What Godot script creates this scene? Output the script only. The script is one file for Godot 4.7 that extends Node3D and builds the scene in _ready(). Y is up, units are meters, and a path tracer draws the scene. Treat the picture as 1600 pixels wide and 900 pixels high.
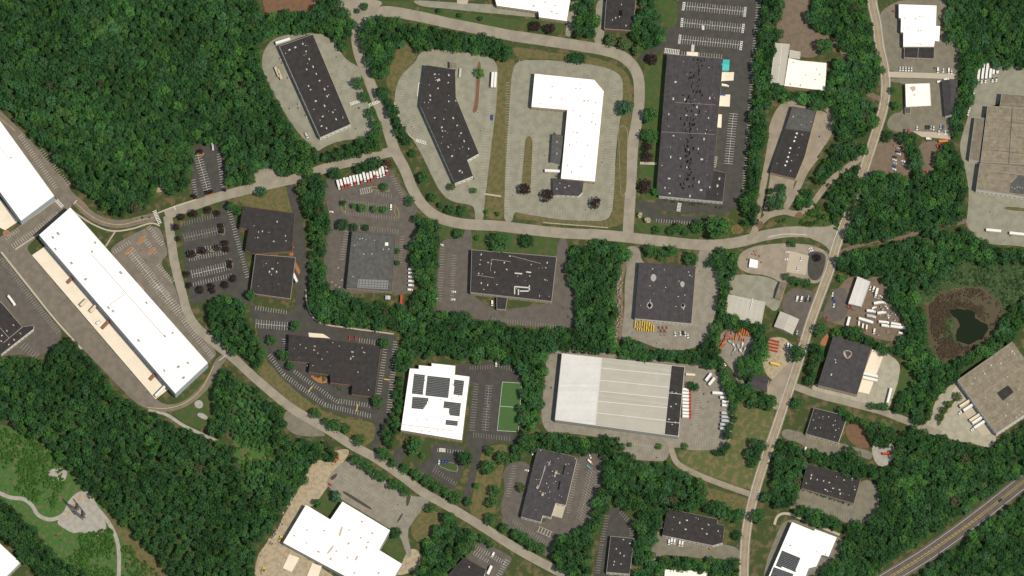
extends Node3D
# An industrial park seen from high above: woods, flat-roofed warehouses, parking lots and roads.
# One pixel of the 1600 x 900 photograph is M metres on the ground; the eye stands far up and to the south.
const M := 0.68
const EYE := 12000.0
const LEAN := 0.38
var rng := RandomNumberGenerator.new()
var wobble := FastNoiseLite.new()
var tex := {}
var mats := {}
var used_names := {}
var lots := {}
var paints := {}

func at(x: float, y: float, h := 0.0) -> Vector3:
	# ground point under photo pixel (x, y), or the point of height h on the same line of sight
	var f := (EYE - h) / EYE
	var cz := LEAN * EYE
	return Vector3((x - 800.0) * M * f, h, cz + ((y - 450.0) * M - cz) * f)

func numbered(called: String) -> String:
	var n: int = used_names.get(called, -1) + 1
	used_names[called] = n
	return called if n == 0 else "%s_%03d" % [called, n]

func tag(o: Node, label: String, category := "", group := "", kind := "") -> void:
	o.set_meta("label", label)
	if category != "": o.set_meta("category", category)
	if group != "": o.set_meta("group", group)
	if kind != "": o.set_meta("kind", kind)

func thing(called: String, where: Vector3, turn := 0.0) -> Node3D:
	var o := Node3D.new()
	o.name = numbered(called)
	add_child(o)
	o.position = where
	o.rotation.y = turn
	return o

func part(called: String, mesh: Mesh, m: Material, parent: Node, where := Vector3.ZERO, turn := 0.0, sc := Vector3.ONE) -> MeshInstance3D:
	var o := MeshInstance3D.new()
	o.name = called if parent != self else numbered(called)
	o.mesh = mesh
	if m: o.material_override = m
	o.transform = Transform3D(Basis.from_euler(Vector3(0, turn, 0)).scaled_local(sc), where)
	parent.add_child(o, true)
	return o

# ---------------------------------------------------------------- meshes
func st_new() -> SurfaceTool:
	var st := SurfaceTool.new()
	st.begin(Mesh.PRIMITIVE_TRIANGLES)
	return st

func tri(st: SurfaceTool, a: Vector3, b: Vector3, c: Vector3) -> void:
	# a, b, c counter-clockwise seen from outside; front faces run clockwise
	var n := (b - a).cross(c - a).normalized()
	for v in [a, c, b]:
		st.set_normal(n)
		st.add_vertex(v)

func quad(st: SurfaceTool, a: Vector3, b: Vector3, c: Vector3, d: Vector3) -> void:
	tri(st, a, b, c)
	tri(st, a, c, d)

func box(st: SurfaceTool, lo: Vector3, hi: Vector3, t := Transform3D()) -> void:
	var p := []
	for k in 8:
		p.append(t * Vector3(hi.x if k & 1 else lo.x, hi.y if k & 2 else lo.y, hi.z if k & 4 else lo.z))
	quad(st, p[4], p[5], p[7], p[6])
	quad(st, p[1], p[0], p[2], p[3])
	quad(st, p[5], p[1], p[3], p[7])
	quad(st, p[0], p[4], p[6], p[2])
	quad(st, p[6], p[7], p[3], p[2])
	quad(st, p[0], p[1], p[5], p[4])

func bevelled(lo: Vector3, hi: Vector3, b := 0.06) -> ArrayMesh:
	# a box whose upper edges are cut at 45 degrees
	var st := st_new()
	bevel_into(st, lo, hi, b)
	return st.commit()

func bevel_into(st: SurfaceTool, lo: Vector3, hi: Vector3, b := 0.06) -> void:
	var m := hi.y - b
	var l := [Vector3(lo.x, lo.y, hi.z), Vector3(hi.x, lo.y, hi.z), Vector3(hi.x, lo.y, lo.z), Vector3(lo.x, lo.y, lo.z)]
	var u := []
	var t := []
	for v in l:
		u.append(Vector3(v.x, m, v.z))
		t.append(Vector3(clampf(v.x, lo.x + b, hi.x - b), hi.y, clampf(v.z, lo.z + b, hi.z - b)))
	for k in 4:
		var j: int = (k + 1) % 4
		quad(st, l[k], l[j], u[j], u[k])
		quad(st, u[k], u[j], t[j], t[k])
	quad(st, t[0], t[1], t[2], t[3])
	quad(st, l[3], l[2], l[1], l[0])

func profile(st: SurfaceTool, pts: Array, half: float, taper := 0.0, y0 := 0.0, y1 := 1.0) -> void:
	# side outline (x, y) counter-clockwise, swept across z; half-width shrinks by taper from y0 to y1
	var a := []
	var b := []
	var flat := PackedVector2Array()
	for q in pts:
		var w := half - taper * clampf((q.y - y0) / (y1 - y0), 0, 1)
		a.append(Vector3(q.x, q.y, w))
		b.append(Vector3(q.x, q.y, -w))
		flat.append(q)
	var n := pts.size()
	for k in n:
		var j := (k + 1) % n
		quad(st, a[j], a[k], b[k], b[j])
	var idx := Geometry2D.triangulate_polygon(flat)
	for k in range(0, idx.size(), 3):
		var i0 := idx[k]
		var i1 := idx[k + 1]
		var i2 := idx[k + 2]
		if (flat[i1] - flat[i0]).cross(flat[i2] - flat[i0]) < 0:
			var sw := i1
			i1 = i2
			i2 = sw
		tri(st, a[i0], a[i1], a[i2])
		tri(st, b[i0], b[i2], b[i1])

func drum(st: SurfaceTool, c: Vector3, axis: Vector3, r: float, half: float, n := 10, r2 := -1.0) -> void:
	var u := axis.cross(Vector3(0.3, 0.9, 0.2)).normalized()
	var v := axis.cross(u).normalized()
	if r2 < 0: r2 = r
	for k in n:
		var a0 := TAU * k / n
		var a1 := TAU * (k + 1) / n
		var e0 := u * cos(a0) + v * sin(a0)
		var e1 := u * cos(a1) + v * sin(a1)
		var p0 := c - axis * half + e0 * r
		var p1 := c - axis * half + e1 * r
		var q0 := c + axis * half + e0 * r2
		var q1 := c + axis * half + e1 * r2
		quad(st, p0, p1, q1, q0)
		tri(st, c + axis * half, q0, q1)
		tri(st, c - axis * half, p1, p0)

func bar(st: SurfaceTool, a: Vector3, b: Vector3, r: float, n := 5, r2 := -1.0) -> void:
	drum(st, (a + b) / 2, (b - a).normalized(), r, (b - a).length() / 2, n, r2)

# ---------------------------------------------------------------- materials
func noise_tex(key: String, freq: float, lo: float, hi: float, size := 512, octaves := 4, kind := FastNoiseLite.TYPE_SIMPLEX_SMOOTH, knots := []) -> void:
	var n := FastNoiseLite.new()
	n.seed = hash(key) % 10000
	n.noise_type = kind
	n.frequency = freq
	n.fractal_type = FastNoiseLite.FRACTAL_FBM
	n.fractal_octaves = octaves
	n.fractal_gain = 0.55
	if kind == FastNoiseLite.TYPE_CELLULAR:
		n.cellular_return_type = FastNoiseLite.RETURN_DISTANCE2_SUB
		n.domain_warp_enabled = true
		n.domain_warp_amplitude = 22.0
		n.domain_warp_frequency = 0.02
	var im := n.get_seamless_image(size, size)
	im.convert(Image.FORMAT_RGB8)
	var data := im.get_data()
	for k in range(0, data.size(), 3):
		var g := data[k] / 255.0
		if knots.size():
			g = smoothstep(knots[0], knots[1], g)
		var v := int(255.0 * pow(lerpf(lo, hi, g), 1.0 / 2.2))
		data[k] = v
		data[k + 1] = v
		data[k + 2] = v
	tex[key] = ImageTexture.create_from_image(Image.create_from_data(size, size, false, Image.FORMAT_RGB8, data))

func two_tone(key: String, freq: float, a: Color, b: Color, k0: float, k1: float, size := 1024, octaves := 6) -> void:
	# patches of two colours (linear), seamless
	var n := FastNoiseLite.new()
	n.seed = hash(key) % 9000
	n.frequency = freq
	n.fractal_octaves = octaves
	n.fractal_gain = 0.62
	var data := n.get_seamless_image(size, size).get_data()
	var out := PackedByteArray()
	out.resize(data.size() * 3)
	for k in data.size():
		var c := a.lerp(b, smoothstep(k0, k1, data[k] / 255.0)).linear_to_srgb()
		out[k * 3] = int(c.r * 255)
		out[k * 3 + 1] = int(c.g * 255)
		out[k * 3 + 2] = int(c.b * 255)
	tex[key] = ImageTexture.create_from_image(Image.create_from_data(size, size, false, Image.FORMAT_RGB8, out))

func make_textures() -> void:
	noise_tex("blotch", 0.009, 0.84, 1.0, 1024, 7, FastNoiseLite.TYPE_SIMPLEX_SMOOTH, [0.2, 0.75])
	noise_tex("patchy", 0.02, 0.55, 1.0, 512, 5, FastNoiseLite.TYPE_SIMPLEX_SMOOTH, [0.25, 0.75])
	noise_tex("grain", 0.09, 0.6, 1.0, 512, 4)
	noise_tex("cracks", 0.03, 0.84, 1.0, 512, 3, FastNoiseLite.TYPE_CELLULAR, [0.02, 0.2])
	noise_tex("soft", 0.006, 0.9, 1.0, 512, 4)
	two_tone("turf", 0.012, Color(0.055, 0.078, 0.027), Color(0.145, 0.115, 0.06), 0.45, 0.75)
	two_tone("lawn", 0.014, Color(0.056, 0.1, 0.03), Color(0.1, 0.098, 0.042), 0.4, 0.75)
	two_tone("straw", 0.015, Color(0.165, 0.128, 0.064), Color(0.1, 0.115, 0.042), 0.36, 0.7)
	two_tone("meadow", 0.012, Color(0.1, 0.125, 0.045), Color(0.19, 0.148, 0.082), 0.42, 0.72)
	two_tone("scrub", 0.014, Color(0.06, 0.14, 0.034), Color(0.16, 0.13, 0.08), 0.5, 0.78)
	two_tone("marsh", 0.012, Color(0.1, 0.078, 0.054), Color(0.08, 0.1, 0.042), 0.52, 0.8)
	two_tone("reeds", 0.012, Color(0.05, 0.086, 0.036), Color(0.085, 0.15, 0.04), 0.55, 0.85)
	two_tone("dirt", 0.012, Color(0.43, 0.355, 0.25), Color(0.33, 0.275, 0.19), 0.4, 0.7)
	two_tone("redsoil", 0.02, Color(0.2, 0.11, 0.066), Color(0.15, 0.1, 0.066), 0.4, 0.7, 512)
	two_tone("mulch", 0.04, Color(0.32, 0.13, 0.06), Color(0.24, 0.12, 0.06), 0.4, 0.7, 256)
	two_tone("floor", 0.02, Color(0.05, 0.088, 0.03), Color(0.088, 0.072, 0.045), 0.5, 0.8, 512)
	roof_tex("seams", 0.62, 0.82, 24)
	roof_tex("seams_light", 0.95, 0.985, 16, 0.95, 1.05)

func roof_tex(key: String, seam: float, base: float, n: int, dim := 0.8, lit := 1.2) -> void:
	# sheets of roofing lying side by side: each a slightly different tone, a darker lap line between
	var size := 512
	var fine := FastNoiseLite.new()
	fine.seed = 5
	fine.frequency = 0.02
	fine.fractal_octaves = 5
	fine.fractal_gain = 0.6
	var data := fine.get_seamless_image(size, size).get_data()
	var r := RandomNumberGenerator.new()
	r.seed = 77
	var tone := []
	for k in n: tone.append(r.randf_range(0.93, 1.03))
	var out := PackedByteArray()
	out.resize(size * size * 3)
	var w := size / float(n)
	for y in size:
		var row := int(y / w)
		var on_seam := fmod(y, w) < 1.5
		for x in size:
			var g := data[y * size + x] / 255.0
			var v: float = (seam if on_seam else base) * tone[row] * lerpf(dim, lit, g)
			var b := int(255 * pow(clampf(v, 0, 1), 1 / 2.2))
			var i := (y * size + x) * 3
			out[i] = b
			out[i + 1] = b
			out[i + 2] = b
	tex[key] = ImageTexture.create_from_image(Image.create_from_data(size, size, false, Image.FORMAT_RGB8, out))

func lin(r: float, g: float, b: float) -> Color:
	return Color(r, g, b).linear_to_srgb()

func ground_mat(key: String, c: Color, t1: String, size1: float, t2 := "", size2 := 20.0, rough := 0.95) -> StandardMaterial3D:
	var m := StandardMaterial3D.new()
	m.resource_name = key
	m.albedo_color = c
	m.roughness = rough
	m.metallic_specular = 0.3
	m.albedo_texture = tex[t1]
	m.uv1_triplanar = true
	m.uv1_world_triplanar = true
	m.uv1_scale = Vector3.ONE / size1
	if t2 != "":
		m.detail_enabled = true
		m.detail_blend_mode = BaseMaterial3D.BLEND_MODE_MUL
		m.detail_albedo = tex[t2]
		m.detail_uv_layer = BaseMaterial3D.DETAIL_UV_2
		m.uv2_triplanar = true
		m.uv2_world_triplanar = true
		m.uv2_scale = Vector3.ONE / size2
	mats[key] = m
	return m

func roof_mat(key: String, c: Color, t1: String, size1: float, rough := 0.85) -> StandardMaterial3D:
	var m := ground_mat(key, c, t1, size1, "soft" if t1 == "seams_light" else "blotch", 61.0, rough)
	m.uv1_triplanar = false
	return m

func plain(key: String, c: Color, rough := 0.6, metal := 0.0) -> StandardMaterial3D:
	var m := StandardMaterial3D.new()
	m.resource_name = key
	m.albedo_color = c
	m.roughness = rough
	m.metallic = metal
	mats[key] = m
	return m

func make_materials() -> void:
	var w := Color.WHITE
	ground_mat("ground", w, "turf", 170.0, "grain", 23.0)
	ground_mat("lawn", w, "lawn", 120.0, "grain", 19.0)
	ground_mat("straw", w, "straw", 95.0, "grain", 21.0)
	ground_mat("meadow", w, "meadow", 110.0, "grain", 21.0)
	ground_mat("scrub", w, "scrub", 90.0, "grain", 17.0)
	ground_mat("marsh", w, "marsh", 70.0, "grain", 15.0)
	ground_mat("reeds", w, "reeds", 80.0, "grain", 17.0)
	ground_mat("dirt", w, "dirt", 75.0, "grain", 18.0)
	ground_mat("redsoil", w, "redsoil", 60.0, "grain", 15.0)
	ground_mat("mulch", w, "mulch", 20.0)
	ground_mat("bark_mulch", lin(0.085, 0.074, 0.062), "blotch", 20.0, "grain", 7.0)
	ground_mat("floor", w, "floor", 60.0, "grain", 15.0)
	ground_mat("road", lin(0.267, 0.241, 0.195), "blotch", 140.0, "cracks", 37.0)
	ground_mat("road_worn", lin(0.267, 0.230, 0.181), "blotch", 110.0, "cracks", 31.0)
	ground_mat("lot_old", lin(0.239, 0.233, 0.184), "blotch", 97.0, "cracks", 29.0)
	ground_mat("lot_grey", lin(0.335, 0.312, 0.247), "blotch", 83.0, "cracks", 33.0)
	ground_mat("lot_stone", lin(0.175, 0.162, 0.126), "blotch", 89.0, "cracks", 31.0)
	ground_mat("lot_mid", lin(0.110, 0.098, 0.086), "blotch", 77.0, "cracks", 27.0)
	ground_mat("lot_brown", lin(0.225, 0.206, 0.172), "blotch", 90.0, "cracks", 31.0)
	ground_mat("lot_dark", lin(0.066, 0.064, 0.058), "blotch", 87.0, "soft", 33.0)
	ground_mat("lot_service", lin(0.175, 0.153, 0.126), "blotch", 93.0, "soft", 41.0)
	ground_mat("concrete", lin(0.7, 0.62, 0.51), "soft", 60.0, "cracks", 45.0)
	ground_mat("paving", lin(0.5, 0.44, 0.36), "soft", 40.0, "grain", 9.0)
	ground_mat("gravel", lin(0.4, 0.38, 0.34), "blotch", 60.0, "grain", 11.0)
	ground_mat("gravel_brown", lin(0.2, 0.155, 0.115), "blotch", 60.0, "grain", 11.0)
	ground_mat("turf_pitch", lin(0.058, 0.12, 0.04), "soft", 60.0, "soft", 9.0)
	plain("water", lin(0.012, 0.018, 0.01), 0.2)
	mats["water"].metallic_specular = 0.2
	plain("paint_white", lin(0.74, 0.73, 0.69), 0.8)
	plain("paint_worn", lin(0.42, 0.4, 0.35), 0.85)
	plain("paint_yellow", lin(0.6, 0.42, 0.1), 0.8)
	roof_mat("roof_black", lin(0.045, 0.042, 0.043), "seams", 70.0)
	roof_mat("roof_dark", lin(0.071, 0.066, 0.071), "seams", 80.0)
	roof_mat("roof_slate", lin(0.110, 0.110, 0.105), "seams", 60.0)
	roof_mat("roof_brown", lin(0.262, 0.228, 0.170), "seams", 90.0)
	roof_mat("roof_umber", lin(0.216, 0.186, 0.140), "seams", 90.0)
	ground_mat("roof_white", lin(0.9, 0.88, 0.84), "soft", 150.0)
	ground_mat("roof_cream", lin(0.86, 0.8, 0.73), "soft", 60.0)
	roof_mat("roof_pale", lin(0.569, 0.565, 0.548), "seams_light", 40.0)
	roof_mat("roof_grey", lin(0.389, 0.374, 0.328), "seams_light", 36.0)
	roof_mat("roof_metal", lin(0.414, 0.396, 0.345), "seams_light", 20.0)
	plain("wall_white", lin(0.66, 0.65, 0.62), 0.8)
	plain("wall_tan", lin(0.42, 0.34, 0.26), 0.85)
	plain("wall_brick", lin(0.24, 0.13, 0.09), 0.9)
	plain("wall_grey", lin(0.34, 0.36, 0.37), 0.7)
	plain("wall_blue", lin(0.3, 0.36, 0.4), 0.7)
	plain("coping", lin(0.3, 0.29, 0.28), 0.5)
	plain("coping_light", lin(0.55, 0.54, 0.52), 0.5)
	plain("coping_dark", lin(0.05, 0.047, 0.05), 0.6)
	plain("glass", lin(0.03, 0.04, 0.05), 0.1)
	plain("door", lin(0.3, 0.3, 0.3), 0.6)
	plain("unit_white", lin(0.5, 0.49, 0.46), 0.55)
	plain("unit_grey", lin(0.3, 0.29, 0.28), 0.5)
	plain("unit_tan", lin(0.42, 0.34, 0.27), 0.6)
	plain("fan", lin(0.06, 0.06, 0.06), 0.5)
	plain("skylight", lin(0.7, 0.72, 0.72), 0.25)
	plain("tar", lin(0.012, 0.011, 0.012), 0.9)
	plain("oil", lin(0.045, 0.042, 0.038), 0.7)
	plain("oil_dark", lin(0.024, 0.022, 0.022), 0.7)
	plain("maroon", lin(0.07, 0.032, 0.03), 0.8)
	plain("lattice", lin(0.17, 0.175, 0.17), 0.6)
	plain("pylon", lin(0.07, 0.068, 0.06), 0.6)
	for dull in ["tar", "oil", "oil_dark"]: mats[dull].metallic_specular = 0.08
	plain("stain", lin(0.3, 0.29, 0.27), 0.9)
	plain("solar", lin(0.022, 0.026, 0.03), 0.25)
	plain("solar_frame", lin(0.4, 0.42, 0.42), 0.4)
	plain("rubber", lin(0.02, 0.02, 0.02), 0.9)
	plain("steel", lin(0.2, 0.19, 0.17), 0.5, 0.4)
	plain("bark", lin(0.09, 0.065, 0.045), 0.95)
	var cc := {"white": lin(0.66, 0.66, 0.64), "silver": lin(0.4, 0.41, 0.42), "black": lin(0.018, 0.018, 0.02), "blue": lin(0.03, 0.06, 0.2), "red": lin(0.42, 0.045, 0.03), "orange": lin(0.55, 0.16, 0.04),
		"yellow": lin(0.6, 0.42, 0.05), "grey": lin(0.2, 0.2, 0.2), "tan": lin(0.45, 0.37, 0.28), "teal": lin(0.05, 0.4, 0.4), "green": lin(0.04, 0.14, 0.07), "rust": lin(0.24, 0.1, 0.05), "cream": lin(0.6, 0.52, 0.4)}
	for k in cc: plain("car_" + k, cc[k], 0.35)

# ---------------------------------------------------------------- ground, roads, lots
func pts(a: Array, h := 0.0) -> PackedVector2Array:
	var out := PackedVector2Array()
	for k in range(0, a.size(), 2):
		var p := at(a[k], a[k + 1], h)
		out.append(Vector2(p.x, p.z))
	return out

func rough(p: PackedVector2Array, amp: float, step := 2.5) -> PackedVector2Array:
	# the same outline with the uneven edge that grass, dirt and worn asphalt have
	var out := PackedVector2Array()
	for k in p.size():
		var a := p[k]
		var b := p[(k + 1) % p.size()]
		var n := maxi(1, int(a.distance_to(b) / step))
		for j in n:
			var q := a.lerp(b, j / float(n))
			out.append(q + Vector2(wobble.get_noise_2d(q.x * 5, q.y * 5), wobble.get_noise_2d(q.x * 5 + 900, q.y * 5 - 400)) * amp)
	return out

func rounded(p: PackedVector2Array) -> PackedVector2Array:
	# corners cut twice (Chaikin)
	for turn in 2:
		var out := PackedVector2Array()
		for k in p.size():
			var a := p[k]
			var b := p[(k + 1) % p.size()]
			var c := minf(0.25, 5.0 / maxf(0.01, a.distance_to(b)))
			out.append(a.lerp(b, c))
			out.append(a.lerp(b, 1 - c))
		p = out
	return p

func flat_mesh(p: PackedVector2Array, y: float, dir := Vector2.RIGHT, skirt := 0.0) -> ArrayMesh:
	var st := st_new()
	var idx := Geometry2D.triangulate_polygon(p)
	if idx.size() == 0:
		push_warning("polygon of %d points near %s not cut" % [p.size(), p[0]])
		p = Geometry2D.convex_hull(p)
		idx = Geometry2D.triangulate_polygon(p)
	st.set_normal(Vector3.UP)
	var o := p[0]
	for k in range(0, idx.size(), 3):
		var t := [idx[k], idx[k + 1], idx[k + 2]]
		if (p[t[1]] - p[t[0]]).cross(p[t[2]] - p[t[0]]) < 0: t.reverse()
		for i in t:
			st.set_normal(Vector3.UP)
			var q := p[i] - o
			st.set_uv(Vector2(q.dot(dir), q.dot(dir.orthogonal())))
			st.add_vertex(Vector3(p[i].x, y, p[i].y))
	if skirt > 0:
		for k in p.size():
			var a := p[k]
			var b := p[(k + 1) % p.size()]
			st.set_uv(Vector2.ZERO)
			var va := Vector3(a.x, y, a.y)
			var vb := Vector3(b.x, y, b.y)
			var dn := Vector3.DOWN * skirt
			quad(st, va, vb, vb + dn, va + dn)
	return st.commit()

var n_sheets := 0
var n_lots := 0
var n_roads := 0
const PAINT_Y := 0.52

func sheet(called: String, a: Array, level: float, m: String, label: String, amp := 0.4, round_it := true) -> MeshInstance3D:
	# flush surfaces lie a few millimetres above one another: ground cover, then lots, then paving on top
	if called != "parking_lot":
		n_sheets += 1
		level = (0.01 if level < 0.06 else 0.47) + 0.002 * (n_sheets % 60) * (1.0 if level < 0.06 else 0.35)
	var p := pts(a)
	if round_it: p = rounded(p)
	if amp > 0: p = rough(p, amp)
	var o := part(called, flat_mesh(p, level), mats[m], self)
	tag(o, label, called.replace("_", " "), "", "structure")
	return o

func smooth_line(a: Array, step := 4.0) -> PackedVector2Array:
	var c := Curve2D.new()
	var p := pts(a)
	for k in p.size():
		var i := p[maxi(0, k - 1)]
		var j := p[mini(p.size() - 1, k + 1)]
		var t := (j - i) / 6.0
		c.add_point(p[k], -t, t)
	c.bake_interval = step
	return c.get_baked_points()

func strip_mesh(line: PackedVector2Array, w0: float, w1: float, y: float, dash := 0.0, gap := 0.0) -> ArrayMesh:
	# ribbon between the offsets w0 and w1 of a line (metres, to its own side)
	var st := st_new()
	var run := 0.0
	for k in line.size() - 1:
		var a := line[k]
		var b := line[k + 1]
		run += a.distance_to(b)
		if dash > 0 and fmod(run, dash + gap) > dash: continue
		var na := (line[mini(k + 1, line.size() - 1)] - line[maxi(k - 1, 0)]).normalized().orthogonal()
		var nb := (line[mini(k + 2, line.size() - 1)] - line[k]).normalized().orthogonal()
		var v := [a + na * w0, a + na * w1, b + nb * w1, b + nb * w0]
		var order := [0, 1, 2, 0, 2, 3]
		if (v[1] - v[0]).cross(v[2] - v[0]) < 0: order = [0, 2, 1, 0, 3, 2]
		for i in order:
			st.set_normal(Vector3.UP)
			st.set_uv(Vector2.ZERO)
			st.add_vertex(Vector3(v[i].x, y, v[i].y))
	return st.commit()

func road(called: String, a: Array, width_px: float, level: float, m: String, label: String) -> MeshInstance3D:
	n_roads += 1
	level = (0.145 if called == "path" and level < 0.06 else 0.31) + 0.004 * n_roads
	var line := smooth_line(a)
	var o := part(called, strip_mesh(line, width_px * M / 2, -width_px * M / 2, level), mats[m], self)
	tag(o, label, called.replace("_", " "), "", "structure")
	return o

func lane(o: Node, a: Array, off: float, w: float, paint: String, called := "lane_line", dash := 0.0, gap := 0.0) -> void:
	part(called, strip_mesh(smooth_line(a, 2.0), off - w / 2, off + w / 2, PAINT_Y, dash, gap), mats[paint], o).set_meta("kind", "stuff")

func lot(key: String, a: Array, m: String, label: String, level := 0.06, amp := 0.3) -> void:
	n_lots += 1
	lots[key] = sheet("parking_lot", a, 0.14 + 0.004 * n_lots, m, label, amp)
	oil_stains(lots[key], a, "oil_dark" if m == "lot_dark" else "oil")

func oil_stains(o: Node, a: Array, m: String) -> void:
	# drips and patches left by parked engines
	var p := pts(a)
	var small := Geometry2D.offset_polygon(p, -4.0)
	if small.size() == 0: return
	var box2 := Rect2(p[0], Vector2.ZERO)
	for q in p: box2 = box2.expand(q)
	var st := st_new()
	var n := 0
	for t in int(box2.get_area() / 420.0):
		var c := Vector2(rng.randf_range(box2.position.x, box2.end.x), rng.randf_range(box2.position.y, box2.end.y))
		if not Geometry2D.is_point_in_polygon(c, small[0]): continue
		var r := rng.randf_range(0.25, 0.8) * (1.9 if rng.randf() < 0.12 else 1.0)
		var e := []
		for k in 9: e.append(c + Vector2.from_angle(k * TAU / 9) * r * rng.randf_range(0.5, 1.3))
		for k in 9:
			for v in [c, e[k], e[(k + 1) % 9]]:
				st.set_normal(Vector3.UP)
				st.add_vertex(Vector3(v.x, 0.145 + 0.004 * n_lots, v.y))
		n += 1
	if n: part("oil_stains", st.commit(), mats[m], o).set_meta("kind", "stuff")

func stroke(key: String, paint: String, a: Vector2, b: Vector2, w := 0.19) -> void:
	var k := key + "|" + paint
	if not paints.has(k): paints[k] = st_new()
	var st: SurfaceTool = paints[k]
	var n := (b - a).normalized().orthogonal() * w / 2
	for v in [a - n, a + n, b - n, a + n, b + n, b - n]:
		st.set_normal(Vector3.UP)
		st.add_vertex(Vector3(v.x, PAINT_Y, v.y))

func g2(x: float, y: float) -> Vector2:
	return Vector2((x - 800) * M, (y - 450) * M)

func stalls(key: String, x1: float, y1: float, x2: float, y2: float, dx: float, dy: float, paint := "paint_white", spine := false, pitch := 4.0, w := 0.19) -> void:
	var a := g2(x1, y1)
	var b := g2(x2, y2)
	var d := Vector2(dx, dy) * M
	var n := maxi(1, roundi(a.distance_to(b) / (pitch * M)))
	for k in n + 1:
		var p := a.lerp(b, k / float(n))
		var s := rng.randf_range(0.0, 0.12)
		stroke(key, paint, p + d * s * 0.5, p + d * (1 - s), w)
	if spine: stroke(key, paint, a, b, w)

func double_row(key: String, x1: float, y1: float, x2: float, y2: float, dx: float, dy: float, paint := "paint_white") -> void:
	stalls(key, x1, y1, x2, y2, dx, dy, paint, true)
	stalls(key, x1, y1, x2, y2, -dx, -dy, paint)

func zebra(key: String, x1: float, y1: float, x2: float, y2: float, w: float, n: int, paint := "paint_white") -> void:
	# bars that cross the way from 1 to 2, and the two lines along it
	var a := g2(x1, y1)
	var b := g2(x2, y2)
	var o := (b - a).normalized().orthogonal() * w * M / 2
	for k in n:
		var p := a.lerp(b, (k + 0.5) / n)
		stroke(key, paint, p - o, p + o, 0.6)
	stroke(key, paint, a - o, b - o, 0.3)
	stroke(key, paint, a + o, b + o, 0.3)

func finish_paint() -> void:
	for k in paints:
		var s: PackedStringArray = k.split("|")
		part("stall_markings", paints[k].commit(), mats[s[1]], lots[s[0]]).set_meta("kind", "stuff")

func island(key: String, a: Array, m: String) -> void:
	# raised bed with a concrete kerb, part of its lot
	var p := rounded(pts(a))
	var o := part("island", flat_mesh(p, 0.56, Vector2.RIGHT, 0.2), mats[m], lots[key])
	var ring := Geometry2D.offset_polygon(p, 0.25)
	if ring.size():
		part("kerb", flat_mesh(ring[0], 0.54, Vector2.RIGHT, 0.2), mats["paving"], o)

# ---------------------------------------------------------------- buildings
var unit_meshes := {}

func make_units() -> void:
	var st := st_new()      # packaged air handler: kerb, casing, hood, fan
	box(st, Vector3(-1.6, 0, -1.0), Vector3(1.6, 0.35, 1.0))
	bevel_into(st, Vector3(-1.7, 0.35, -1.1), Vector3(1.7, 1.7, 1.1), 0.08)
	box(st, Vector3(-2.2, 0.7, -0.8), Vector3(-1.7, 1.4, 0.8))
	var am := st.commit()
	var f := st_new()
	drum(f, Vector3(0.75, 1.76, 0), Vector3.UP, 0.7, 0.06, 12)
	f.commit(am)
	unit_meshes["unit"] = am
	st = st_new()           # mushroom vent
	drum(st, Vector3(0, 0.4, 0), Vector3.UP, 0.4, 0.4, 8)
	drum(st, Vector3(0, 1.0, 0), Vector3.UP, 0.75, 0.2, 10, 0.35)
	unit_meshes["vent"] = st.commit()
	st = st_new()           # domed skylight on a kerb
	box(st, Vector3(-1.2, 0, -1.2), Vector3(1.2, 0.3, 1.2))
	bevel_into(st, Vector3(-1.1, 0.3, -1.1), Vector3(1.1, 0.6, 1.1), 0.28)
	unit_meshes["skylight"] = st.commit()
	st = st_new()           # roof hatch, half open frame
	box(st, Vector3(-1.6, 0, -1.0), Vector3(1.6, 0.5, 1.0))
	bevel_into(st, Vector3(-1.7, 0.5, -1.1), Vector3(0.1, 0.8, 1.1), 0.05)
	bevel_into(st, Vector3(0.3, 0.5, -1.1), Vector3(1.7, 1.2, 1.1), 0.05)
	unit_meshes["hatch"] = st.commit()
	unit_meshes["window"] = bevelled(Vector3(-1.2, -0.7, -0.06), Vector3(1.2, 0.7, 0.06), 0.02)
	unit_meshes["frame"] = bevelled(Vector3(-1.32, -0.82, -0.04), Vector3(1.32, 0.82, 0.04), 0.02)
	unit_meshes["dock"] = bevelled(Vector3(-1.4, 0, -0.06), Vector3(1.4, 3.0, 0.06), 0.02)
	unit_meshes["patch"] = bevelled(Vector3(-0.5, 0, -0.5), Vector3(0.5, 0.03, 0.5), 0.01)

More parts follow.
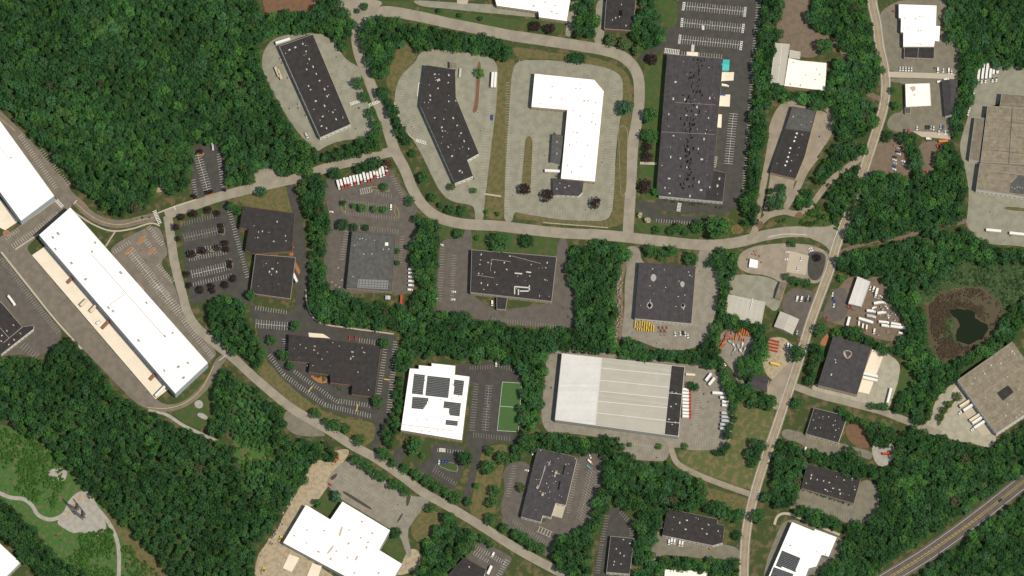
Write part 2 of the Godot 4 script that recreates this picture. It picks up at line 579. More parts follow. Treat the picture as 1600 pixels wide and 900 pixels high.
func building(called: String, a: Array, h: float, roof: String, wall: String, label: String, coping := "coping", win := true, docks := -1) -> Node3D:
	# a: the roof's outline where the photograph shows it, h metres up
	var p := pts(a, h)
	if Geometry2D.is_polygon_clockwise(p) : p.reverse()
	var c := Vector2.ZERO
	for q in p: c += q / p.size()
	var o := thing(called, Vector3(c.x, 0, c.y))
	var loc := PackedVector2Array()
	for q in p: loc.append(q - c)
	var best := 0.0
	var dir := Vector2.RIGHT
	for k in loc.size():
		var e := loc[(k + 1) % loc.size()] - loc[k]
		if e.length() > best:
			best = e.length()
			dir = e.normalized()
	o.set_meta("turn", -dir.angle())
	# walls
	var st := st_new()
	for k in loc.size():
		var q := loc[k]
		var r := loc[(k + 1) % loc.size()]
		var q0 := Vector3(q.x, 0, q.y)
		var r0 := Vector3(r.x, 0, r.y)
		var up := Vector3(0, h - 0.06, 0)
		quad(st, q0, q0 + up, r0 + up, r0)
	part("wall", st.commit(), mats[wall], o)
	var inner := Geometry2D.offset_polygon(loc, -0.3)
	var lay: PackedVector2Array = inner[0] if inner.size() else loc
	part("roof", flat_mesh(lay, h - 0.45, dir), mats[roof], o)
	# parapet: cap and inner face
	if inner.size() and inner[0].size() == loc.size():
		var s := st_new()
		var shift := 0
		for k in lay.size():
			if lay[k].distance_to(loc[0]) < lay[shift].distance_to(loc[0]): shift = k
		var n := loc.size()
		for k in n:
			var i0 := lay[(k + shift) % n]
			var i1 := lay[(k + shift + 1) % n]
			var l0 := loc[k]
			var l1 := loc[(k + 1) % n]
			var d := (l1 - l0).normalized().orthogonal() * 0.06
			var cap := [Vector3(l0.x, h, l0.y), Vector3(l1.x, h, l1.y), Vector3(i1.x, h, i1.y), Vector3(i0.x, h, i0.y)]
			for w in [[0, 1, 2], [0, 2, 3]]:
				var x: Vector3 = cap[w[0]]
				var y: Vector3 = cap[w[1]]
				var z: Vector3 = cap[w[2]]
				if (y - x).cross(z - x).y < 0: tri(s, x, z, y)
				else: tri(s, x, y, z)
			quad(s, Vector3(i0.x, h - 0.5, i0.y), Vector3(i0.x, h, i0.y), Vector3(i1.x, h, i1.y), Vector3(i1.x, h - 0.5, i1.y))
			quad(s, Vector3(l0.x, h - 0.5, l0.y) + Vector3(d.x, 0, d.y), Vector3(l1.x, h - 0.5, l1.y) + Vector3(d.x, 0, d.y), Vector3(l1.x, h, l1.y), Vector3(l0.x, h, l0.y))
		part("parapet", s.commit(), mats[coping], o)
	# windows on the sunny fronts, doors on the dock side
	for k in loc.size():
		var q := loc[k]
		var r := loc[(k + 1) % loc.size()]
		var e := r - q
		var out := e.normalized().orthogonal()
		if Geometry2D.is_point_in_polygon((q + r) / 2 + out * 0.5, loc): out = -out
		var yaw := atan2(out.x, out.y)
		if docks == k:
			var n := int(e.length() / 5.0)
			for j in n:
				var w := q.lerp(r, (j + 0.5) / n) + out * 0.02
				part("dock_door", unit_meshes["dock"], mats["door"], o, Vector3(w.x, 1.1, w.y), yaw)
		elif win and out.y > 0.3 and e.length() > 8:
			var n := mini(16, int(e.length() / 4.6))
			for j in n:
				var w := q.lerp(r, (j + 0.5) / n) + out * 0.03
				var f := part("window", unit_meshes["frame"], mats["coping_light"], o, Vector3(w.x, minf(h * 0.5, 3.0), w.y), yaw)
				part("pane", unit_meshes["window"], mats["glass"], f, Vector3(0, 0, 0.03))
	tag(o, label, "building")
	o.set_meta("h", h)
	o.set_meta("outline", a)
	return o

func units(o: Node3D, kind: String, m: String, list: Array, sc := 1.0) -> void:
	# list: photo pixels x, y of rooftop pieces
	var h: float = o.get_meta("h") - 0.45
	for k in range(0, list.size(), 2):
		var p := at(list[k], list[k + 1], h + 0.8) - o.position
		p.y = h
		var s := sc * 0.85 * rng.randf_range(0.8, 1.2)
		var called: String = {"unit": "rooftop_unit", "vent": "roof_vent", "skylight": "skylight", "hatch": "roof_hatch", "patch": "roof_patch"}[kind]
		var u := part(called, unit_meshes[kind], null if kind == "unit" else mats[m], o, p, o.get_meta("turn") + (PI / 2 if rng.randf() < 0.3 else 0.0), Vector3(s, minf(s, 1.2), s))
		if kind == "unit":
			u.set_surface_override_material(0, mats[m])
			u.set_surface_override_material(1, mats["fan"])

func vents(o: Node3D, n: int) -> void:
	# small pipes and vents strewn over a roof
	var h: float = o.get_meta("h") - 0.45
	var a := pts(o.get_meta("outline"), h)
	var lo := a[0]
	var hi := a[0]
	for q in a:
		lo = Vector2(minf(lo.x, q.x), minf(lo.y, q.y))
		hi = Vector2(maxf(hi.x, q.x), maxf(hi.y, q.y))
	var small := Geometry2D.offset_polygon(a, -3.0)
	if small.size() == 0: return
	var made := 0
	for t in n * 6:
		if made >= n: break
		var q := Vector2(rng.randf_range(lo.x, hi.x), rng.randf_range(lo.y, hi.y))
		if not Geometry2D.is_point_in_polygon(q, small[0]): continue
		made += 1
		var s := rng.randf_range(0.4, 0.9)
		part("roof_vent", unit_meshes["vent"], mats[["unit_white", "unit_grey"][rng.randi() % 2]], o, Vector3(q.x - o.position.x, h, q.y - o.position.z), 0, Vector3.ONE * s)

func roof_sheet(o: Node3D, called: String, a: Array, m: String, lift := 0.03, rough_amp := 0.0) -> void:
	# a flat area of another make on a roof (photo pixels)
	var h: float = o.get_meta("h") - 0.45 + lift
	var p := pts(a, h)
	if rough_amp > 0: p = rough(rounded(p), rough_amp, 0.8)
	for k in p.size(): p[k] -= Vector2(o.position.x, o.position.z)
	part(called, flat_mesh(p, h), mats[m], o)

func roof_line(o: Node3D, called: String, x1: float, y1: float, x2: float, y2: float, w: float, hh: float, m: String) -> void:
	# a raised run across a roof: expansion joint, ridge cap, pipe
	var h: float = o.get_meta("h") - 0.45
	var a := at(x1, y1, h) - o.position
	var b := at(x2, y2, h) - o.position
	var d := b - a
	part(called, bevelled(Vector3(-d.length() / 2, 0, -w / 2), Vector3(d.length() / 2, hh, w / 2), minf(hh, w) * 0.3), mats[m], o, (a + b) / 2, -atan2(d.z, d.x))

func solar(o: Node3D, a: Array) -> void:
	# rows of tilted panels filling an outline
	var h: float = o.get_meta("h") - 0.3
	var p := pts(a, h)
	var u := (p[1] - p[0]).normalized()
	var v := u.orthogonal()
	if v.dot(p[2] - p[1]) < 0: v = -v
	var lo := Vector2.INF
	var hi := -Vector2.INF
	for q in p:
		var w := Vector2((q - p[0]).dot(u), (q - p[0]).dot(v))
		lo = Vector2(minf(lo.x, w.x), minf(lo.y, w.y))
		hi = Vector2(maxf(hi.x, w.x), maxf(hi.y, w.y))
	var st := st_new()
	var fr := st_new()
	var y := lo.y + 0.9
	while y < hi.y:
		var x := lo.x + 0.6
		while x < hi.x:
			var c := p[0] + u * x + v * y
			if Geometry2D.is_point_in_polygon(c, p):
				var t := Transform3D(Basis(Vector3.UP, -u.angle()) * Basis(Vector3.RIGHT, 0.17), Vector3(c.x - o.position.x, h + 0.3, c.y - o.position.z))
				box(st, Vector3(-0.48, -0.02, -0.78), Vector3(0.48, 0.02, 0.78), t)
				box(fr, Vector3(-0.52, -0.05, -0.82), Vector3(0.52, 0.0, 0.82), t)
			x += 1.06
		y += 1.78
	var arr := part("solar_array", st.commit(), mats["solar"], o)
	arr.set_meta("kind", "stuff")
	part("frame", fr.commit(), mats["solar_frame"], arr)

func gable(called: String, a: Array, h: float, rise: float, roof: String, wall: String, label: String) -> Node3D:
	# four-cornered building with a ridge halfway between edges 0-1 and 2-3
	var p := pts(a, h)
	var c := (p[0] + p[1] + p[2] + p[3]) / 4
	var o := thing(called, Vector3(c.x, 0, c.y))
	var q := []
	for k in 4: q.append(Vector3(p[k].x - c.x, h, p[k].y - c.y))
	var r0: Vector3 = (q[0] + q[3]) / 2 + Vector3(0, rise, 0)
	var r1: Vector3 = (q[1] + q[2]) / 2 + Vector3(0, rise, 0)
	var st := st_new()
	var ends := [[q[0], q[1]], [q[1], q[2]], [q[2], q[3]], [q[3], q[0]]]
	for e in ends:
		var e0: Vector3 = e[0]
		var e1: Vector3 = e[1]
		quad(st, e0 * Vector3(1, 0, 1), e0, e1, e1 * Vector3(1, 0, 1))
	tri(st, q[1], r1, q[2])
	tri(st, q[3], r0, q[0])
	part("wall", st.commit(), mats[wall], o)
	var dir2: Vector2 = (p[1] - p[0]).normalized()
	for side in 2:
		var b: Array = [q[0], q[1], r1, r0] if side == 0 else [q[2], q[3], r0, r1]
		var mid: Vector3 = (q[0] + q[1] + q[2] + q[3]) / 4
		var v := []
		for k in 4:
			var w: Vector3 = b[k]
			if k < 2: w = w + (w - mid) * Vector3(0.04, 0, 0.04) - Vector3(0, 0.1, 0)
			v.append(w + Vector3(0, 0.06, 0))
		var s := st_new()
		var n: Vector3 = (v[1] - v[0]).cross(v[2] - v[0]).normalized()
		var order := [0, 1, 2, 0, 2, 3]
		if n.y > 0: order = [0, 2, 1, 0, 3, 2]
		else: n = -n
		for i in order:
			var w: Vector3 = v[i]
			s.set_normal(n)
			s.set_uv(Vector2(Vector2(w.x, w.z).dot(dir2.orthogonal()), Vector2(w.x, w.z).dot(dir2)))
			s.add_vertex(w)
		part("roof_slope", s.commit(), mats[roof], o)
	tag(o, label, "building")
	o.set_meta("h", h + 0.45)
	o.set_meta("turn", -dir2.angle())
	o.set_meta("outline", a)
	return o

# ---------------------------------------------------------------- trees
var tree_kinds := []
var bush_mesh: ArrayMesh
var leaf_mats := {}

func leaf_crown(seed_: int, r: float, low: float, top: float, lobes: int, leaves: int, size: float) -> ArrayMesh:
	# lobes of leaf clumps spread through the crown's volume; each clump is a bent pair of faces
	var q := RandomNumberGenerator.new()
	q.seed = seed_
	var st := st_new()
	var mid := (low + top) / 2
	var hh := (top - low) / 2
	for l in lobes:
		var up := q.randf_range(-0.55, 0.95)
		var ang := l * 2.399963 + q.randf_range(-0.3, 0.3)
		var ring := sqrt(maxf(0.0, 1 - up * up)) * q.randf_range(0.55, 0.82)
		if l == 0:
			up = 0.75
			ring = 0.1
		var c := Vector3(cos(ang) * ring * r, mid + up * hh * 0.72, sin(ang) * ring * r)
		var lr := r * q.randf_range(0.26, 0.46)
		var tone := q.randf_range(0.8, 1.2)
		for k in leaves:
			var d := Vector3(q.randfn(), q.randfn() * 0.9 + 0.25, q.randfn()).normalized()
			var p := c + d * lr * q.randf_range(0.62, 1.05)
			var n := (d + Vector3(q.randf_range(-0.6, 0.6), q.randf_range(-0.2, 0.7), q.randf_range(-0.6, 0.6))).normalized()
			var u := n.cross(Vector3(q.randf_range(-1, 1), q.randf_range(-1, 1), q.randf_range(-1, 1))).normalized()
			var v := n.cross(u)
			var s := size * q.randf_range(0.6, 1.25)
			var t := tone * q.randf_range(0.82, 1.18)
			st.set_color(Color(t * q.randf_range(0.9, 1.12), t, t * q.randf_range(0.88, 1.1)))
			var a := p - u * s * 0.5
			var b := p + v * s * 0.42 + n * s * 0.12
			var e := p + u * s * 0.55 - n * s * 0.15
			var f := p - v * s * 0.4
			quad(st, a, f, e, b)
	return st.commit()

func trunk_mesh(seed_: int, r: float, low: float, top: float) -> ArrayMesh:
	var q := RandomNumberGenerator.new()
	q.seed = seed_
	var st := st_new()
	bar(st, Vector3.ZERO, Vector3(0, low * 1.1, 0), 0.32, 7, 0.22)
	bar(st, Vector3(0, low * 1.08, 0), Vector3(0.2, top * 0.8, 0.1), 0.22, 6, 0.06)
	for k in 5:
		var a := k * 1.256 + q.randf_range(-0.3, 0.3)
		var y := lerpf(low * 0.9, top * 0.55, k / 5.0)
		bar(st, Vector3(0, y, 0), Vector3(cos(a) * r * 0.62, y + r * 0.5, sin(a) * r * 0.62), 0.14, 5, 0.04)
	return st.commit()

func make_trees() -> void:
	var bark: StandardMaterial3D = mats["bark"]
	var shapes := [[5.0, 3.2, 13.0, 17, 26, 1.25], [5.0, 2.8, 12.0, 13, 30, 1.3], [4.6, 3.6, 14.5, 18, 24, 1.2], [5.4, 3.0, 11.5, 21, 22, 1.25], [4.2, 2.5, 11.5, 12, 30, 1.15], [5.0, 3.4, 13.5, 15, 28, 1.4], [5.2, 3.0, 12.5, 24, 20, 1.1]]
	for k in shapes.size():
		var s: Array = shapes[k]
		var crown := leaf_crown(100 + k * 7, s[0], s[1], s[2], s[3], s[4], s[5])
		var trunk := trunk_mesh(400 + k, s[0], s[1], s[2])
		var both := ArrayMesh.new()
		both.add_surface_from_arrays(Mesh.PRIMITIVE_TRIANGLES, crown.surface_get_arrays(0))
		both.add_surface_from_arrays(Mesh.PRIMITIVE_TRIANGLES, trunk.surface_get_arrays(0))
		tree_kinds.append({"crown": crown, "trunk": trunk, "both": both, "r": s[0], "mid": (s[1] + s[2]) / 2})
	bush_mesh = leaf_crown(55, 1.6, 0.1, 2.2, 7, 14, 0.8)
	leaf_mats["stand"] = leaf_mat("leaves", lin(1, 1, 1))
	var tones := {"green": [0.039, 0.107, 0.031], "deep": [0.025, 0.075, 0.025], "bright": [0.057, 0.163, 0.034], "olive": [0.063, 0.104, 0.031], "purple": [0.036, 0.022, 0.023], "rust": [0.085, 0.05, 0.03], "blue": [0.046, 0.107, 0.056], "pale": [0.5, 0.45, 0.36], "sage": [0.069, 0.117, 0.045]}
	for t in tones:
		leaf_mats[t] = leaf_mat("leaves_" + t, lin(tones[t][0], tones[t][1], tones[t][2]))
	for k in tree_kinds.size():
		tree_kinds[k].both.surface_set_material(0, leaf_mats["stand"])
		tree_kinds[k].both.surface_set_material(1, bark)

func leaf_mat(called: String, c: Color) -> StandardMaterial3D:
	var m := StandardMaterial3D.new()
	m.resource_name = called
	m.albedo_color = c
	m.roughness = 0.75
	m.metallic_specular = 0.25
	m.vertex_color_use_as_albedo = true
	m.backlight_enabled = true
	m.backlight = Color(0.35, 0.4, 0.2)
	return m

var n_single := 0
func single_tree(x: float, y: float, r_px: float, tone: String, label: String, group: String, category := "tree") -> void:
	var k := rng.randi() % tree_kinds.size()
	var t: Dictionary = tree_kinds[k]
	var s: float = r_px * M / t.r * 1.04
	var sy := 0.22 + 0.5 * s
	var o := thing("tree" if category == "tree" else "shrub", at(x, y, t.mid * sy) * Vector3(1, 0, 1), rng.randf() * TAU)
	part("trunk", t.trunk, mats["bark"], o, Vector3.ZERO, 0, Vector3(s, sy, s))
	part("crown", t.crown, leaf_mats[tone], o, Vector3.ZERO, 0, Vector3(s, sy, s))
	tag(o, label, category, group)
	n_single += 1

const ORDINALS := ["first", "second", "third", "fourth", "fifth", "sixth", "seventh", "eighth", "ninth", "tenth", "eleventh", "twelfth", "thirteenth", "fourteenth", "fifteenth", "sixteenth"]

func trees(label: String, group: String, tone: String, list: Array, category := "tree", from := "") -> void:
	# from: the landmark at the head of a row, by which its members are told apart
	for k in range(0, list.size(), 3):
		single_tree(list[k], list[k + 1], list[k + 2], tone, label if from == "" else "%s, %s from %s" % [label, ORDINALS[k / 3], from], group, category)

var all_woods := 0
var wood_blobs := {}
func scatter(a: Array, r_lo: float, r_hi: float, gap: float, h: float) -> Array:
	# crowns packed into an outline traced on the canopy: [x, z, radius] in metres
	var p := pts(a, h)
	var lo := p[0]
	var hi := p[0]
	for q in p:
		lo = Vector2(minf(lo.x, q.x), minf(lo.y, q.y))
		hi = Vector2(maxf(hi.x, q.x), maxf(hi.y, q.y))
	var cell := 6.0
	var grid := {}
	var out := []
	var area := (hi.x - lo.x) * (hi.y - lo.y)
	var tries := int(area / 3.0)
	for t in tries:
		var q := Vector2(rng.randf_range(lo.x, hi.x), rng.randf_range(lo.y, hi.y))
		var r := rng.randf_range(r_lo, r_hi)
		if rng.randf() < 0.25: r *= 0.75
		if not Geometry2D.is_point_in_polygon(q, p): continue
		var key := Vector2i(floori(q.x / cell), floori(q.y / cell))
		var free := true
		for i in range(-2, 3):
			for j in range(-2, 3):
				for w in grid.get(key + Vector2i(i, j), []):
					if q.distance_to(Vector2(w[0], w[1])) < (r + w[2]) * gap:
						free = false
		if free:
			var e := [q.x, q.y, r]
			out.append(e)
			if not grid.has(key): grid[key] = []
			grid[key].append(e)
	return out

const WOOD_TONES := [[0.034, 0.102, 0.031], [0.029, 0.086, 0.028], [0.041, 0.119, 0.032], [0.032, 0.091, 0.034], [0.048, 0.110, 0.032], [0.025, 0.075, 0.025], [0.052, 0.138, 0.032], [0.039, 0.102, 0.041]]

func wood(called: String, a: Array, label: String, r_lo := 2.9, r_hi := 6.6, gap := 0.64, tint := 1.0, height := 0.88) -> void:
	var o := thing(called, Vector3.ZERO)
	tag(o, label, "trees", "", "stuff")
	var spots := scatter(a, r_lo, r_hi, gap, 9.0 * height)
	all_woods += spots.size()
	part("forest_floor", flat_mesh(rough(pts(a, 5.0), 1.5), 0.133), mats["floor"], o).set_meta("kind", "stuff")
	var per := []
	for k in tree_kinds.size(): per.append([])
	for s in spots: per[rng.randi() % tree_kinds.size()].append(s)
	for k in tree_kinds.size():
		if per[k].size() == 0: continue
		var mm := MultiMesh.new()
		mm.transform_format = MultiMesh.TRANSFORM_3D
		mm.use_colors = true
		mm.mesh = tree_kinds[k].both
		mm.instance_count = per[k].size()
		for i in per[k].size():
			var s: Array = per[k][i]
			var f: float = s[2] / tree_kinds[k].r * 1.12
			var fy := rng.randf_range(0.85, 1.2) * height
			mm.set_instance_transform(i, Transform3D(Basis.from_euler(Vector3(0, rng.randf() * TAU, 0)).scaled_local(Vector3(f, fy, f)), Vector3(s[0], 0, s[1])))
			var c: Array = WOOD_TONES[rng.randi() % WOOD_TONES.size()]
			# stands of one kind: broad drifts of lighter and darker leaf
			var drift := 1.0 + 0.35 * wobble.get_noise_2d(s[0] * 0.9 + 300, s[1] * 0.9)
			var b := rng.randf_range(0.86, 1.24) * drift * tint
			var col := Color(c[0] * b, c[1] * b, c[2] * b)
			if rng.randf() < 0.006: col = Color(0.07, 0.078, 0.04)
			mm.set_instance_color(i, col)
		var mi := MultiMeshInstance3D.new()
		mi.name = "tree_mass"
		mi.multimesh = mm
		o.add_child(mi, true)

func bushes(called: String, a: Array, n: int, label: String, c: Color, s_lo := 0.5, s_hi := 1.4) -> void:
	var o := MultiMeshInstance3D.new()
	o.name = numbered(called)
	add_child(o)
	var p := pts(a)
	var lo := p[0]
	var hi := p[0]
	for q in p:
		lo = Vector2(minf(lo.x, q.x), minf(lo.y, q.y))
		hi = Vector2(maxf(hi.x, q.x), maxf(hi.y, q.y))
	var spots := []
	for t in n * 12:
		if spots.size() >= n: break
		var q := Vector2(rng.randf_range(lo.x, hi.x), rng.randf_range(lo.y, hi.y))
		if Geometry2D.is_point_in_polygon(q, p) and wobble.get_noise_2d(q.x * 2.2, q.y * 2.2) > rng.randf_range(-0.35, 0.3): spots.append(q)
	var mm := MultiMesh.new()
	mm.transform_format = MultiMesh.TRANSFORM_3D
	mm.use_colors = true
	mm.mesh = bush_mesh
	mm.instance_count = spots.size()
	for i in spots.size():
		var s := rng.randf_range(s_lo, s_hi)
		mm.set_instance_transform(i, Transform3D(Basis.from_euler(Vector3(0, rng.randf() * TAU, 0)).scaled_local(Vector3(s, s * 0.8, s)), Vector3(spots[i].x, 0, spots[i].y)))
		var b := rng.randf_range(0.7, 1.25)
		mm.set_instance_color(i, Color(c.r * b * rng.randf_range(0.9, 1.2), c.g * b, c.b * b))
	o.multimesh = mm
	o.material_override = leaf_mats["stand"]
	tag(o, label, "scrub", "", "stuff")

# ---------------------------------------------------------------- vehicles and gear
var protos := {}

func wheels(o: Node3D, xs: Array, half: float, r: float) -> void:
	for x in xs:
		for s in [-1, 1]:
			var key := "wheel%d" % int(r * 100)
			if not unit_meshes.has(key):
				var st := st_new()
				drum(st, Vector3.ZERO, Vector3(0, 0, 1), r, 0.14, 10)
				unit_meshes[key] = st.commit()
			part("wheel", unit_meshes[key], mats["rubber"], o, Vector3(x, r, s * half))

func proto(kind: String, color: String) -> Node3D:
	var key := kind + color
	if protos.has(key): return protos[key]
	var o := Node3D.new()
	var paint: StandardMaterial3D = mats["car_" + color]
	var st := st_new()
	match kind:
		"car":
			profile(st, [Vector2(-2.3, 0.35), Vector2(2.25, 0.35), Vector2(2.3, 0.6), Vector2(2.15, 0.78), Vector2(1.1, 0.95), Vector2(-1.7, 1.0), Vector2(-2.3, 0.85)], 0.9, 0.08, 0.6, 1.0)
			part("body", st.commit(), paint, o)
			st = st_new()
			profile(st, [Vector2(-1.75, 0.97), Vector2(1.1, 0.93), Vector2(0.35, 1.42), Vector2(-1.1, 1.45)], 0.82, 0.2, 0.95, 1.45)
			part("windows", st.commit(), mats["glass"], o)
			part("roof", bevelled(Vector3(-1.1, 1.42, -0.63), Vector3(0.35, 1.49, 0.63), 0.04), paint, o)
			wheels(o, [-1.4, 1.4], 0.82, 0.32)
		"van":
			profile(st, [Vector2(-2.8, 0.4), Vector2(2.7, 0.4), Vector2(2.75, 0.9), Vector2(1.9, 1.2), Vector2(1.3, 2.1), Vector2(-2.75, 2.15), Vector2(-2.8, 1.8)], 1.0, 0.1, 1.2, 2.15)
			part("body", st.commit(), paint, o)
			st = st_new()
			profile(st, [Vector2(1.84, 1.24), Vector2(1.98, 1.24), Vector2(1.43, 2.02), Vector2(1.3, 2.02)], 0.88, 0.06, 1.2, 2.1)
			part("windshield", st.commit(), mats["glass"], o)
			wheels(o, [-1.7, 1.8], 0.9, 0.36)
		"truck", "redtruck", "greytruck":
			part("cargo_box", bevelled(Vector3(-4.6, 0.95, -1.25), Vector3(2.2, 3.6, 1.25), 0.06), mats["car_white"] if kind != "greytruck" else mats["car_silver"], o)
			profile(st, [Vector2(2.35, 0.5), Vector2(5.0, 0.5), Vector2(5.05, 1.35), Vector2(4.1, 1.55), Vector2(3.7, 2.45), Vector2(2.35, 2.5)], 1.1, 0.12, 1.4, 2.5)
			part("cab", st.commit(), paint, o)
			st = st_new()
			profile(st, [Vector2(4.06, 1.62), Vector2(4.16, 1.62), Vector2(3.79, 2.38), Vector2(3.7, 2.38)], 0.95, 0.06, 1.5, 2.4)
			part("windshield", st.commit(), mats["glass"], o)
			part("chassis", bevelled(Vector3(-4.5, 0.6, -0.5), Vector3(2.4, 0.94, 0.5), 0.03), mats["rubber"], o)
			wheels(o, [-3.0, 3.9], 1.0, 0.48)
		"trailer", "pup":
			var l := 8.0 if kind == "trailer" else 4.8
			part("cargo_box", bevelled(Vector3(-l, 1.1, -1.3), Vector3(l, 4.0, 1.3), 0.06), paint, o)
			part("chassis", bevelled(Vector3(-l + 0.1, 0.85, -0.5), Vector3(l - 0.4, 1.09, 0.5), 0.03), mats["rubber"], o)
			box(st, Vector3(l - 2.6, 0, -0.9), Vector3(l - 2.4, 1.0, -0.7))
			box(st, Vector3(l - 2.6, 0, 0.7), Vector3(l - 2.4, 1.0, 0.9))
			part("landing_gear", st.commit(), mats["steel"], o)
			wheels(o, [-l + 1.4, -l + 2.6], 1.05, 0.5)
		"tractor":
			profile(st, [Vector2(-0.3, 0.7), Vector2(3.0, 0.7), Vector2(3.05, 1.6), Vector2(1.5, 1.9), Vector2(1.2, 2.9), Vector2(-0.2, 3.4), Vector2(-0.3, 3.4)], 1.15, 0.1, 1.8, 3.4)
			part("cab", st.commit(), paint, o)
			part("chassis", bevelled(Vector3(-3.4, 0.6, -0.5), Vector3(0, 0.95, 0.5), 0.03), mats["rubber"], o)
			st = st_new()
			profile(st, [Vector2(1.5, 1.96), Vector2(1.6, 1.96), Vector2(1.3, 2.8), Vector2(1.2, 2.8)], 0.95)
			part("windshield", st.commit(), mats["glass"], o)
			wheels(o, [-2.8, -1.6, 2.2], 1.0, 0.5)
		"container":
			part("shell", bevelled(Vector3(-5.5, 0.15, -1.25), Vector3(5.5, 2.75, 1.25), 0.05), paint, o)
			for k in 18:
				for s in [-1, 1]: box(st, Vector3(-5.1 + k * 0.6, 0.3, s * 1.28 - 0.03), Vector3(-4.85 + k * 0.6, 2.6, s * 1.28 + 0.03))
			part("corrugation", st.commit(), paint, o)
			part("skid", bevelled(Vector3(-5.3, 0.0, -0.9), Vector3(5.3, 0.149, 0.9), 0.02), mats["rubber"], o)
		"shed":
			part("walls", bevelled(Vector3(-2.4, 0, -1.7), Vector3(2.4, 2.4, 1.7), 0.03), paint, o)
			profile(st, [Vector2(-2.7, 2.41), Vector2(2.7, 2.41), Vector2(2.7, 2.5), Vector2(0, 3.2), Vector2(-2.7, 2.5)], 1.95)
			part("roof", st.commit(), paint, o)
		"lift":
			part("chassis", bevelled(Vector3(-1.2, 0.25, -0.6), Vector3(1.2, 0.8, 0.6), 0.05), paint, o)
			for k in 3:
				bar(st, Vector3(-1.0, 0.85 + k * 0.28, -0.35), Vector3(1.0, 1.1 + k * 0.28, -0.35), 0.06)
				bar(st, Vector3(-1.0, 1.1 + k * 0.28, 0.35), Vector3(1.0, 0.85 + k * 0.28, 0.35), 0.06)
			part("scissor_arms", st.commit(), mats["steel"], o)
			part("platform", bevelled(Vector3(-1.2, 1.75, -0.6), Vector3(1.2, 1.87, 0.6), 0.03), paint, o)
			st = st_new()
			for s in [-1, 1]:
				bar(st, Vector3(-1.2, 2.8, s * 0.6), Vector3(1.2, 2.8, s * 0.6), 0.04)
				bar(st, Vector3(s * 1.2, 2.8, -0.6), Vector3(s * 1.2, 2.8, 0.6), 0.04)
				for x in [-1.2, 0, 1.2]: bar(st, Vector3(x, 1.8, s * 0.6), Vector3(x, 2.8, s * 0.6), 0.035)
			part("guard_rail", st.commit(), paint, o)
			wheels(o, [-0.8, 0.8], 0.6, 0.3)
		"boom":
			part("chassis", bevelled(Vector3(-1.6, 0.5, -1.1), Vector3(1.6, 1.2, 1.1), 0.08), paint, o)
			part("turntable", bevelled(Vector3(-1.9, 1.21, -0.9), Vector3(0.9, 2.2, 0.9), 0.15), paint, o)
			bar(st, Vector3(-1.4, 2.3, 0), Vector3(5.2, 2.5, 0), 0.28, 6, 0.2)
			bar(st, Vector3(5.2, 2.5, 0), Vector3(6.3, 1.6, 0), 0.16, 6)
			part("boom", st.commit(), paint, o)
			part("basket", bevelled(Vector3(6.2, 0.6, -0.9), Vector3(7.1, 1.7, 0.9), 0.05), mats["steel"], o)
			wheels(o, [-1.2, 1.2], 1.15, 0.5)
		"digger":
			for s in [-1, 1]: profile_at(st, [Vector2(-1.9, 0.3), Vector2(-1.5, 0.0), Vector2(1.5, 0.0), Vector2(1.9, 0.3), Vector2(1.6, 0.8), Vector2(-1.6, 0.8)], s * 1.1, 0.28)
			part("tracks", st.commit(), mats["rubber"], o)
			st = st_new()
			profile(st, [Vector2(-2.2, 0.85), Vector2(1.2, 0.85), Vector2(1.2, 1.5), Vector2(-0.4, 1.7), Vector2(-2.2, 1.8)], 1.25)
			part("house", st.commit(), paint, o)
			part("cab", bevelled(Vector3(-0.2, 1.6, -1.2), Vector3(1.3, 2.9, -0.2), 0.12), mats["glass"], o)
			st = st_new()
			bar(st, Vector3(1.0, 1.5, 0.3), Vector3(3.6, 3.6, 0.3), 0.28, 6, 0.2)
			bar(st, Vector3(3.6, 3.6, 0.3), Vector3(5.2, 1.4, 0.3), 0.2, 6)
			part("arm", st.commit(), paint, o)
			part("bucket", bevelled(Vector3(4.6, 0.4, -0.2), Vector3(5.5, 1.4, 0.8), 0.2), mats["steel"], o)
		"bus":
			profile(st, [Vector2(-5.5, 0.5), Vector2(4.4, 0.5), Vector2(5.6, 0.5), Vector2(5.6, 1.4), Vector2(4.5, 1.6), Vector2(4.2, 2.9), Vector2(-5.5, 3.0)], 1.2, 0.12, 1.8, 3.0)
			part("body", st.commit(), paint, o)
			for s in [-1, 1]:
				for k in 8:
					part("window", bevelled(Vector3(-0.45, -0.35, -0.03), Vector3(0.45, 0.35, 0.03), 0.01), mats["glass"], o, Vector3(-4.7 + k * 1.1, 2.1, s * 1.19))
			wheels(o, [-3.6, 3.8], 1.05, 0.5)
		"pallet":
			for k in 3: box(st, Vector3(-1.1, 0.3 * k, -0.7 + 0.05 * k), Vector3(1.1, 0.3 * k + 0.26, 0.7 - 0.05 * k))
			part("boards", st.commit(), paint, o)
			part("load", bevelled(Vector3(-0.9, 0.87, -0.5), Vector3(0.9, 1.5, 0.5), 0.08), mats["steel"], o)
	protos[key] = o
	return o

func profile_at(st: SurfaceTool, p: Array, z: float, half: float) -> void:
	var s := st_new()
	profile(s, p, half)
	st.append_from(s.commit(), 0, Transform3D(Basis(), Vector3(0, 0, z)))

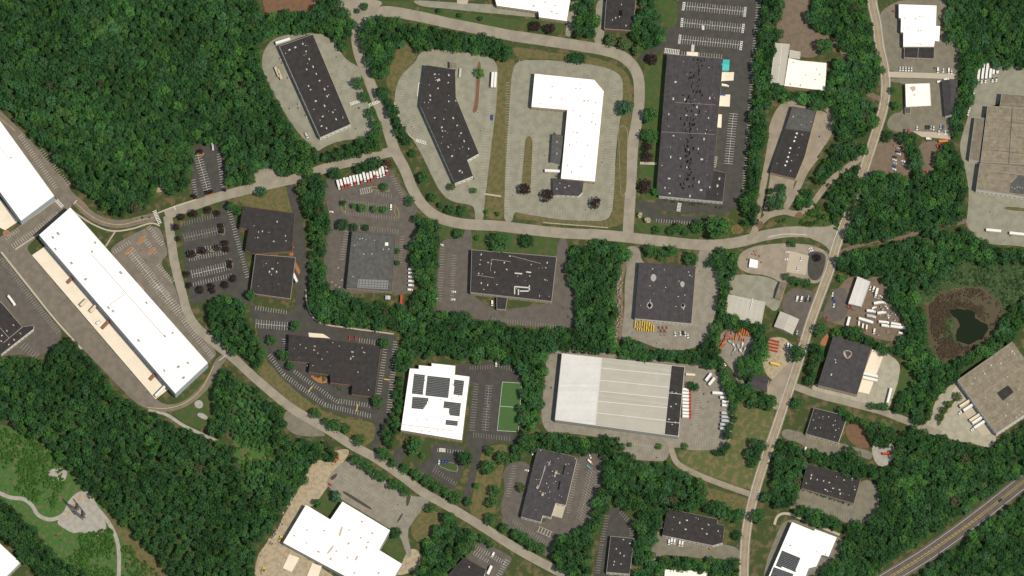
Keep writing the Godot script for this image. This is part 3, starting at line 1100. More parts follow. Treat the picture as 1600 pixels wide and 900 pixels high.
const NAMES := {"car": "parked_car", "van": "parked_van", "truck": "box_truck", "redtruck": "box_truck", "greytruck": "box_truck", "trailer": "semi_trailer", "pup": "short_trailer", "tractor": "semi_tractor", "container": "shipping_container",
	"shed": "storage_shed", "lift": "scissor_lift", "boom": "boom_lift", "digger": "excavator", "bus": "bus", "pallet": "material_pallet"}
const CATS := {"car": "car", "van": "van", "truck": "truck", "redtruck": "truck", "greytruck": "truck", "trailer": "trailer", "pup": "trailer", "tractor": "truck", "container": "container", "shed": "shed", "lift": "lift", "boom": "lift", "digger": "excavator", "bus": "bus", "pallet": "pallet"}

func put(kind: String, color: String, x: float, y: float, deg: float, label: String, group := "", sc := 1.0) -> Node3D:
	var o: Node3D = proto(kind, color).duplicate()
	o.name = numbered(NAMES[kind])
	add_child(o)
	var p := at(x, y, 1.2)
	o.position = Vector3(p.x, 0.5, p.z)
	o.rotation.y = -deg_to_rad(deg)
	o.scale = Vector3(sc, sc, sc)
	tag(o, label, CATS[kind], group)
	return o

func row(kind: String, color: String, list: Array, deg: float, label: String, group: String, jitter := 2.0, from := "") -> void:
	for k in range(0, list.size(), 2):
		put(kind, color, list[k], list[k + 1], deg + rng.randf_range(-jitter, jitter), label if from == "" else "%s, %s from %s" % [label, ORDINALS[k / 2], from], group)

func _ready() -> void:
	rng.seed = 20240611
	wobble.seed = 3
	wobble.frequency = 0.012
	wobble.fractal_octaves = 3
	var cam := Camera3D.new()
	cam.name = "camera"
	cam.projection = Camera3D.PROJECTION_FRUSTUM
	cam.near = 1000.0
	cam.far = 30000.0
	cam.size = 900.0 * M * cam.near / EYE
	cam.frustum_offset = Vector2(0, LEAN * cam.near)
	add_child(cam)
	cam.transform = Transform3D(Basis(Vector3.RIGHT, -PI / 2), Vector3(0, EYE, LEAN * EYE))
	cam.current = true
	var env := Environment.new()
	env.background_mode = Environment.BG_SKY
	var sky := ProceduralSkyMaterial.new()
	sky.sky_top_color = Color(0.52, 0.57, 0.65)
	sky.sky_horizon_color = Color(0.76, 0.78, 0.78)
	sky.ground_bottom_color = Color(0.3, 0.3, 0.27)
	sky.ground_horizon_color = Color(0.6, 0.64, 0.66)
	env.sky = Sky.new()
	env.sky.sky_material = sky
	env.tonemap_mode = Environment.TONE_MAPPER_LINEAR
	env.tonemap_exposure = 1.13
	env.sdfgi_enabled = true
	env.ssao_enabled = true
	env.ssil_enabled = true
	var we := WorldEnvironment.new()
	we.name = "environment"
	we.environment = env
	add_child(we)
	var sun := DirectionalLight3D.new()
	sun.name = "sun"
	sun.light_color = Color(1.0, 0.955, 0.87)
	sun.light_energy = 1.3
	sun.light_angular_distance = 0.5
	sun.shadow_enabled = true
	sun.directional_shadow_max_distance = 16000.0
	add_child(sun)
	sun.look_at_from_position(Vector3.ZERO, Vector3(-0.55, -1.0, -0.35), Vector3.UP)

	make_textures()
	make_materials()
	make_units()
	make_trees()
	lay_ground()
	lay_roads()
	lay_lots()
	finish_paint()
	raise_buildings()
	plant_woods()
	plant_trees()
	park_vehicles()
	small_things()
	print("single trees %d, wood trees %d" % [n_single, all_woods])

func lay_ground() -> void:
	var pm := PlaneMesh.new()
	pm.size = Vector2(9000, 9000)
	var g := part("ground", pm, mats["ground"], self)
	tag(g, "patchy green and tan grass ground under the whole industrial park", "ground", "", "structure")
	sheet("lawn", [1008, 95, 1042, 86, 1030, 312, 1000, 312, 1000, 230, 1006, 160], 0.02, "lawn", "green lawn strip between the curving road and the long charcoal roofed building")
	sheet("lawn", [1018, 0, 1060, 0, 1058, 43, 1040, 45, 1030, 20], 0.02, "lawn", "green lawn square beside the striped dark parking lot")
	sheet("lawn", [736, 358, 874, 373, 872, 402, 735, 392], 0.02, "lawn", "green front lawn of the dark roofed plant by the main road")
	sheet("lawn", [684, 345, 724, 356, 722, 374, 686, 376], 0.02, "lawn", "small green lawn with one round tree beside the dark narrow lot")
	sheet("lawn", [995, 326, 1012, 336, 1024, 350, 1070, 354, 1110, 350, 1150, 352, 1150, 368, 1060, 370, 1005, 366, 992, 350], 0.02, "lawn", "green verge with shrubs in front of the charcoal roofed building")
	sheet("lawn", [560, 8, 590, 2, 640, 2, 650, 12, 632, 16, 605, 14, 590, 12], 0.02, "lawn", "grass verge with a pale round cover by the northern bend")
	sheet("lawn", [655, 12, 700, 16, 760, 24, 800, 30, 842, 30, 890, 40, 888, 52, 830, 48, 760, 42, 700, 32, 660, 24], 0.02, "lawn", "long green verge below the white roofed northern building")
	sheet("straw", [625, 68, 645, 70, 656, 84, 637, 108, 622, 140, 612, 145, 602, 128, 612, 95], 0.02, "straw", "straw coloured grass bank between the wood and the bent dark building")
	sheet("straw", [772, 92, 800, 92, 806, 92, 798, 130, 794, 190, 790, 260, 787, 344, 757, 342, 762, 280, 770, 200, 778, 120], 0.02, "straw", "dry grass strip between two large grey lots")
	sheet("straw", [800, 72, 860, 82, 940, 92, 975, 108, 988, 130, 986, 220, 982, 345, 960, 356, 880, 352, 802, 340, 803, 322, 815, 333, 945, 347, 958, 335, 964, 240, 974, 150, 968, 116, 950, 107, 860, 92, 806, 91], 0.02, "straw", "dry grass verge round the white roofed building's lot")
	sheet("straw", [385, 298, 445, 290, 460, 300, 462, 335, 455, 334, 380, 322, 372, 310], 0.02, "straw", "dry lawn above the two-block dark roofed building")
	sheet("straw", [400, 578, 412, 560, 430, 580, 460, 610, 500, 640, 540, 655, 588, 660, 585, 690, 560, 700, 530, 690, 500, 670, 450, 635, 420, 605], 0.02, "straw", "dry grass bank between the road and the curved dark lot")
	sheet("straw", [1056, 705, 1080, 702, 1136, 706, 1150, 650, 1152, 618, 1172, 632, 1200, 645, 1212, 640, 1190, 722, 1176, 768, 1120, 748, 1068, 728], 0.02, "meadow", "large dry meadow between the truck yard and the marked road")
	sheet("straw", [1096, 760, 1176, 780, 1168, 800, 1120, 800, 1096, 790], 0.02, "straw", "dry grass patch above the dark roofed roadside building")
	sheet("straw", [650, 805, 660, 795, 672, 792, 700, 815, 698, 822, 680, 845, 650, 848, 640, 830], 0.02, "straw", "dry grass lawn beside the curved driveway of the building site")
	sheet("lawn", [1240, 355, 1205, 345, 1240, 340, 1270, 320, 1300, 335, 1320, 330, 1310, 362, 1280, 355], 0.02, "lawn", "green bank inside the curve of the main road")
	sheet("lawn", [1394, 128, 1414, 128, 1414, 170, 1394, 190, 1388, 185], 0.02, "lawn", "small lawn with a round tree by the white square roof")
	sheet("lawn", [265, 640, 300, 610, 335, 575, 350, 570, 350, 600, 335, 645, 320, 672, 290, 665], 0.02, "lawn", "green basin with two pale pads below the long white warehouse")
	sheet("lawn", [1393, 628, 1405, 592, 1412, 568, 1440, 570, 1440, 600, 1430, 640, 1400, 645], 0.02, "lawn", "bright grass strip between the truck court and the wood")
	sheet("lawn", [480, 790, 500, 765, 540, 780, 520, 808, 500, 800], 0.02, "lawn", "lawn with two round trees beside the large white roof")
	sheet("lawn", [595, 858, 618, 828, 636, 848, 642, 872, 632, 882], 0.02, "lawn", "triangular lawn at the corner of the large white roof")
	sheet("straw", [740, 700, 760, 698, 795, 692, 785, 740, 775, 800, 750, 815, 732, 800, 742, 760], 0.02, "straw", "dry grass strip with trees beside the dark driveway")
	sheet("scrub", [-10, 660, 30, 672, 70, 695, 105, 730, 130, 765, 160, 785, 215, 845, 262, 905, 100, 905, 60, 880, 20, 800, -10, 765], 0.02, "scrub", "bright green scrub clearing under the power line")
	sheet("scrub", [360, 690, 400, 650, 430, 680, 425, 740, 395, 760, 375, 730], 0.025, "scrub", "scrubby clearing with worn tracks in the wood")
	sheet("straw", [150, 790, 175, 805, 225, 855, 270, 905, 235, 905, 195, 850, 170, 815], 0.03, "straw", "tan worn strip along the edge of the dark wood")
	sheet("marsh", [1448, 478, 1470, 455, 1510, 446, 1552, 452, 1570, 478, 1560, 512, 1550, 545, 1500, 560, 1468, 570, 1455, 540, 1447, 510], 0.03, "marsh", "brown marsh ringing the dark pond", 5.0)
	sheet("reeds", [1482, 405, 1510, 395, 1560, 402, 1610, 400, 1610, 470, 1570, 490, 1548, 450, 1500, 445, 1470, 455, 1440, 480, 1420, 450, 1440, 430, 1470, 425], 0.02, "reeds", "green reed bed above the brown marsh", 4.0)
	sheet("reeds", [1470, 480, 1485, 470, 1492, 500, 1490, 525, 1500, 540, 1485, 550, 1474, 530], 0.04, "reeds", "bright green weed along the edge of the dark pond", 5.0)
	sheet("pond", [1485, 487, 1498, 483, 1512, 480, 1526, 491, 1533, 504, 1544, 512, 1539, 526, 1525, 537, 1505, 539, 1491, 533, 1499, 515, 1496, 500], 0.06, "water", "dark pond water in the middle of the brown marsh", 5.0)
	sheet("dirt", [408, -5, 500, -5, 496, 15, 480, 20, 440, 20, 415, 24], 0.03, "redsoil", "bare brown clearing at the edge of the big wood", 1.2)
	sheet("dirt", [1318, 672, 1330, 660, 1348, 658, 1360, 672, 1364, 692, 1356, 702, 1330, 694], 0.03, "redsoil", "patch of red-brown bare earth beside the small dark roof", 1.0)
	sheet("dirt", [1362, 690, 1392, 682, 1398, 700, 1394, 722, 1376, 732, 1364, 718], 0.035, "gravel", "pale gravel yard with a striped trailer", 0.9)
	sheet("dirt", [1362, 228, 1400, 212, 1425, 222, 1430, 250, 1425, 276, 1390, 272, 1360, 275, 1354, 262], 0.03, "gravel_brown", "brown gravel car yard beside the marked road", 0.8)
	sheet("dirt", [1436, 222, 1475, 220, 1470, 240, 1450, 285, 1440, 285, 1432, 250], 0.035, "gravel_brown", "brown earth yard with red machines among trees", 0.8)
	sheet("dirt", [395, 905, 402, 868, 425, 838, 447, 800, 470, 758, 488, 722, 512, 708, 540, 700, 548, 706, 524, 742, 508, 765, 490, 792, 478, 790, 443, 848, 524, 902, 560, 930, 395, 930], 0.03, "dirt", "raw tan earth of the building site beside the large white roof", 1.0)
	sheet("dirt", [632, 868, 645, 855, 662, 868, 655, 885, 640, 895, 615, 900, 628, 882], 0.035, "dirt", "raw tan earth heap beside the triangular lawn", 0.8)
	sheet("dirt", [88, 815, 105, 798, 112, 780, 126, 766, 142, 774, 158, 800, 168, 820, 160, 836, 148, 842, 130, 830, 112, 834, 96, 824], 0.04, "gravel", "grey gravel pad round the steel power line frame", 1.2)
	sheet("dirt", [110, 792, 116, 774, 130, 765, 144, 772, 150, 786, 140, 784, 128, 777, 119, 788, 108, 806, 96, 810], 0.055, "dirt", "sandy bend of the track above the gravel pad", 0.8)
	sheet("dirt", [75, 735, 95, 730, 106, 735, 102, 752, 88, 756, 76, 745], 0.04, "gravel", "pale gravel patch at the edge of the dark wood", 1.2)
	sheet("dirt", [240, 292, 256, 288, 258, 298, 244, 302], 0.04, "dirt", "small sandy patch at the edge of the big wood", 0.6)
	sheet("dirt", [303, 628, 312, 624, 318, 630, 316, 638, 306, 638], 0.04, "gravel", "small round pale pad in the green basin", 0.4)
	sheet("dirt", [308, 646, 314, 644, 326, 652, 322, 657, 309, 650], 0.04, "gravel", "small oblong pale pad in the green basin", 0.4)
	sheet("dirt", [965, 400, 985, 395, 978, 420, 972, 445, 974, 490, 972, 535, 962, 530, 958, 490, 962, 440], 0.03, "gravel_brown", "brown storage strip of stacked goods along the trees", 0.6)
	sheet("dirt", [1316, 440, 1340, 428, 1365, 430, 1390, 445, 1408, 480, 1418, 515, 1412, 528, 1395, 534, 1370, 530, 1330, 512, 1300, 505, 1290, 495, 1305, 460], 0.03, "gravel_brown", "crowded brown storage yard of white trucks", 0.8)
	sheet("dirt", [1130, 515, 1160, 508, 1185, 515, 1190, 530, 1178, 545, 1165, 560, 1160, 585, 1162, 605, 1156, 606, 1146, 580, 1130, 562, 1118, 552, 1118, 535], 0.03, "lot_brown", "rental yard ground crowded with orange machines", 0.8)
	sheet("dirt", [1190, 535, 1210, 525, 1232, 530, 1240, 550, 1236, 575, 1215, 600, 1195, 585, 1190, 560], 0.03, "dirt", "sandy yard with red machines by the marked road", 0.8)
	sheet("pitch", [785, 597, 815, 599, 810, 675, 777, 673], 0.09, "turf_pitch", "green artificial turf pitch beside the dark lot", 0.0, false)

func lay_roads() -> void:
	var o := road("road", [258, 336, 300, 322, 345, 307, 400, 293, 440, 284, 475, 276, 505, 264, 550, 252, 600, 240, 618, 236], 15, 0.08, "road", "pale worn road running past the cul-de-sac bulb")
	sheet("road", [400, 288, 396, 274, 402, 264, 415, 260, 430, 264, 440, 272, 452, 274, 470, 276, 470, 284, 440, 290], 0.085, "road", "pale rounded cul-de-sac bulb at the edge of the wood")
	var loop := [800, 56, 750, 46, 700, 36, 650, 25, 605, 18, 580, 24, 562, 38, 557, 58, 561, 84, 570, 108, 580, 134, 590, 160, 602, 190, 612, 222, 620, 242, 632, 264, 646, 298, 664, 324, 688, 341, 725, 350, 775, 353, 810, 357, 875, 364, 950, 368, 1025, 376, 1100, 383, 1150, 379, 1200, 367, 1245, 362, 1282, 367, 1310, 378]
	o = road("road", loop, 16.5, 0.09, "road", "pale curving main road winding round the lots to the marked road")
	lane(o, [1200, 371, 1225, 366, 1260, 367], 0, 0.3, "paint_white", "centre_line")
	o = road("road", [800, 56, 875, 67, 950, 80, 980, 94, 996, 117, 999, 150, 995, 190, 989, 225, 985, 300, 981, 368], 17, 0.095, "road", "pale road bending from the north side down to the main road")
	sheet("road", [520, 0, 556, -4, 600, 2, 592, 12, 570, 22, 556, 40, 545, 30, 530, 18], 0.07, "road", "pale asphalt apron north of the sharp bend")
	sheet("road", [1262, 353, 1290, 356, 1316, 345, 1322, 365, 1312, 395, 1300, 396, 1285, 380, 1262, 372], 0.085, "road", "pale flared mouth of the main road at the marked road")
	var high := [1362, -10, 1364, 10, 1370, 37, 1375, 75, 1382, 107, 1384, 140, 1380, 170, 1371, 200, 1363, 225, 1350, 265, 1330, 322, 1308, 380, 1297, 420, 1286, 450, 1267, 502, 1247, 567, 1232, 612, 1213, 668, 1193, 725, 1178, 775, 1167, 825, 1163, 870, 1162, 915]
	o = road("road", high, 16, 0.1, "road_worn", "long grey road with white edge lines running from north to south")
	lane(o, high, 4.0, 0.26, "paint_white", "edge_line")
	lane(o, high, -4.0, 0.26, "paint_white", "edge_line")
	lane(o, high, 0.24, 0.16, "paint_yellow", "centre_line")
	lane(o, high, -0.24, 0.16, "paint_yellow", "centre_line")
	o = road("road", [262, 338, 267, 372, 273, 412, 283, 452, 293, 488, 308, 512, 335, 536, 365, 560, 402, 594, 450, 634, 487, 657, 520, 676, 550, 696, 587, 716, 625, 742, 662, 770, 700, 791, 750, 821, 800, 853, 840, 876, 890, 902], 14, 0.095, "road", "pale straight road slanting down past the white warehouse")
	lane(o, [342, 564, 352, 556], 0, 0.4, "paint_white", "stop_line")
	var hw := [1370, 914, 1395, 899, 1450, 865, 1525, 811, 1590, 760, 1640, 722]
	o = road("road", hw, 26, 0.1, "lot_mid", "dark highway with yellow centre lines cutting through the wood")
	lane(o, hw, 6.4, 0.22, "paint_white", "edge_line")
	lane(o, hw, -6.4, 0.22, "paint_white", "edge_line")
	lane(o, hw, 0.9, 0.24, "paint_yellow", "centre_line")
	lane(o, hw, -0.9, 0.24, "paint_yellow", "centre_line")
	for k in 26:
		var p := g2(1398 + k * 5.3, 897 - k * 3.55)
		part("hatch_bar", strip_mesh(PackedVector2Array([p + Vector2(-0.9, -0.5), p + Vector2(0.9, 0.9)]), 0.15, -0.15, PAINT_Y), mats["paint_yellow"], o)
	var drive := [246, 338, 220, 344, 190, 350, 164, 347, 140, 335, 120, 316, 105, 301, 82, 272, 50, 232, 24, 205, -10, 172]
	o = road("road", drive, 13, 0.07, "lot_service", "dark curved driveway with a yellow centre line by the white warehouses")
	lane(o, [240, 340, 220, 344, 190, 351, 164, 348, 140, 336, 117, 316], 0, 0.35, "paint_yellow", "centre_line")
	lane(o, [24, 205, 0, 185, -8, 178], 0, 0.3, "paint_yellow", "centre_line")
	lane(o, [115, 319, 120, 313], 0, 0.5, "paint_white", "stop_line")
	lane(o, [272, 322, 274, 328], 0, 0.5, "paint_white", "stop_line")
	road("road", [1348, 246, 1320, 264, 1298, 282, 1283, 300, 1266, 322, 1245, 334, 1225, 331, 1200, 338, 1182, 356, 1170, 376], 9, 0.07, "road_worn", "narrow grey lane curling through the green bank")
	road("road", [1275, 245, 1258, 268, 1243, 300, 1226, 326], 10, 0.068, "road_worn", "narrow grey drive beside the slate and black roofed building")
	road("road", [1178, 368, 1186, 325, 1193, 287, 1200, 250, 1206, 215, 1212, 185, 1225, 165, 1245, 158, 1285, 165, 1300, 180, 1296, 205, 1285, 225], 10, 0.066, "road_worn", "grey driveway looping round the slate and black roofed building")
	road("road", [1290, 52, 1312, 76, 1332, 98, 1345, 125, 1352, 143, 1378, 156], 8, 0.066, "gravel_brown", "brown dirt lane passing through the roadside wood")
	o = road("road", [1240, 603, 1275, 616, 1325, 629, 1375, 642, 1412, 656, 1450, 671, 1470, 678], 11, 0.075, "road", "pale lane leading from the marked road to the brown warehouse")
	road("road", [1046, 690, 1050, 706, 1057, 722, 1072, 733, 1100, 746, 1137, 760, 1180, 775], 9, 0.075, "road_worn", "grey drive from the truck yard to the marked road")
	road("path", [-10, 766, 15, 777, 37, 780, 50, 790, 60, 805, 80, 812, 100, 803, 110, 784, 125, 771, 140, 776, 152, 794, 170, 817, 182, 842, 186, 870, 185, 910], 6, 0.05, "gravel", "pale gravel track winding under the power line")
	road("path", [1312, 395, 1340, 384, 1375, 374, 1410, 372, 1450, 356, 1490, 350, 1510, 345], 7, 0.05, "gravel_brown", "brown earth lane between two woods")
	road("path", [232, 640, 260, 648, 285, 664, 310, 676, 340, 690], 5, 0.05, "gravel", "pale gravel track along the edge of the dark wood")
	road("path", [365, 690, 385, 712, 400, 720, 425, 712], 4, 0.05, "straw", "worn track through the scrubby clearing")
	road("path", [478, 452, 480, 476, 488, 494, 504, 506, 540, 512, 585, 518, 615, 522], 2.2, 0.07, "paving", "pale kerb path along the curved dark driveway")
	road("path", [247, 333, 275, 322, 307, 312], 2.2, 0.1, "paving", "pale pavement along the worn road")
	road("path", [112, 328, 122, 336, 148, 352, 175, 361, 205, 358, 235, 349, 250, 353], 2.4, 0.1, "paving", "pale pavement along the dark curved driveway")
	road("path", [180, 362, 165, 385], 2, 0.1, "paving", "short pale footpath to the white warehouse")
	road("path", [34, 350, 60, 332, 87, 312], 2.6, 0.1, "paving", "pale pavement at the end of the northern white warehouse")
	road("path", [24, 390, 42, 378, 60, 366], 2.2, 0.1, "paving", "pale pavement at the corner of the long white warehouse")
	road("path", [2, 394, 40, 442, 85, 498, 128, 546], 3, 0.07, "paving", "pale strip beside the service road of the white warehouse")
	road("path", [1210, 820, 1216, 806, 1232, 803, 1262, 815, 1312, 836], 4, 0.1, "paving", "tan pavement round the white roof with solar panels")
	road("path", [756, 303, 783, 307], 2.4, 0.06, "paving", "short pale footpath across the dry grass strip")
	road("path", [1000, 255, 1026, 256], 4, 0.06, "paving", "short pale footpath across the green lawn strip")
	road("path", [616, 160, 626, 190, 640, 212, 655, 222], 1.8, 0.1, "paving", "thin pale pavement along the grey lot of the bent building")
	road("path", [848, 348, 900, 352, 950, 356], 1.2, 0.06, "paving", "thin worn strip along the main road verge")

func lay_lots() -> void:
	lot("b1", [408, 95, 415, 72, 432, 58, 462, 52, 500, 52, 515, 60, 527, 72, 536, 88, 548, 98, 560, 104, 566, 112, 562, 128, 572, 155, 584, 182, 588, 200, 578, 214, 555, 217, 530, 220, 505, 230, 497, 238, 480, 222, 466, 208, 450, 185, 437, 163, 424, 140, 412, 115], "lot_old", "old grey lot round the long black roof at the edge of the wood")
	lot("b2", [655, 83, 675, 76, 700, 78, 740, 82, 765, 88, 776, 98, 778, 115, 776, 160, 770, 210, 764, 260, 757, 320, 755, 348, 742, 346, 742, 324, 730, 319, 705, 315, 690, 303, 678, 282, 668, 260, 658, 240, 648, 222, 635, 205, 622, 180, 616, 160, 618, 140, 625, 120, 640, 105, 650, 95], "lot_old", "old grey lot round the bent black roofed building")
	lot("b3", [806, 94, 860, 94, 925, 101, 955, 108, 970, 118, 974, 135, 972, 170, 966, 205, 962, 240, 960, 300, 956, 335, 945, 346, 880, 344, 815, 334, 803, 330, 801, 348, 787, 346, 790, 260, 795, 180, 799, 120], "lot_old", "old grey lot round the white L-shaped roof")
	lot("b4", [1060, -8, 1192, -8, 1182, 60, 1175, 130, 1170, 200, 1165, 270, 1159, 306, 1150, 323, 1138, 333, 1110, 336, 1070, 333, 1025, 327, 1022, 332, 1060, 337, 1112, 341, 1108, 349, 1070, 352, 1028, 349, 1015, 340, 994, 327, 994, 314, 1034, 318, 1042, 200, 1044, 84, 1035, 78, 1014, 88, 1003, 99, 996, 92, 1016, 76, 1040, 66, 1037, 45, 1059, 42], "lot_dark", "fresh dark lot with crisp white stalls beside the long charcoal roof")
	lot("b5", [299, 232, 312, 226, 345, 224, 349, 235, 352, 260, 354, 296, 340, 304, 310, 312, 300, 308, 299, 280, 301, 260], "lot_dark", "small dark lot cut into the edge of the big wood")
	lot("b6", [281, 348, 345, 330, 345, 316, 358, 312, 364, 330, 373, 358, 383, 395, 390, 432, 398, 470, 388, 478, 360, 458, 330, 465, 303, 478, 296, 466, 292, 430, 287, 390], "lot_dark", "dark lot dotted with purple leaved trees")
	lot("b7", [446, 292, 459, 288, 466, 318, 472, 345, 477, 380, 481, 420, 481, 460, 480, 480, 487, 495, 502, 505, 540, 511, 580, 516, 618, 523, 622, 540, 616, 575, 614, 620, 611, 650, 600, 662, 597, 690, 588, 708, 577, 700, 588, 680, 585, 656, 565, 655, 530, 648, 505, 638, 480, 622, 460, 608, 440, 590, 425, 572, 416, 560, 412, 545, 405, 525, 395, 500, 388, 475, 400, 478, 430, 485, 455, 488, 463, 478, 461, 440, 459, 400, 456, 380, 458, 335], "lot_dark", "dark curved lot round the stepped black roof")
	lot("b8", [503, 295, 512, 276, 525, 282, 560, 270, 603, 262, 612, 266, 620, 280, 640, 308, 657, 326, 646, 337, 650, 352, 655, 368, 641, 378, 634, 400, 646, 422, 650, 452, 630, 462, 612, 458, 590, 458, 540, 460, 520, 458, 510, 440, 505, 400, 512, 362, 516, 346, 511, 320], "lot_mid", "worn grey-brown lot with a row of white box trucks")
	lot("b9", [687, 375, 722, 372, 727, 356, 737, 357, 738, 395, 735, 460, 776, 486, 860, 474, 868, 402, 874, 370, 886, 372, 888, 395, 884, 420, 898, 440, 903, 470, 900, 500, 895, 513, 850, 511, 800, 508, 750, 500, 735, 493, 695, 491, 682, 490, 680, 460, 684, 420], "lot_mid", "worn grey lot wrapping round the dark roofed plant")
	lot("b10", [978, 384, 1000, 386, 1002, 412, 1087, 419, 1090, 396, 1098, 386, 1112, 388, 1112, 410, 1124, 425, 1122, 470, 1114, 505, 1102, 535, 1075, 547, 1040, 547, 1020, 542, 1000, 533, 985, 530, 970, 535, 976, 480, 976, 440, 980, 415], "lot_brown", "brown-grey yard round the square black roof")
	lot("b11", [713, 570, 735, 567, 775, 564, 802, 569, 818, 578, 817, 599, 786, 598, 778, 673, 812, 678, 810, 691, 795, 693, 780, 689, 760, 696, 751, 712, 745, 742, 736, 772, 729, 798, 719, 790, 729, 757, 737, 727, 735, 702, 726, 690, 738, 602, 725, 587, 713, 584], "lot_dark", "dark lot between the solar roof and the green pitch")
	lot("b12", [672, 702, 682, 692, 728, 697, 724, 720, 719, 746, 709, 768, 695, 760, 675, 745, 655, 735, 640, 738, 662, 722, 674, 715], "lot_dark", "small dark lot below the solar roof with a row of blue cars")
	lot("b12b", [617, 698, 632, 698, 630, 720, 622, 734, 613, 728], "lot_dark", "short dark drive below the corner of the solar roof")
	lot("b13", [870, 800, 886, 785, 902, 718, 912, 706, 940, 706, 942, 730, 937, 765, 930, 800, 921, 827, 890, 834, 873, 842, 860, 872, 846, 866, 842, 852, 820, 838, 800, 828, 783, 820, 786, 795, 800, 790, 814, 810, 846, 820], "lot_mid", "worn grey lot beside the charcoal roof with an entrance court")
	lot("b13b", [784, 738, 800, 720, 826, 722, 834, 742, 824, 782, 812, 806, 790, 817, 780, 795, 790, 762], "lot_mid", "worn grey lot between the trees and the charcoal roof")
	lot("b14", [947, 803, 955, 794, 970, 795, 986, 810, 994, 832, 991, 842, 958, 842, 948, 880, 942, 908, 926, 908, 932, 870, 938, 840], "lot_dark", "dark pear-shaped lot ending at a small black roof")
	lot("b15", [1020, 822, 1036, 838, 1115, 853, 1132, 850, 1158, 858, 1157, 876, 1120, 874, 1060, 869, 1032, 866, 1016, 884, 1003, 888, 1014, 870, 1021, 850], "lot_stone", "grey yard with white vans below the roadside dark roof")
	lot("b16", [854, 549, 875, 544, 960, 553, 1072, 570, 1085, 568, 1102, 568, 1121, 580, 1136, 595, 1143, 610, 1147, 640, 1144, 680, 1136, 703, 1080, 704, 1056, 698, 1046, 704, 1041, 722, 976, 717, 972, 692, 930, 682, 890, 677, 868, 682, 850, 670, 845, 650, 850, 600], "lot_brown", "wide grey-brown truck yard round the pale ribbed warehouse")
	lot("b17", [1270, 598, 1340, 610, 1363, 544, 1380, 548, 1408, 567, 1404, 595, 1393, 628, 1387, 642, 1330, 630, 1268, 615], "lot_grey", "pale grey truck court beside the black square roof")
	lot("b18", [1440, 670, 1455, 650, 1461, 626, 1475, 610, 1490, 598, 1498, 594, 1558, 677, 1552, 702, 1520, 693, 1490, 688, 1468, 680], "lot_grey", "pale grey truck court below the brown flat warehouse")
	lot("b19", [1243, 765, 1255, 760, 1334, 787, 1346, 748, 1366, 753, 1374, 772, 1374, 797, 1356, 817, 1325, 819, 1308, 810, 1250, 792, 1232, 798, 1238, 780], "lot_stone", "grey lot curling round the end of the black oblong roof")
	lot("b20", [1224, 668, 1258, 678, 1312, 692, 1332, 698, 1364, 706, 1362, 720, 1345, 714, 1310, 706, 1300, 714, 1265, 703, 1250, 692, 1220, 684], "lot_stone", "grey lot in front of the small black roof by red earth")
	lot("b21", [1200, 870, 1220, 818, 1237, 810, 1262, 820, 1310, 838, 1319, 846, 1309, 871, 1300, 887, 1276, 897, 1262, 910, 1190, 910], "lot_stone", "grey lot round the white roof with solar panels by the highway")
	lot("b22", [518, 738, 538, 720, 553, 718, 600, 749, 642, 776, 664, 776, 672, 786, 655, 802, 645, 815, 636, 830, 640, 850, 644, 872, 636, 870, 625, 836, 612, 828, 560, 796, 535, 782, 508, 757], "lot_brown", "sandy grey worn lot in front of the large white roof")
	lot("b22b", [446, 640, 465, 650, 500, 672, 512, 682, 470, 682, 450, 674, 442, 655], "lot_stone", "small grey lay-by beside the slanting road at the wood")
	lot("b23", [733, 852, 746, 843, 775, 857, 802, 871, 796, 882, 780, 908, 738, 908, 752, 888, 727, 872], "lot_mid", "grey lot with white stalls beside the black roof by the slanting road")
	lot("b24", [-20, 380, 0, 396, 40, 446, 72, 488, 94, 514, 98, 525, 80, 546, 58, 560, 30, 553, 5, 558, -20, 545], "lot_mid", "grey lot round the black roof beside the white warehouse's service road")
	lot("b25", [-5, 372, 14, 364, 34, 350, 86, 311, 100, 298, 114, 318, 108, 330, 61, 368, 40, 386, 50, 400, 92, 450, 242, 624, 262, 634, 288, 628, 312, 606, 328, 582, 336, 562, 350, 552, 356, 560, 345, 572, 336, 592, 318, 616, 292, 636, 262, 645, 238, 641, 215, 633, 175, 593, 125, 541, 47, 450, 10, 402, -5, 392], "lot_service", "brown-grey service road and stalls between the white warehouses")
	lot("b26", [-12, 172, 10, 186, 50, 234, 82, 262, 107, 288, 114, 306, 98, 320, 84, 306, -4, 186], "lot_service", "brown-grey lot along the northern white warehouse")
	lot("b27", [168, 390, 205, 367, 238, 352, 252, 358, 259, 385, 263, 398, 249, 412, 266, 432, 276, 456, 284, 488, 300, 513, 322, 531, 340, 552, 332, 562, 324, 568, 240, 470], "lot_service", "brown-grey lot with orange planted islands beside the long white warehouse")
	lot("b28", [642, 0, 780, 8, 845, 22, 842, 28, 800, 24, 700, 14, 655, 10], "lot_old", "old grey forecourt of the white roofed northern building")
	lot("b28b", [888, 0, 905, 0, 898, 40, 892, 58, 882, 56, 886, 36], "lot_old", "narrow grey drive beside the white roofed northern building")
	lot("b28c", [932, 0, 948, 0, 945, 48, 940, 72, 928, 70], "lot_old", "narrow grey drive beside the black roofed northern building")
	lot("b29", [1372, 20, 1404, 0, 1480, 0, 1482, 40, 1500, 70, 1500, 100, 1495, 118, 1440, 118, 1388, 112, 1380, 80], "lot_stone", "grey lot round the stepped white roof")
	lot("b30", [1388, 122, 1496, 124, 1502, 160, 1490, 200, 1484, 212, 1440, 206, 1395, 206, 1384, 196, 1392, 178, 1412, 175, 1414, 130, 1390, 128], "lot_stone", "grey yard between the white square roof and the dark ridged roof")
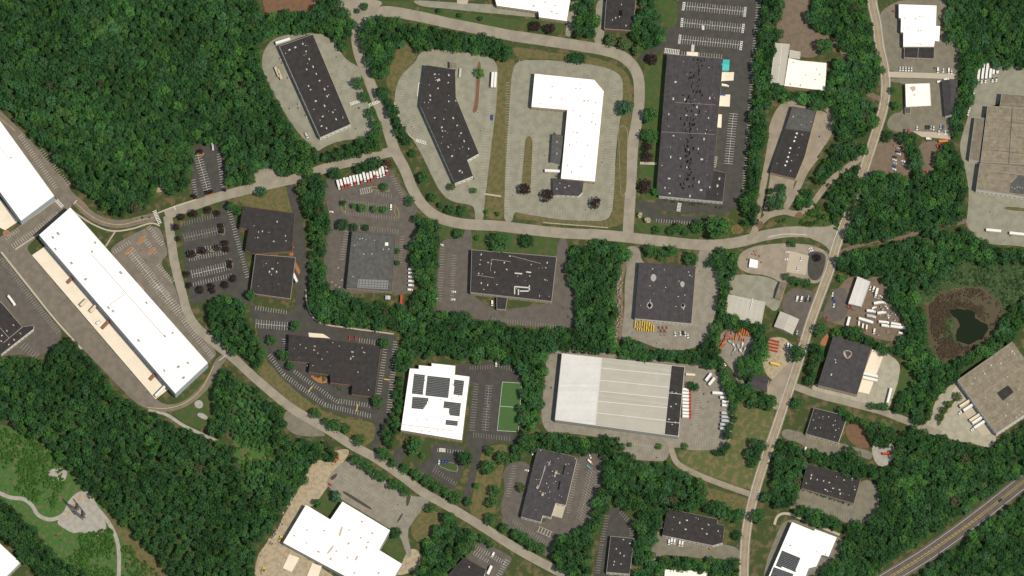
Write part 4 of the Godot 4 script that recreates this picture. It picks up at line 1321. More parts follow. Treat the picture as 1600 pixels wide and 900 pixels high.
	lot("b31", [1520, 100, 1545, 96, 1610, 108, 1610, 160, 1565, 148, 1560, 164, 1543, 166, 1538, 186, 1524, 186, 1516, 250, 1532, 256, 1526, 298, 1610, 312, 1610, 388, 1590, 384, 1545, 382, 1530, 374, 1508, 352, 1512, 335, 1514, 300, 1508, 262, 1498, 232, 1505, 205, 1518, 165, 1522, 130], "lot_old", "wide grey yard round the brown flat factory roof")
	lot("b32", [1200, 20, 1224, -6, 1265, -6, 1262, 40, 1276, 50, 1298, 58, 1290, 78, 1270, 92, 1234, 86, 1234, 70, 1212, 66, 1214, 40], "gravel_brown", "brown dirt lot above the curved white roof")
	lot("b33", [1200, 200, 1212, 170, 1236, 162, 1275, 170, 1300, 180, 1296, 210, 1285, 235, 1268, 255, 1255, 280, 1240, 282, 1240, 300, 1225, 325, 1200, 338, 1190, 335, 1200, 300, 1204, 270, 1204, 240], "road_worn", "grey lot round the slate and black roofed building")
	lot("b34", [1155, 395, 1180, 384, 1225, 380, 1268, 382, 1296, 395, 1292, 415, 1282, 445, 1255, 440, 1225, 445, 1200, 430, 1170, 428, 1150, 418], "road_worn", "grey yard by the mouth of the main road with a white canopy")
	lot("b35", [1145, 428, 1200, 432, 1225, 446, 1222, 470, 1212, 490, 1196, 475, 1140, 462, 1136, 445], "lot_old", "grey yard above the pale metal shed roof")
	lot("b36", [1232, 450, 1262, 452, 1280, 460, 1272, 495, 1262, 520, 1250, 528, 1240, 520, 1250, 500, 1222, 488, 1222, 474], "lot_mid", "dark forecourt of the small pale gabled shed")
	lot("b37", [1300, 452, 1322, 448, 1328, 475, 1320, 500, 1292, 505, 1284, 492], "lot_mid", "dark forecourt with blue cars by the marked road")
	lot("b38", [1262, 392, 1290, 394, 1290, 415, 1280, 440, 1262, 436, 1262, 410], "lot_dark", "small dark lot with a purple tree at the road junction")
	lot("b39", [1200, 600, 1240, 560, 1245, 590, 1225, 640, 1205, 640, 1198, 615], "road_worn", "pale worn yard edge by the sandy yard")
	# concrete aprons and pads
	for c in [[[50, 399, 72, 384, 264, 608, 243, 624], "long cream concrete dock apron of the long white warehouse"], [[-12, 296, 29, 346, 8, 360, -12, 350], "cream concrete dock apron of the northern white warehouse"],
		[[1340, 612, 1363, 546, 1382, 552, 1358, 616], "cream concrete dock strip beside the black square roof"], [[1498, 596, 1556, 676, 1535, 682, 1508, 648, 1486, 612], "pale concrete dock strip under the brown warehouse's trailers"],
		[[1127, 113, 1147, 113, 1146, 126, 1127, 127], "upper cream concrete pad beside the long charcoal roof"], [[1124, 148, 1141, 148, 1140, 167, 1123, 166], "lower cream concrete pad beside the long charcoal roof"],
		[[1120, 179, 1128, 179, 1127, 200, 1119, 199], "narrow cream concrete pad beside the long charcoal roof"], [[442, 888, 452, 866, 468, 872, 456, 894], "cream concrete slab on the raw earth of the building site"],
		[[478, 905, 488, 880, 503, 885, 496, 905], "second cream concrete slab beside the large white roof"], [[1073, 81, 1091, 82, 1091, 88, 1073, 87], "small cream entrance slab at the end of the long charcoal roof"],
		[[1388, 112, 1496, 116, 1496, 124, 1388, 121], "tan strip between the two grey lots"], [[1425, 205, 1485, 208, 1485, 218, 1440, 214], "tan strip below the row of parked cars"],
		[[714, 0, 732, 0, 730, 7, 714, 6], "tan entrance slab of the white roofed northern building"], [[1234, 392, 1264, 400, 1259, 430, 1228, 425], "tan walled pad with two white cars"],
		[[482, 520, 505, 522, 516, 529, 505, 528, 483, 527], "cream loading slab behind the stepped black roof"]]:
		sheet("paving", c[0], 0.115, "concrete" if "cream" in c[1] else "paving", c[1], 0.0, false)
	# stall rows
	var k := "b4"
	double_row(k, 1070, 9.5, 1164, 18.5, -1, 7)
	double_row(k, 1066, 35.5, 1160, 44.5, -1, 7)
	double_row(k, 1063, 61.5, 1157, 70.5, -1, 7)
	stalls(k, 1066, 80, 1128, 85, -1, 7)
	stalls(k, 1182, 0, 1174, 88, 8, 0)
	stalls(k, 1174, 92, 1168, 172, 6, 0.4)
	stalls(k, 1168, 180, 1158, 310, 6, 0.4)
	double_row(k, 1146, 178, 1138, 256, 7, 0.6)
	for z in [[1069, 3, 1067, 17], [1165, 11, 1163, 27], [1066, 28, 1065, 43], [1162, 37, 1160, 52], [1063, 54, 1061, 69], [1159, 64, 1157, 79], [1098, 40, 1099, 47]]: zebra(k, z[0], z[1], z[2], z[3], 3, 5)
	zebra(k, 1083, 70, 1082, 81, 4, 7)
	zebra(k, 1038, 79, 1062, 82, 7, 9)
	zebra(k, 1118, 244, 1115, 262, 6, 6, "paint_worn")
	stalls(k, 1026, 342, 1078, 346, -1, 6)
	zebra(k, 1062, 317, 1060, 331, 5, 6)
	k = "b2"
	stalls(k, 628, 122, 622, 160, 9, 2, "paint_worn")
	stalls(k, 625, 165, 660, 228, 9, -3, "paint_worn")
	stalls(k, 664, 236, 700, 302, 9, -3, "paint_worn")
	stalls(k, 770, 140, 757, 300, -8, 0, "paint_worn")
	zebra(k, 650, 219, 666, 224, 4, 6)
	stroke(k, "paint_white", g2(654, 130), g2(652, 151), 0.5)
	stroke(k, "paint_white", g2(654, 130), g2(660, 130), 0.5)
	k = "b1"
	stalls(k, 502, 62, 528, 90, -5, 5, "paint_worn")
	stalls(k, 530, 100, 560, 165, -8, 3, "paint_worn")
	zebra(k, 547, 163, 562, 158, 4, 7)
	zebra(k, 576, 165, 598, 156, 4, 9)
	stalls(k, 505, 215, 545, 200, 2, 7, "paint_worn")
	k = "b3"
	stalls(k, 812, 92, 930, 103, -1, 8, "paint_worn")
	stalls(k, 966, 125, 962, 190, -8, 0, "paint_worn")
	stalls(k, 954, 200, 950, 330, 8, 0.5, "paint_worn")
	stalls(k, 940, 150, 934, 250, 8, 0.5, "paint_worn")
	stalls(k, 820, 333, 945, 345, 0.5, -9, "paint_worn")
	stalls(k, 870, 310, 905, 314, 0, 8, "paint_worn")
	stalls(k, 790, 130, 788, 330, 8, 0, "paint_worn")
	stalls(k, 823, 215, 816, 290, -8, -0.5, "paint_worn")
	stalls(k, 833, 218, 829, 290, 8, 0.5, "paint_worn")
	k = "b5"
	double_row(k, 309, 243, 325, 300, 7, -2)
	stalls(k, 345, 240, 352, 295, -7, 2)
	stalls(k, 299, 282, 303, 308, 7, -1)
	k = "b6"
	stalls(k, 284, 347, 336, 334, 1, 7, "paint_worn")
	double_row(k, 288, 372, 343, 360, 1.5, 7, "paint_worn")
	stalls(k, 294, 398, 350, 386, -1.5, -7)
	stalls(k, 295, 402, 352, 391, 1.5, 7)
	double_row(k, 300, 429, 357, 416, 1.5, 7)
	stalls(k, 303, 448, 362, 434, -1.5, -7)
	stalls(k, 362, 330, 390, 432, -7, 2)
	k = "b7"
	stalls(k, 400, 478, 448, 485, -1, 7)
	double_row(k, 400, 506, 449, 510, -0.5, 7)
	stalls(k, 440, 530, 448, 548, 8, 1)
	stalls(k, 418, 558, 440, 588, 6, -5)
	stalls(k, 442, 590, 505, 636, 4, -7)
	stalls(k, 508, 637, 578, 654, 1, -8)
	stalls(k, 462, 578, 512, 613, -4, 6)
	stalls(k, 514, 616, 530, 626, -3, 6)
	stalls(k, 530, 623, 578, 630, -1, 8)
	stalls(k, 598, 546, 588, 615, 8, 1)
	stalls(k, 623, 535, 612, 645, -9, -1)
	stalls(k, 562, 528, 590, 532, -1, 8)
	stroke(k, "paint_yellow", g2(600, 592.5), g2(609, 594), 0.8)
	stroke(k, "paint_yellow", g2(482, 612), g2(488, 604), 0.8)
	stroke(k, "paint_yellow", g2(557, 643), g2(559, 632), 0.8)
	k = "b8"
	stalls(k, 617, 275, 640, 318, -8, 2, "paint_worn")
	stalls(k, 540, 312, 612, 320, -0.5, 6, "paint_worn")
	stalls(k, 540, 330, 616, 338, 0.5, 7, "paint_worn")
	stalls(k, 562, 352, 622, 358, -0.5, 7, "paint_worn")
	stalls(k, 588, 298, 612, 304, -1, 7, "paint_worn")
	stalls(k, 538, 362, 530, 405, 8, 1, "paint_worn")
	stalls(k, 625, 370, 622, 410, 7, 0.5, "paint_worn")
	zebra(k, 562, 300, 582, 296, 8, 6, "paint_worn")
	k = "b9"
	stalls(k, 688, 385, 683, 470, 8, 0.5, "paint_worn")
	stalls(k, 770, 496, 880, 508, -0.5, 8, "paint_worn")
	stalls(k, 706, 400, 702, 470, 7, 0, "paint_worn")
	k = "b10"
	stalls(k, 1112, 430, 1104, 500, -9, 5, "paint_worn")
	k = "b11"
	stalls(k, 740, 600, 733, 672, 9, 1, "paint_worn")
	double_row(k, 764, 603, 758, 672, 6, 0.6, "paint_worn")
	stalls(k, 735, 572, 770, 570, 0, 7, "paint_worn")
	stalls(k, 777, 566, 815, 578, -1, 8, "paint_worn")
	stalls(k, 740, 676, 796, 682, 0, 8, "paint_worn")
	k = "b12"
	stalls(k, 684, 700, 724, 704, -0.5, 7)
	stalls(k, 682, 726, 716, 732, -3, 7, "paint_worn")
	stalls(k, 676, 738, 710, 760, 4, -7, "paint_worn")
	zebra(k, 686, 703, 696, 704, 5, 5)
	k = "b13"
	double_row(k, 925, 735, 906, 812, 6, 5, "paint_worn")
	stalls(k, 900, 725, 884, 800, 7, 2, "paint_worn")
	stalls(k, 938, 738, 924, 806, -6, -1, "paint_worn")
	stalls(k, 800, 818, 852, 852, 4, -6, "paint_worn")
	zebra(k, 840, 826, 862, 836, 9, 5, "paint_worn")
	stalls("b13b", 800, 728, 790, 775, 8, 1, "paint_worn")
	k = "b14"
	stalls(k, 945, 806, 936, 850, 8, 1, "paint_worn")
	stalls(k, 936, 852, 930, 895, 8, 1, "paint_worn")
	stalls(k, 988, 815, 972, 798, -5, 6, "paint_worn")
	stalls(k, 992, 845, 990, 822, -8, 0, "paint_worn")
	stalls("b15", 1040, 838, 1110, 855, -1.5, 7, "paint_worn")
	k = "b16"
	double_row(k, 988, 694, 1026, 699, -0.5, 6, "paint_worn")
	stalls(k, 976, 712, 1040, 718, 0.5, -8, "paint_worn")
	stalls(k, 1088, 677, 1138, 680, 0, 7, "paint_worn")
	stalls(k, 1078, 696, 1134, 702, 0, -8, "paint_worn")
	stalls(k, 1090, 600, 1084, 672, 7, 0, "paint_worn")
	stalls(k, 1140, 605, 1136, 675, -9, 0, "paint_worn")
	stalls(k, 1098, 572, 1118, 584, -5, 7, "paint_worn")
	k = "b18"
	stalls(k, 1465, 622, 1490, 600, 6, 6, "paint_worn")
	k = "b19"
	stalls(k, 1256, 766, 1332, 790, -2, 8, "paint_worn")
	stalls(k, 1252, 790, 1325, 814, 2, -8, "paint_worn")
	k = "b20"
	stalls(k, 1262, 680, 1312, 694, -2, 7, "paint_yellow")
	k = "b22"
	stalls(k, 545, 726, 652, 788, -5, 7, "paint_worn")
	double_row(k, 535, 745, 630, 800, -4, 6, "paint_worn")
	k = "b23"
	stalls(k, 738, 848, 790, 876, -4, 7)
	stalls(k, 732, 862, 760, 880, 4, -6)
	stalls(k, 796, 878, 780, 905, -7, -4)
	k = "b24"
	stalls(k, 40, 448, 95, 516, -8, 6, "paint_worn")
	stalls(k, 6, 402, 38, 444, -7, 6, "paint_worn")
	stalls(k, 40, 535, 62, 552, -9, 10, "paint_worn", false, 5.0)
	k = "b25"
	stalls(k, 22, 388, 58, 364, -5, -7)
	stalls(k, 60, 362, 92, 338, -5, -7)
	stalls(k, 12, 376, 30, 362, -4, -5)
	zebra(k, 88, 313, 98, 324, 5, 6)
	lane(lots[k], [230, 637, 262, 638, 292, 628, 316, 606, 334, 572], 0, 0.4, "paint_yellow", "centre_line")
	k = "b26"
	stalls(k, 28, 215, 84, 296, 7, -5)
	stalls(k, 62, 236, 104, 290, 6, -4)
	k = "b27"
	double_row(k, 204, 393, 262, 468, 6, -5)
	stalls(k, 176, 392, 200, 376, 4, 6)
	stalls(k, 236, 352, 257, 380, -7, 5)
	stalls(k, 250, 412, 272, 438, -6, 5)
	stalls(k, 225, 378, 240, 398, 6, -5)
	stalls(k, 240, 450, 328, 560, 7, -6)
	stalls(k, 246, 452, 280, 490, 8, -6)
	zebra("b25", 241, 329, 250, 350, 5, 9)
	for q in [[213, 380, 225, 368, 229, 371, 217, 383], [194, 396, 206, 385, 209, 389, 197, 398], [230, 396, 240, 386, 244, 389, 234, 399], [214, 440, 220, 445, 226, 455, 220, 456]]: island(k, q, "mulch")
	for q in [[5, 362, 12, 360, 16, 366, 10, 369, 5, 366]]: island("b25", q, "mulch")
	for q in [[307, 240, 318, 238, 319, 242, 308, 244], [321, 304, 333, 300, 334, 304, 322, 308]]: island("b5", q, "mulch")
	for q in [[344, 350, 349, 349, 352, 366, 346, 368], [357, 405, 362, 405, 365, 418, 360, 420], [296, 400, 312, 397, 313, 400, 297, 403], [328, 391, 340, 388, 341, 391, 329, 394]]: island("b6", q, "straw")
	for q in [[575, 295, 586, 291, 605, 294, 610, 300, 598, 298, 584, 297], [532, 312, 537, 312, 542, 330, 535, 333], [615, 320, 620, 322, 625, 340, 618, 340]]: island("b8", q, "straw")
	for q in [[514, 746, 528, 738, 526, 746, 519, 752], [537, 766, 560, 780, 583, 795, 580, 798, 556, 784, 534, 770], [635, 775, 643, 772, 640, 786, 637, 792, 634, 790], [619, 816, 628, 801, 631, 803, 622, 818]]: island("b22", q, "bark_mulch")
	for q in [[690, 720, 716, 726, 714, 738, 700, 734, 682, 726]]: island("b12", q, "lawn")
	island("b3", [821, 212, 833, 214, 829, 300, 814, 298], "straw")
	for q in [[966, 197, 981, 198, 979, 300, 970, 310]]: island("b3", q, "straw")
	for q in [[746, 96, 752, 96, 747, 175, 737, 178, 742, 160]]: island("b2", q, "redsoil")
	for q in [[1462, 662, 1470, 640, 1490, 622, 1494, 626, 1476, 645, 1468, 668]]: island("b18", q, "lawn")
	for q in [[1570, 322, 1610, 326, 1610, 332, 1568, 328]]: island("b31", q, "straw")

func raise_buildings() -> void:
	var b := building("industrial_building", [436, 72, 489, 53, 548, 194, 500, 215], 7.5, "roof_black", "wall_white", "long black roofed building at the edge of the big wood")
	units(b, "unit", "unit_white", [461, 74, 473, 68, 452, 78, 478, 80, 483, 92, 479, 108, 489, 104, 494, 115, 499, 126, 482, 134, 485, 140, 507, 139, 493, 158, 511, 150, 507, 165, 520, 175, 504, 182, 525, 186, 502, 197, 510, 200], 0.62)
	vents(b, 14)
	b = building("industrial_building", [665, 101, 711, 108, 712, 152, 748, 240, 730, 250, 739, 275, 711, 286, 657, 165], 7.5, "roof_black", "wall_white", "bent black roofed building with white end walls")
	units(b, "unit", "unit_white", [679, 116, 701, 117, 700, 129, 684, 138, 672, 149, 672, 156, 701, 158, 712, 157, 679, 184, 708, 184, 690, 199, 691, 204, 714, 196, 720, 208, 725, 220, 706, 244, 718, 267, 722, 269, 732, 232, 700, 229], 0.6)
	units(b, "hatch", "unit_tan", [685, 125], 1.2)
	vents(b, 22)
	b = building("building_annex", [703, 96, 714, 98, 712, 108, 703, 107], 5.0, "roof_umber", "wall_brick", "small brown flat annex at the head of the bent black roof")
	b = building("industrial_building", [835, 114.5, 929, 124, 944, 142, 930, 284, 876, 279, 886, 172, 830, 167], 7.5, "roof_white", "wall_tan", "white L-shaped roof with one cut corner", "coping_light")
	units(b, "hatch", "unit_tan", [863, 135, 900, 138, 907, 138, 861, 152, 878, 154, 913, 157, 919, 157, 931, 160, 896, 172, 907, 181, 925, 190, 926, 177, 931, 194, 896, 205, 902, 207, 901, 222, 890, 226, 918, 227, 908, 260, 893, 268, 913, 244], 0.62)
	units(b, "vent", "unit_grey", [907, 130, 927, 139, 845, 162, 887, 258, 894, 270, 905, 278], 0.9)
	b = building("building_annex", [864, 278, 912, 284, 910, 300, 904, 306, 864, 304], 5.0, "roof_dark", "wall_white", "small charcoal roofed office joined to the foot of the white L-shaped roof", "coping_dark")
	units(b, "unit", "unit_white", [875, 286, 883, 293, 889, 290, 870, 295], 0.45)
	b = building("building_annex", [863, 209, 884, 212, 875, 257, 860, 253], 5.0, "roof_slate", "wall_white", "slate grey lean-to beside the white L-shaped roof", "coping_dark", false)
	units(b, "unit", "unit_white", [870, 222, 870, 240], 0.5)
	b = building("industrial_building", [1042, 84, 1130, 91, 1115, 265, 1134, 270, 1129, 315, 1030, 306, 1026, 290], 7.5, "roof_dark", "wall_white", "very long charcoal roof streaked with black tar patches", "coping_dark")
	units(b, "unit", "unit_white", [1055, 128, 1052, 154, 1070, 155, 1109, 153, 1045, 178, 1072, 180, 1087, 179, 1107, 184, 1089, 167, 1052, 212, 1100, 217, 1091, 232, 1048, 245, 1063, 247, 1096, 249, 1073, 261, 1045, 279, 1092, 284, 1039, 293, 1046, 302, 1078, 306, 1095, 297, 1109, 292, 1124, 279, 1121, 290], 0.75)
	var h: float = b.get_meta("h") - 0.45
	for k in 120:
		var yy := rng.randf_range(92, 300)
		var xx := 1083 - (yy - 95) * 0.055 + rng.randfn() * 5.0 + (9 if yy < 150 and rng.randf() < 0.3 else 0)
		var p := at(xx, yy, h) - b.position
		part("roof_patch", unit_meshes["patch"], mats["tar"], b, Vector3(p.x, h + 0.004 * (k % 5), p.z), b.get_meta("turn") + rng.randf_range(-0.1, 0.1), Vector3(rng.randf_range(0.8, 3.6), 1, rng.randf_range(0.6, 2.0)))
	roof_sheet(b, "roof_bay", [1115, 267, 1133.5, 271, 1128.6, 314, 1102, 311.5, 1104, 298, 1112, 297], "roof_black", 0.05)
	roof_line(b, "roof_seam", 1056, 160, 1118, 164, 0.25, 0.12, "coping")
	roof_line(b, "roof_seam", 1034, 206, 1117, 210, 0.25, 0.12, "coping")
	vents(b, 26)
	b = building("industrial_building", [770, -14, 893, -10, 886, 33, 842, 27, 841, 18, 776, 9], 7.5, "roof_white", "wall_tan", "white roofed building above the long green verge", "coping_light")
	units(b, "hatch", "unit_tan", [870, 21, 868, 8, 834, 9, 852, 3, 862, 18], 0.7)
	b = building("office_building", [948, -12, 995, -12, 989, 48, 944, 45], 6.5, "roof_black", "wall_brick", "small black roofed brick building beside two tree clumps")
	units(b, "unit", "unit_white", [971, 7, 957, 31, 962, 28, 978, 40, 968, 26], 0.45)
	roof_sheet(b, "roof_panel", [967, 16, 973, 16, 972, 25, 966, 25], "tar")
	b = building("industrial_building", [1232, 90, 1250, 94, 1272, 96, 1292, 98, 1291, 120, 1289, 142, 1225, 134], 6.5, "roof_cream", "wall_tan", "white slightly curved roof below the brown dirt lot", "coping_light", false)
	units(b, "hatch", "unit_tan", [1240, 97, 1276, 108, 1274, 124, 1235, 131, 1251, 133, 1259, 117, 1281, 116], 0.6)
	b = building("industrial_building", [1211, 67, 1234, 69, 1225, 133, 1203, 131], 6.0, "roof_metal", "wall_grey", "narrow pale grey metal roof beside the curved white roof", "coping_light", false)
	units(b, "unit", "unit_white", [1218, 101, 1212, 123], 0.5)
	roof_line(b, "ridge_cap", 1222, 69, 1215, 131, 0.6, 0.2, "coping_light")
	b = building("building_annex", [1234, 78, 1251, 81, 1250, 92, 1233, 90], 4.5, "roof_metal", "wall_grey", "small grey metal lean-to above the curved white roof", "coping_light", false)
	b = building("industrial_building", [1404, 6, 1464, 8, 1463, 40, 1469.5, 40, 1468, 65, 1461, 64, 1460, 73, 1411, 73, 1411, 51, 1407, 50, 1407.5, 29, 1404, 27.5], 7.0, "roof_white", "wall_tan", "white roof with stepped sides above a black roofed front", "coping_light")
	units(b, "hatch", "unit_tan", [1431, 29, 1437, 25, 1441, 25, 1412, 45, 1419, 45, 1435, 48, 1439, 47, 1449, 54, 1414, 28, 1434, 68, 1438, 69], 0.5)
	b = building("building_annex", [1413, 73, 1460, 73, 1459.5, 92, 1412.5, 90], 5.0, "roof_black", "wall_tan", "black roofed front joined to the stepped white roof", "coping")
	roof_line(b, "roof_seam", 1435, 74, 1434, 91, 0.4, 0.3, "coping")
	b = building("industrial_building", [1414.5, 131, 1453, 130, 1455, 165, 1415.5, 167], 6.0, "roof_cream", "wall_tan", "square white stained roof beside a small lawn", "coping_light")
	units(b, "hatch", "unit_tan", [1424, 137, 1426, 142, 1429, 148], 0.6)
	roof_sheet(b, "roof_stain", [1421, 135, 1431, 134, 1430, 142, 1424, 141], "unit_tan", 0.02, 0.8)
	b = building("building_annex", [1414, 167, 1423, 167, 1422.5, 178, 1414, 177], 4.0, "roof_slate", "wall_tan", "small grey roofed annex under the square white roof", "coping", false)
	b = gable("industrial_building", [1497, 180, 1496, 126, 1472, 126, 1477, 181], 5.5, 2.2, "roof_dark", "wall_white", "dark ridged roof beside the hedge of trees")
	# the brown factory
	b = building("factory_hall", [1565, 146, 1625, 151, 1625, 171, 1562, 166], 9.0, "roof_umber", "wall_tan", "northern strip of the brown factory roof")
	b = building("factory_hall", [1543, 165, 1625, 172, 1625, 258, 1532, 253], 9.5, "roof_brown", "wall_tan", "broad middle bay of the brown factory roof", "coping")
	roof_line(b, "roof_seam", 1582, 168, 1576, 256, 0.5, 0.5, "coping_dark")
	roof_line(b, "roof_seam", 1570, 190, 1600, 193, 0.3, 0.3, "coping_dark")
	roof_line(b, "roof_seam", 1553, 235, 1600, 240, 0.3, 0.3, "coping_dark")
	units(b, "vent", "unit_grey", [1562, 173, 1560, 183, 1559, 193, 1557, 203, 1556, 213, 1555, 232, 1554, 241, 1553, 250, 1590, 185, 1588, 212, 1562, 222], 1.0)
	b = building("factory_hall", [1523, 184, 1538, 184, 1531, 252, 1514, 249], 7.0, "roof_umber", "wall_white", "low brown side wing of the brown factory", "coping", false)
	b = building("factory_hall", [1531, 255, 1625, 263, 1625, 311, 1525, 296], 9.0, "roof_brown", "wall_white", "southern bay of the brown factory roof with white wall")
	roof_sheet(b, "roof_panel", [1579, 287, 1592, 274, 1605, 276, 1605, 304, 1577, 301], "roof_slate")
	roof_line(b, "roof_seam", 1553, 270, 1605, 275, 0.3, 0.3, "coping_dark")
	units(b, "unit", "unit_white", [1581, 292, 1585, 294, 1589, 292, 1593, 292, 1597, 294], 0.4)
	b = building("office_building", [1238, 166, 1276, 173, 1267, 206, 1227, 201], 6.5, "roof_slate", "wall_tan", "slate grey end of the two-tone building in the looping drive", "coping_dark")
	units(b, "unit", "unit_white", [1239, 182, 1267, 190, 1252, 195], 0.4)
	b = building("office_building", [1227, 201.5, 1267, 206.5, 1257, 245, 1243, 279, 1203, 269], 6.5, "roof_black", "wall_tan", "black end of the two-tone building in the looping drive", "coping_dark")
	units(b, "skylight", "skylight", [1245, 208, 1243, 214, 1241, 220, 1235, 231, 1233.5, 238, 1231.5, 245, 1229.5, 252, 1227, 258], 0.75)
	vents(b, 8)
	# white warehouses
	b = building("warehouse", [-62, 103, 85, 306, 33, 345, -114, 143], 13.0, "roof_white", "wall_blue", "northern white warehouse roof cut off by the wood's edge", "coping_light", false, 3)
	roof_line(b, "roof_seam", -2, 227, 17, 252, 0.4, 0.3, "coping")
	units(b, "hatch", "unit_grey", [17, 246], 0.8)
	b = building("warehouse", [110, 324, 325, 567, 274, 615, 61, 367], 13.0, "roof_white", "wall_blue", "very long white warehouse roof beside the slanting road", "coping_light", false, 2)
	roof_line(b, "roof_seam", 142, 396, 258, 527, 0.5, 0.4, "coping")
	roof_line(b, "roof_seam", 167, 480, 195, 459, 0.5, 0.4, "coping")
	units(b, "hatch", "unit_grey", [91, 365, 83, 371, 112, 411, 149, 379, 144, 393, 87, 389, 134, 436, 189, 426, 229, 473, 177, 486, 170, 481, 217, 532, 270, 520, 258, 525, 257, 579, 279, 573, 294, 567, 287, 590], 1.0)
	b = building("industrial_building", [379, 322, 460, 333, 456, 392, 400, 396, 383, 390, 388, 357, 374, 355], 7.0, "roof_black", "wall_brick", "upper block of the two-block dark roofed building")
	units(b, "unit", "unit_white", [404, 362, 410, 361, 433, 346, 428, 377, 446, 368], 0.5)
	vents(b, 5)
	b = building("industrial_building", [399, 397, 462, 402, 454, 467, 401, 460, 391, 456], 7.0, "roof_black", "wall_brick", "lower block of the two-block dark roofed building")
	units(b, "unit", "unit_white", [421, 425, 432, 425, 426, 420], 0.7)
	units(b, "unit", "unit_tan", [434, 411, 424, 429], 0.5)
	vents(b, 4)
	b = building("industrial_building", [550, 361, 618, 367, 612, 455, 541, 449], 7.0, "roof_slate", "wall_tan", "charcoal roof with a grey lattice panel at its foot", "coping_dark")
	units(b, "skylight", "skylight", [604, 381], 1.7)
	units(b, "unit", "unit_white", [562, 373, 566, 372, 572, 374, 585, 375, 599, 389, 607, 389, 581, 396, 551, 432, 554, 383, 568, 397], 0.42)
	roof_sheet(b, "roof_panel", [572, 389, 594, 390, 594, 412, 570, 410], "roof_slate")
	roof_sheet(b, "lattice_panel", [560, 436, 607, 438, 606, 452, 558, 450], "lattice")
	for k in 10: roof_line(b, "lattice_bar", 562 + k * 4.8, 436.5, 560.5 + k * 4.8, 451, 0.35, 0.15, "coping_dark")
	for k in 3: roof_line(b, "lattice_bar", 559.5, 440 + k * 4, 606, 442 + k * 4, 0.35, 0.18, "coping_dark")
	b = building("industrial_building", [737, 390, 870, 401, 862, 471, 735, 457], 7.0, "roof_black", "wall_tan", "dark roofed plant with a white pipe run on its roof")
	units(b, "unit", "unit_white", [752, 397, 751, 406, 750, 413, 763, 410, 748, 427, 752, 442, 773, 425, 788, 410, 797, 400, 830, 413, 855, 410, 853, 418, 828, 431, 852, 437, 792, 421, 762, 445, 843, 462, 756, 452], 0.5)
	for s in [[768, 405, 798, 409], [768, 405, 766, 424], [800, 400, 845, 412], [745, 430, 772, 434]]: roof_line(b, "roof_pipe", s[0], s[1], s[2], s[3], 0.3, 0.35, "unit_tan")
	for s in [[804, 427, 816, 428], [822, 425, 830, 426], [804, 448, 804, 460], [810, 452, 810, 461], [804, 448, 828, 450], [827, 446, 827, 454], [812, 455, 826, 455]]: roof_line(b, "roof_duct", s[0], s[1], s[2], s[3], 1.3, 0.9, "unit_white")
	vents(b, 16)
	b = building("building_annex", [776, 463, 793, 465, 790, 484, 776, 483], 4.5, "roof_black", "wall_tan", "small black roofed annex at the foot of the plant with the white pipe run", "coping")
	b = building("industrial_building", [999, 410, 1087, 416, 1080, 505, 992, 497], 7.5, "roof_dark", "wall_white", "square charcoal roof with pale diamond stains", "coping_dark")
	for s in [[1021, 434, 8], [1015, 477, 7], [1067, 477, 5.5], [1066, 444, 6]]:
		roof_sheet(b, "roof_stain", [s[0], s[1] - s[2], s[0] + s[2] * 0.8, s[1], s[0], s[1] + s[2], s[0] - s[2] * 0.8, s[1]], "stain", 0.02, 1.2)
		if s[1] > 470: roof_sheet(b, "roof_patch", [s[0], s[1] - s[2] * 0.65, s[0] + s[2] * 0.5, s[1], s[0], s[1] + s[2] * 0.65, s[0] - s[2] * 0.5, s[1]], "tar", 0.04)
	units(b, "unit", "unit_white", [1061, 439, 1068, 483, 1076, 425, 1078, 430, 1057, 479, 1060, 463, 1070, 461, 1020, 420, 1038, 421], 0.4)
	vents(b, 10)
	b = building("industrial_building", [451, 522, 595, 541, 585, 620, 549, 615, 550, 601, 516, 597, 515, 585, 482, 580, 484, 566, 449, 563], 6.5, "roof_black", "wall_brick", "stepped black roof inside the curved dark lot")
	units(b, "unit", "unit_tan", [492, 541, 491, 547, 551, 550, 552, 557, 548, 560], 0.75)
	units(b, "unit", "unit_white", [566, 543, 568, 550, 570, 551, 478, 544, 469, 538, 489, 571, 480, 571, 520, 535], 0.35)
	vents(b, 10)
	# solar roof
	b = building("industrial_building", [640, 575, 654, 576, 654, 570, 674, 572, 674, 567, 712, 571, 711, 585, 734, 588, 722, 688, 626, 672], 7.5, "roof_white", "wall_tan", "white roof covered with dark solar panel fields", "coping_light")
	for s in [[647, 584, 664, 586, 660, 617, 644, 616], [668, 587, 704, 591, 700, 622, 665, 618], [710, 593, 725, 595, 722, 618, 709, 616], [645, 620, 669, 622, 668, 629, 660, 640, 643, 638], [694, 627, 720, 630, 718, 651, 702, 648, 702, 639, 693, 636], [697, 656, 716, 658, 715, 666, 696, 664]]: solar(b, s)
	units(b, "hatch", "unit_tan", [707, 600, 706, 622, 717, 619, 670, 628, 656, 637, 688, 624, 661, 615, 664, 594, 694, 637, 651, 656, 667, 655, 690, 659, 708, 652, 659, 673, 671, 674, 684, 672], 0.5)
	roof_line(b, "roof_seam", 626, 663, 707, 673, 0.5, 0.4, "coping")
	# ribbed warehouse
	b = building("warehouse", [878, 552, 1070, 573, 1060, 682, 867, 656], 8.5, "roof_grey", "wall_grey", "huge pale ribbed metal warehouse roof with a black end strip", "coping_light", false, 2)
	roof_sheet(b, "roof_bay", [878.5, 552.8, 940, 559.4, 930.5, 664, 868, 655.6], "roof_pale", 0.1)
	roof_sheet(b, "roof_bay", [1049, 571, 1069.5, 573.4, 1059.8, 681.3, 1038.5, 678.4], "roof_black", 0.1)
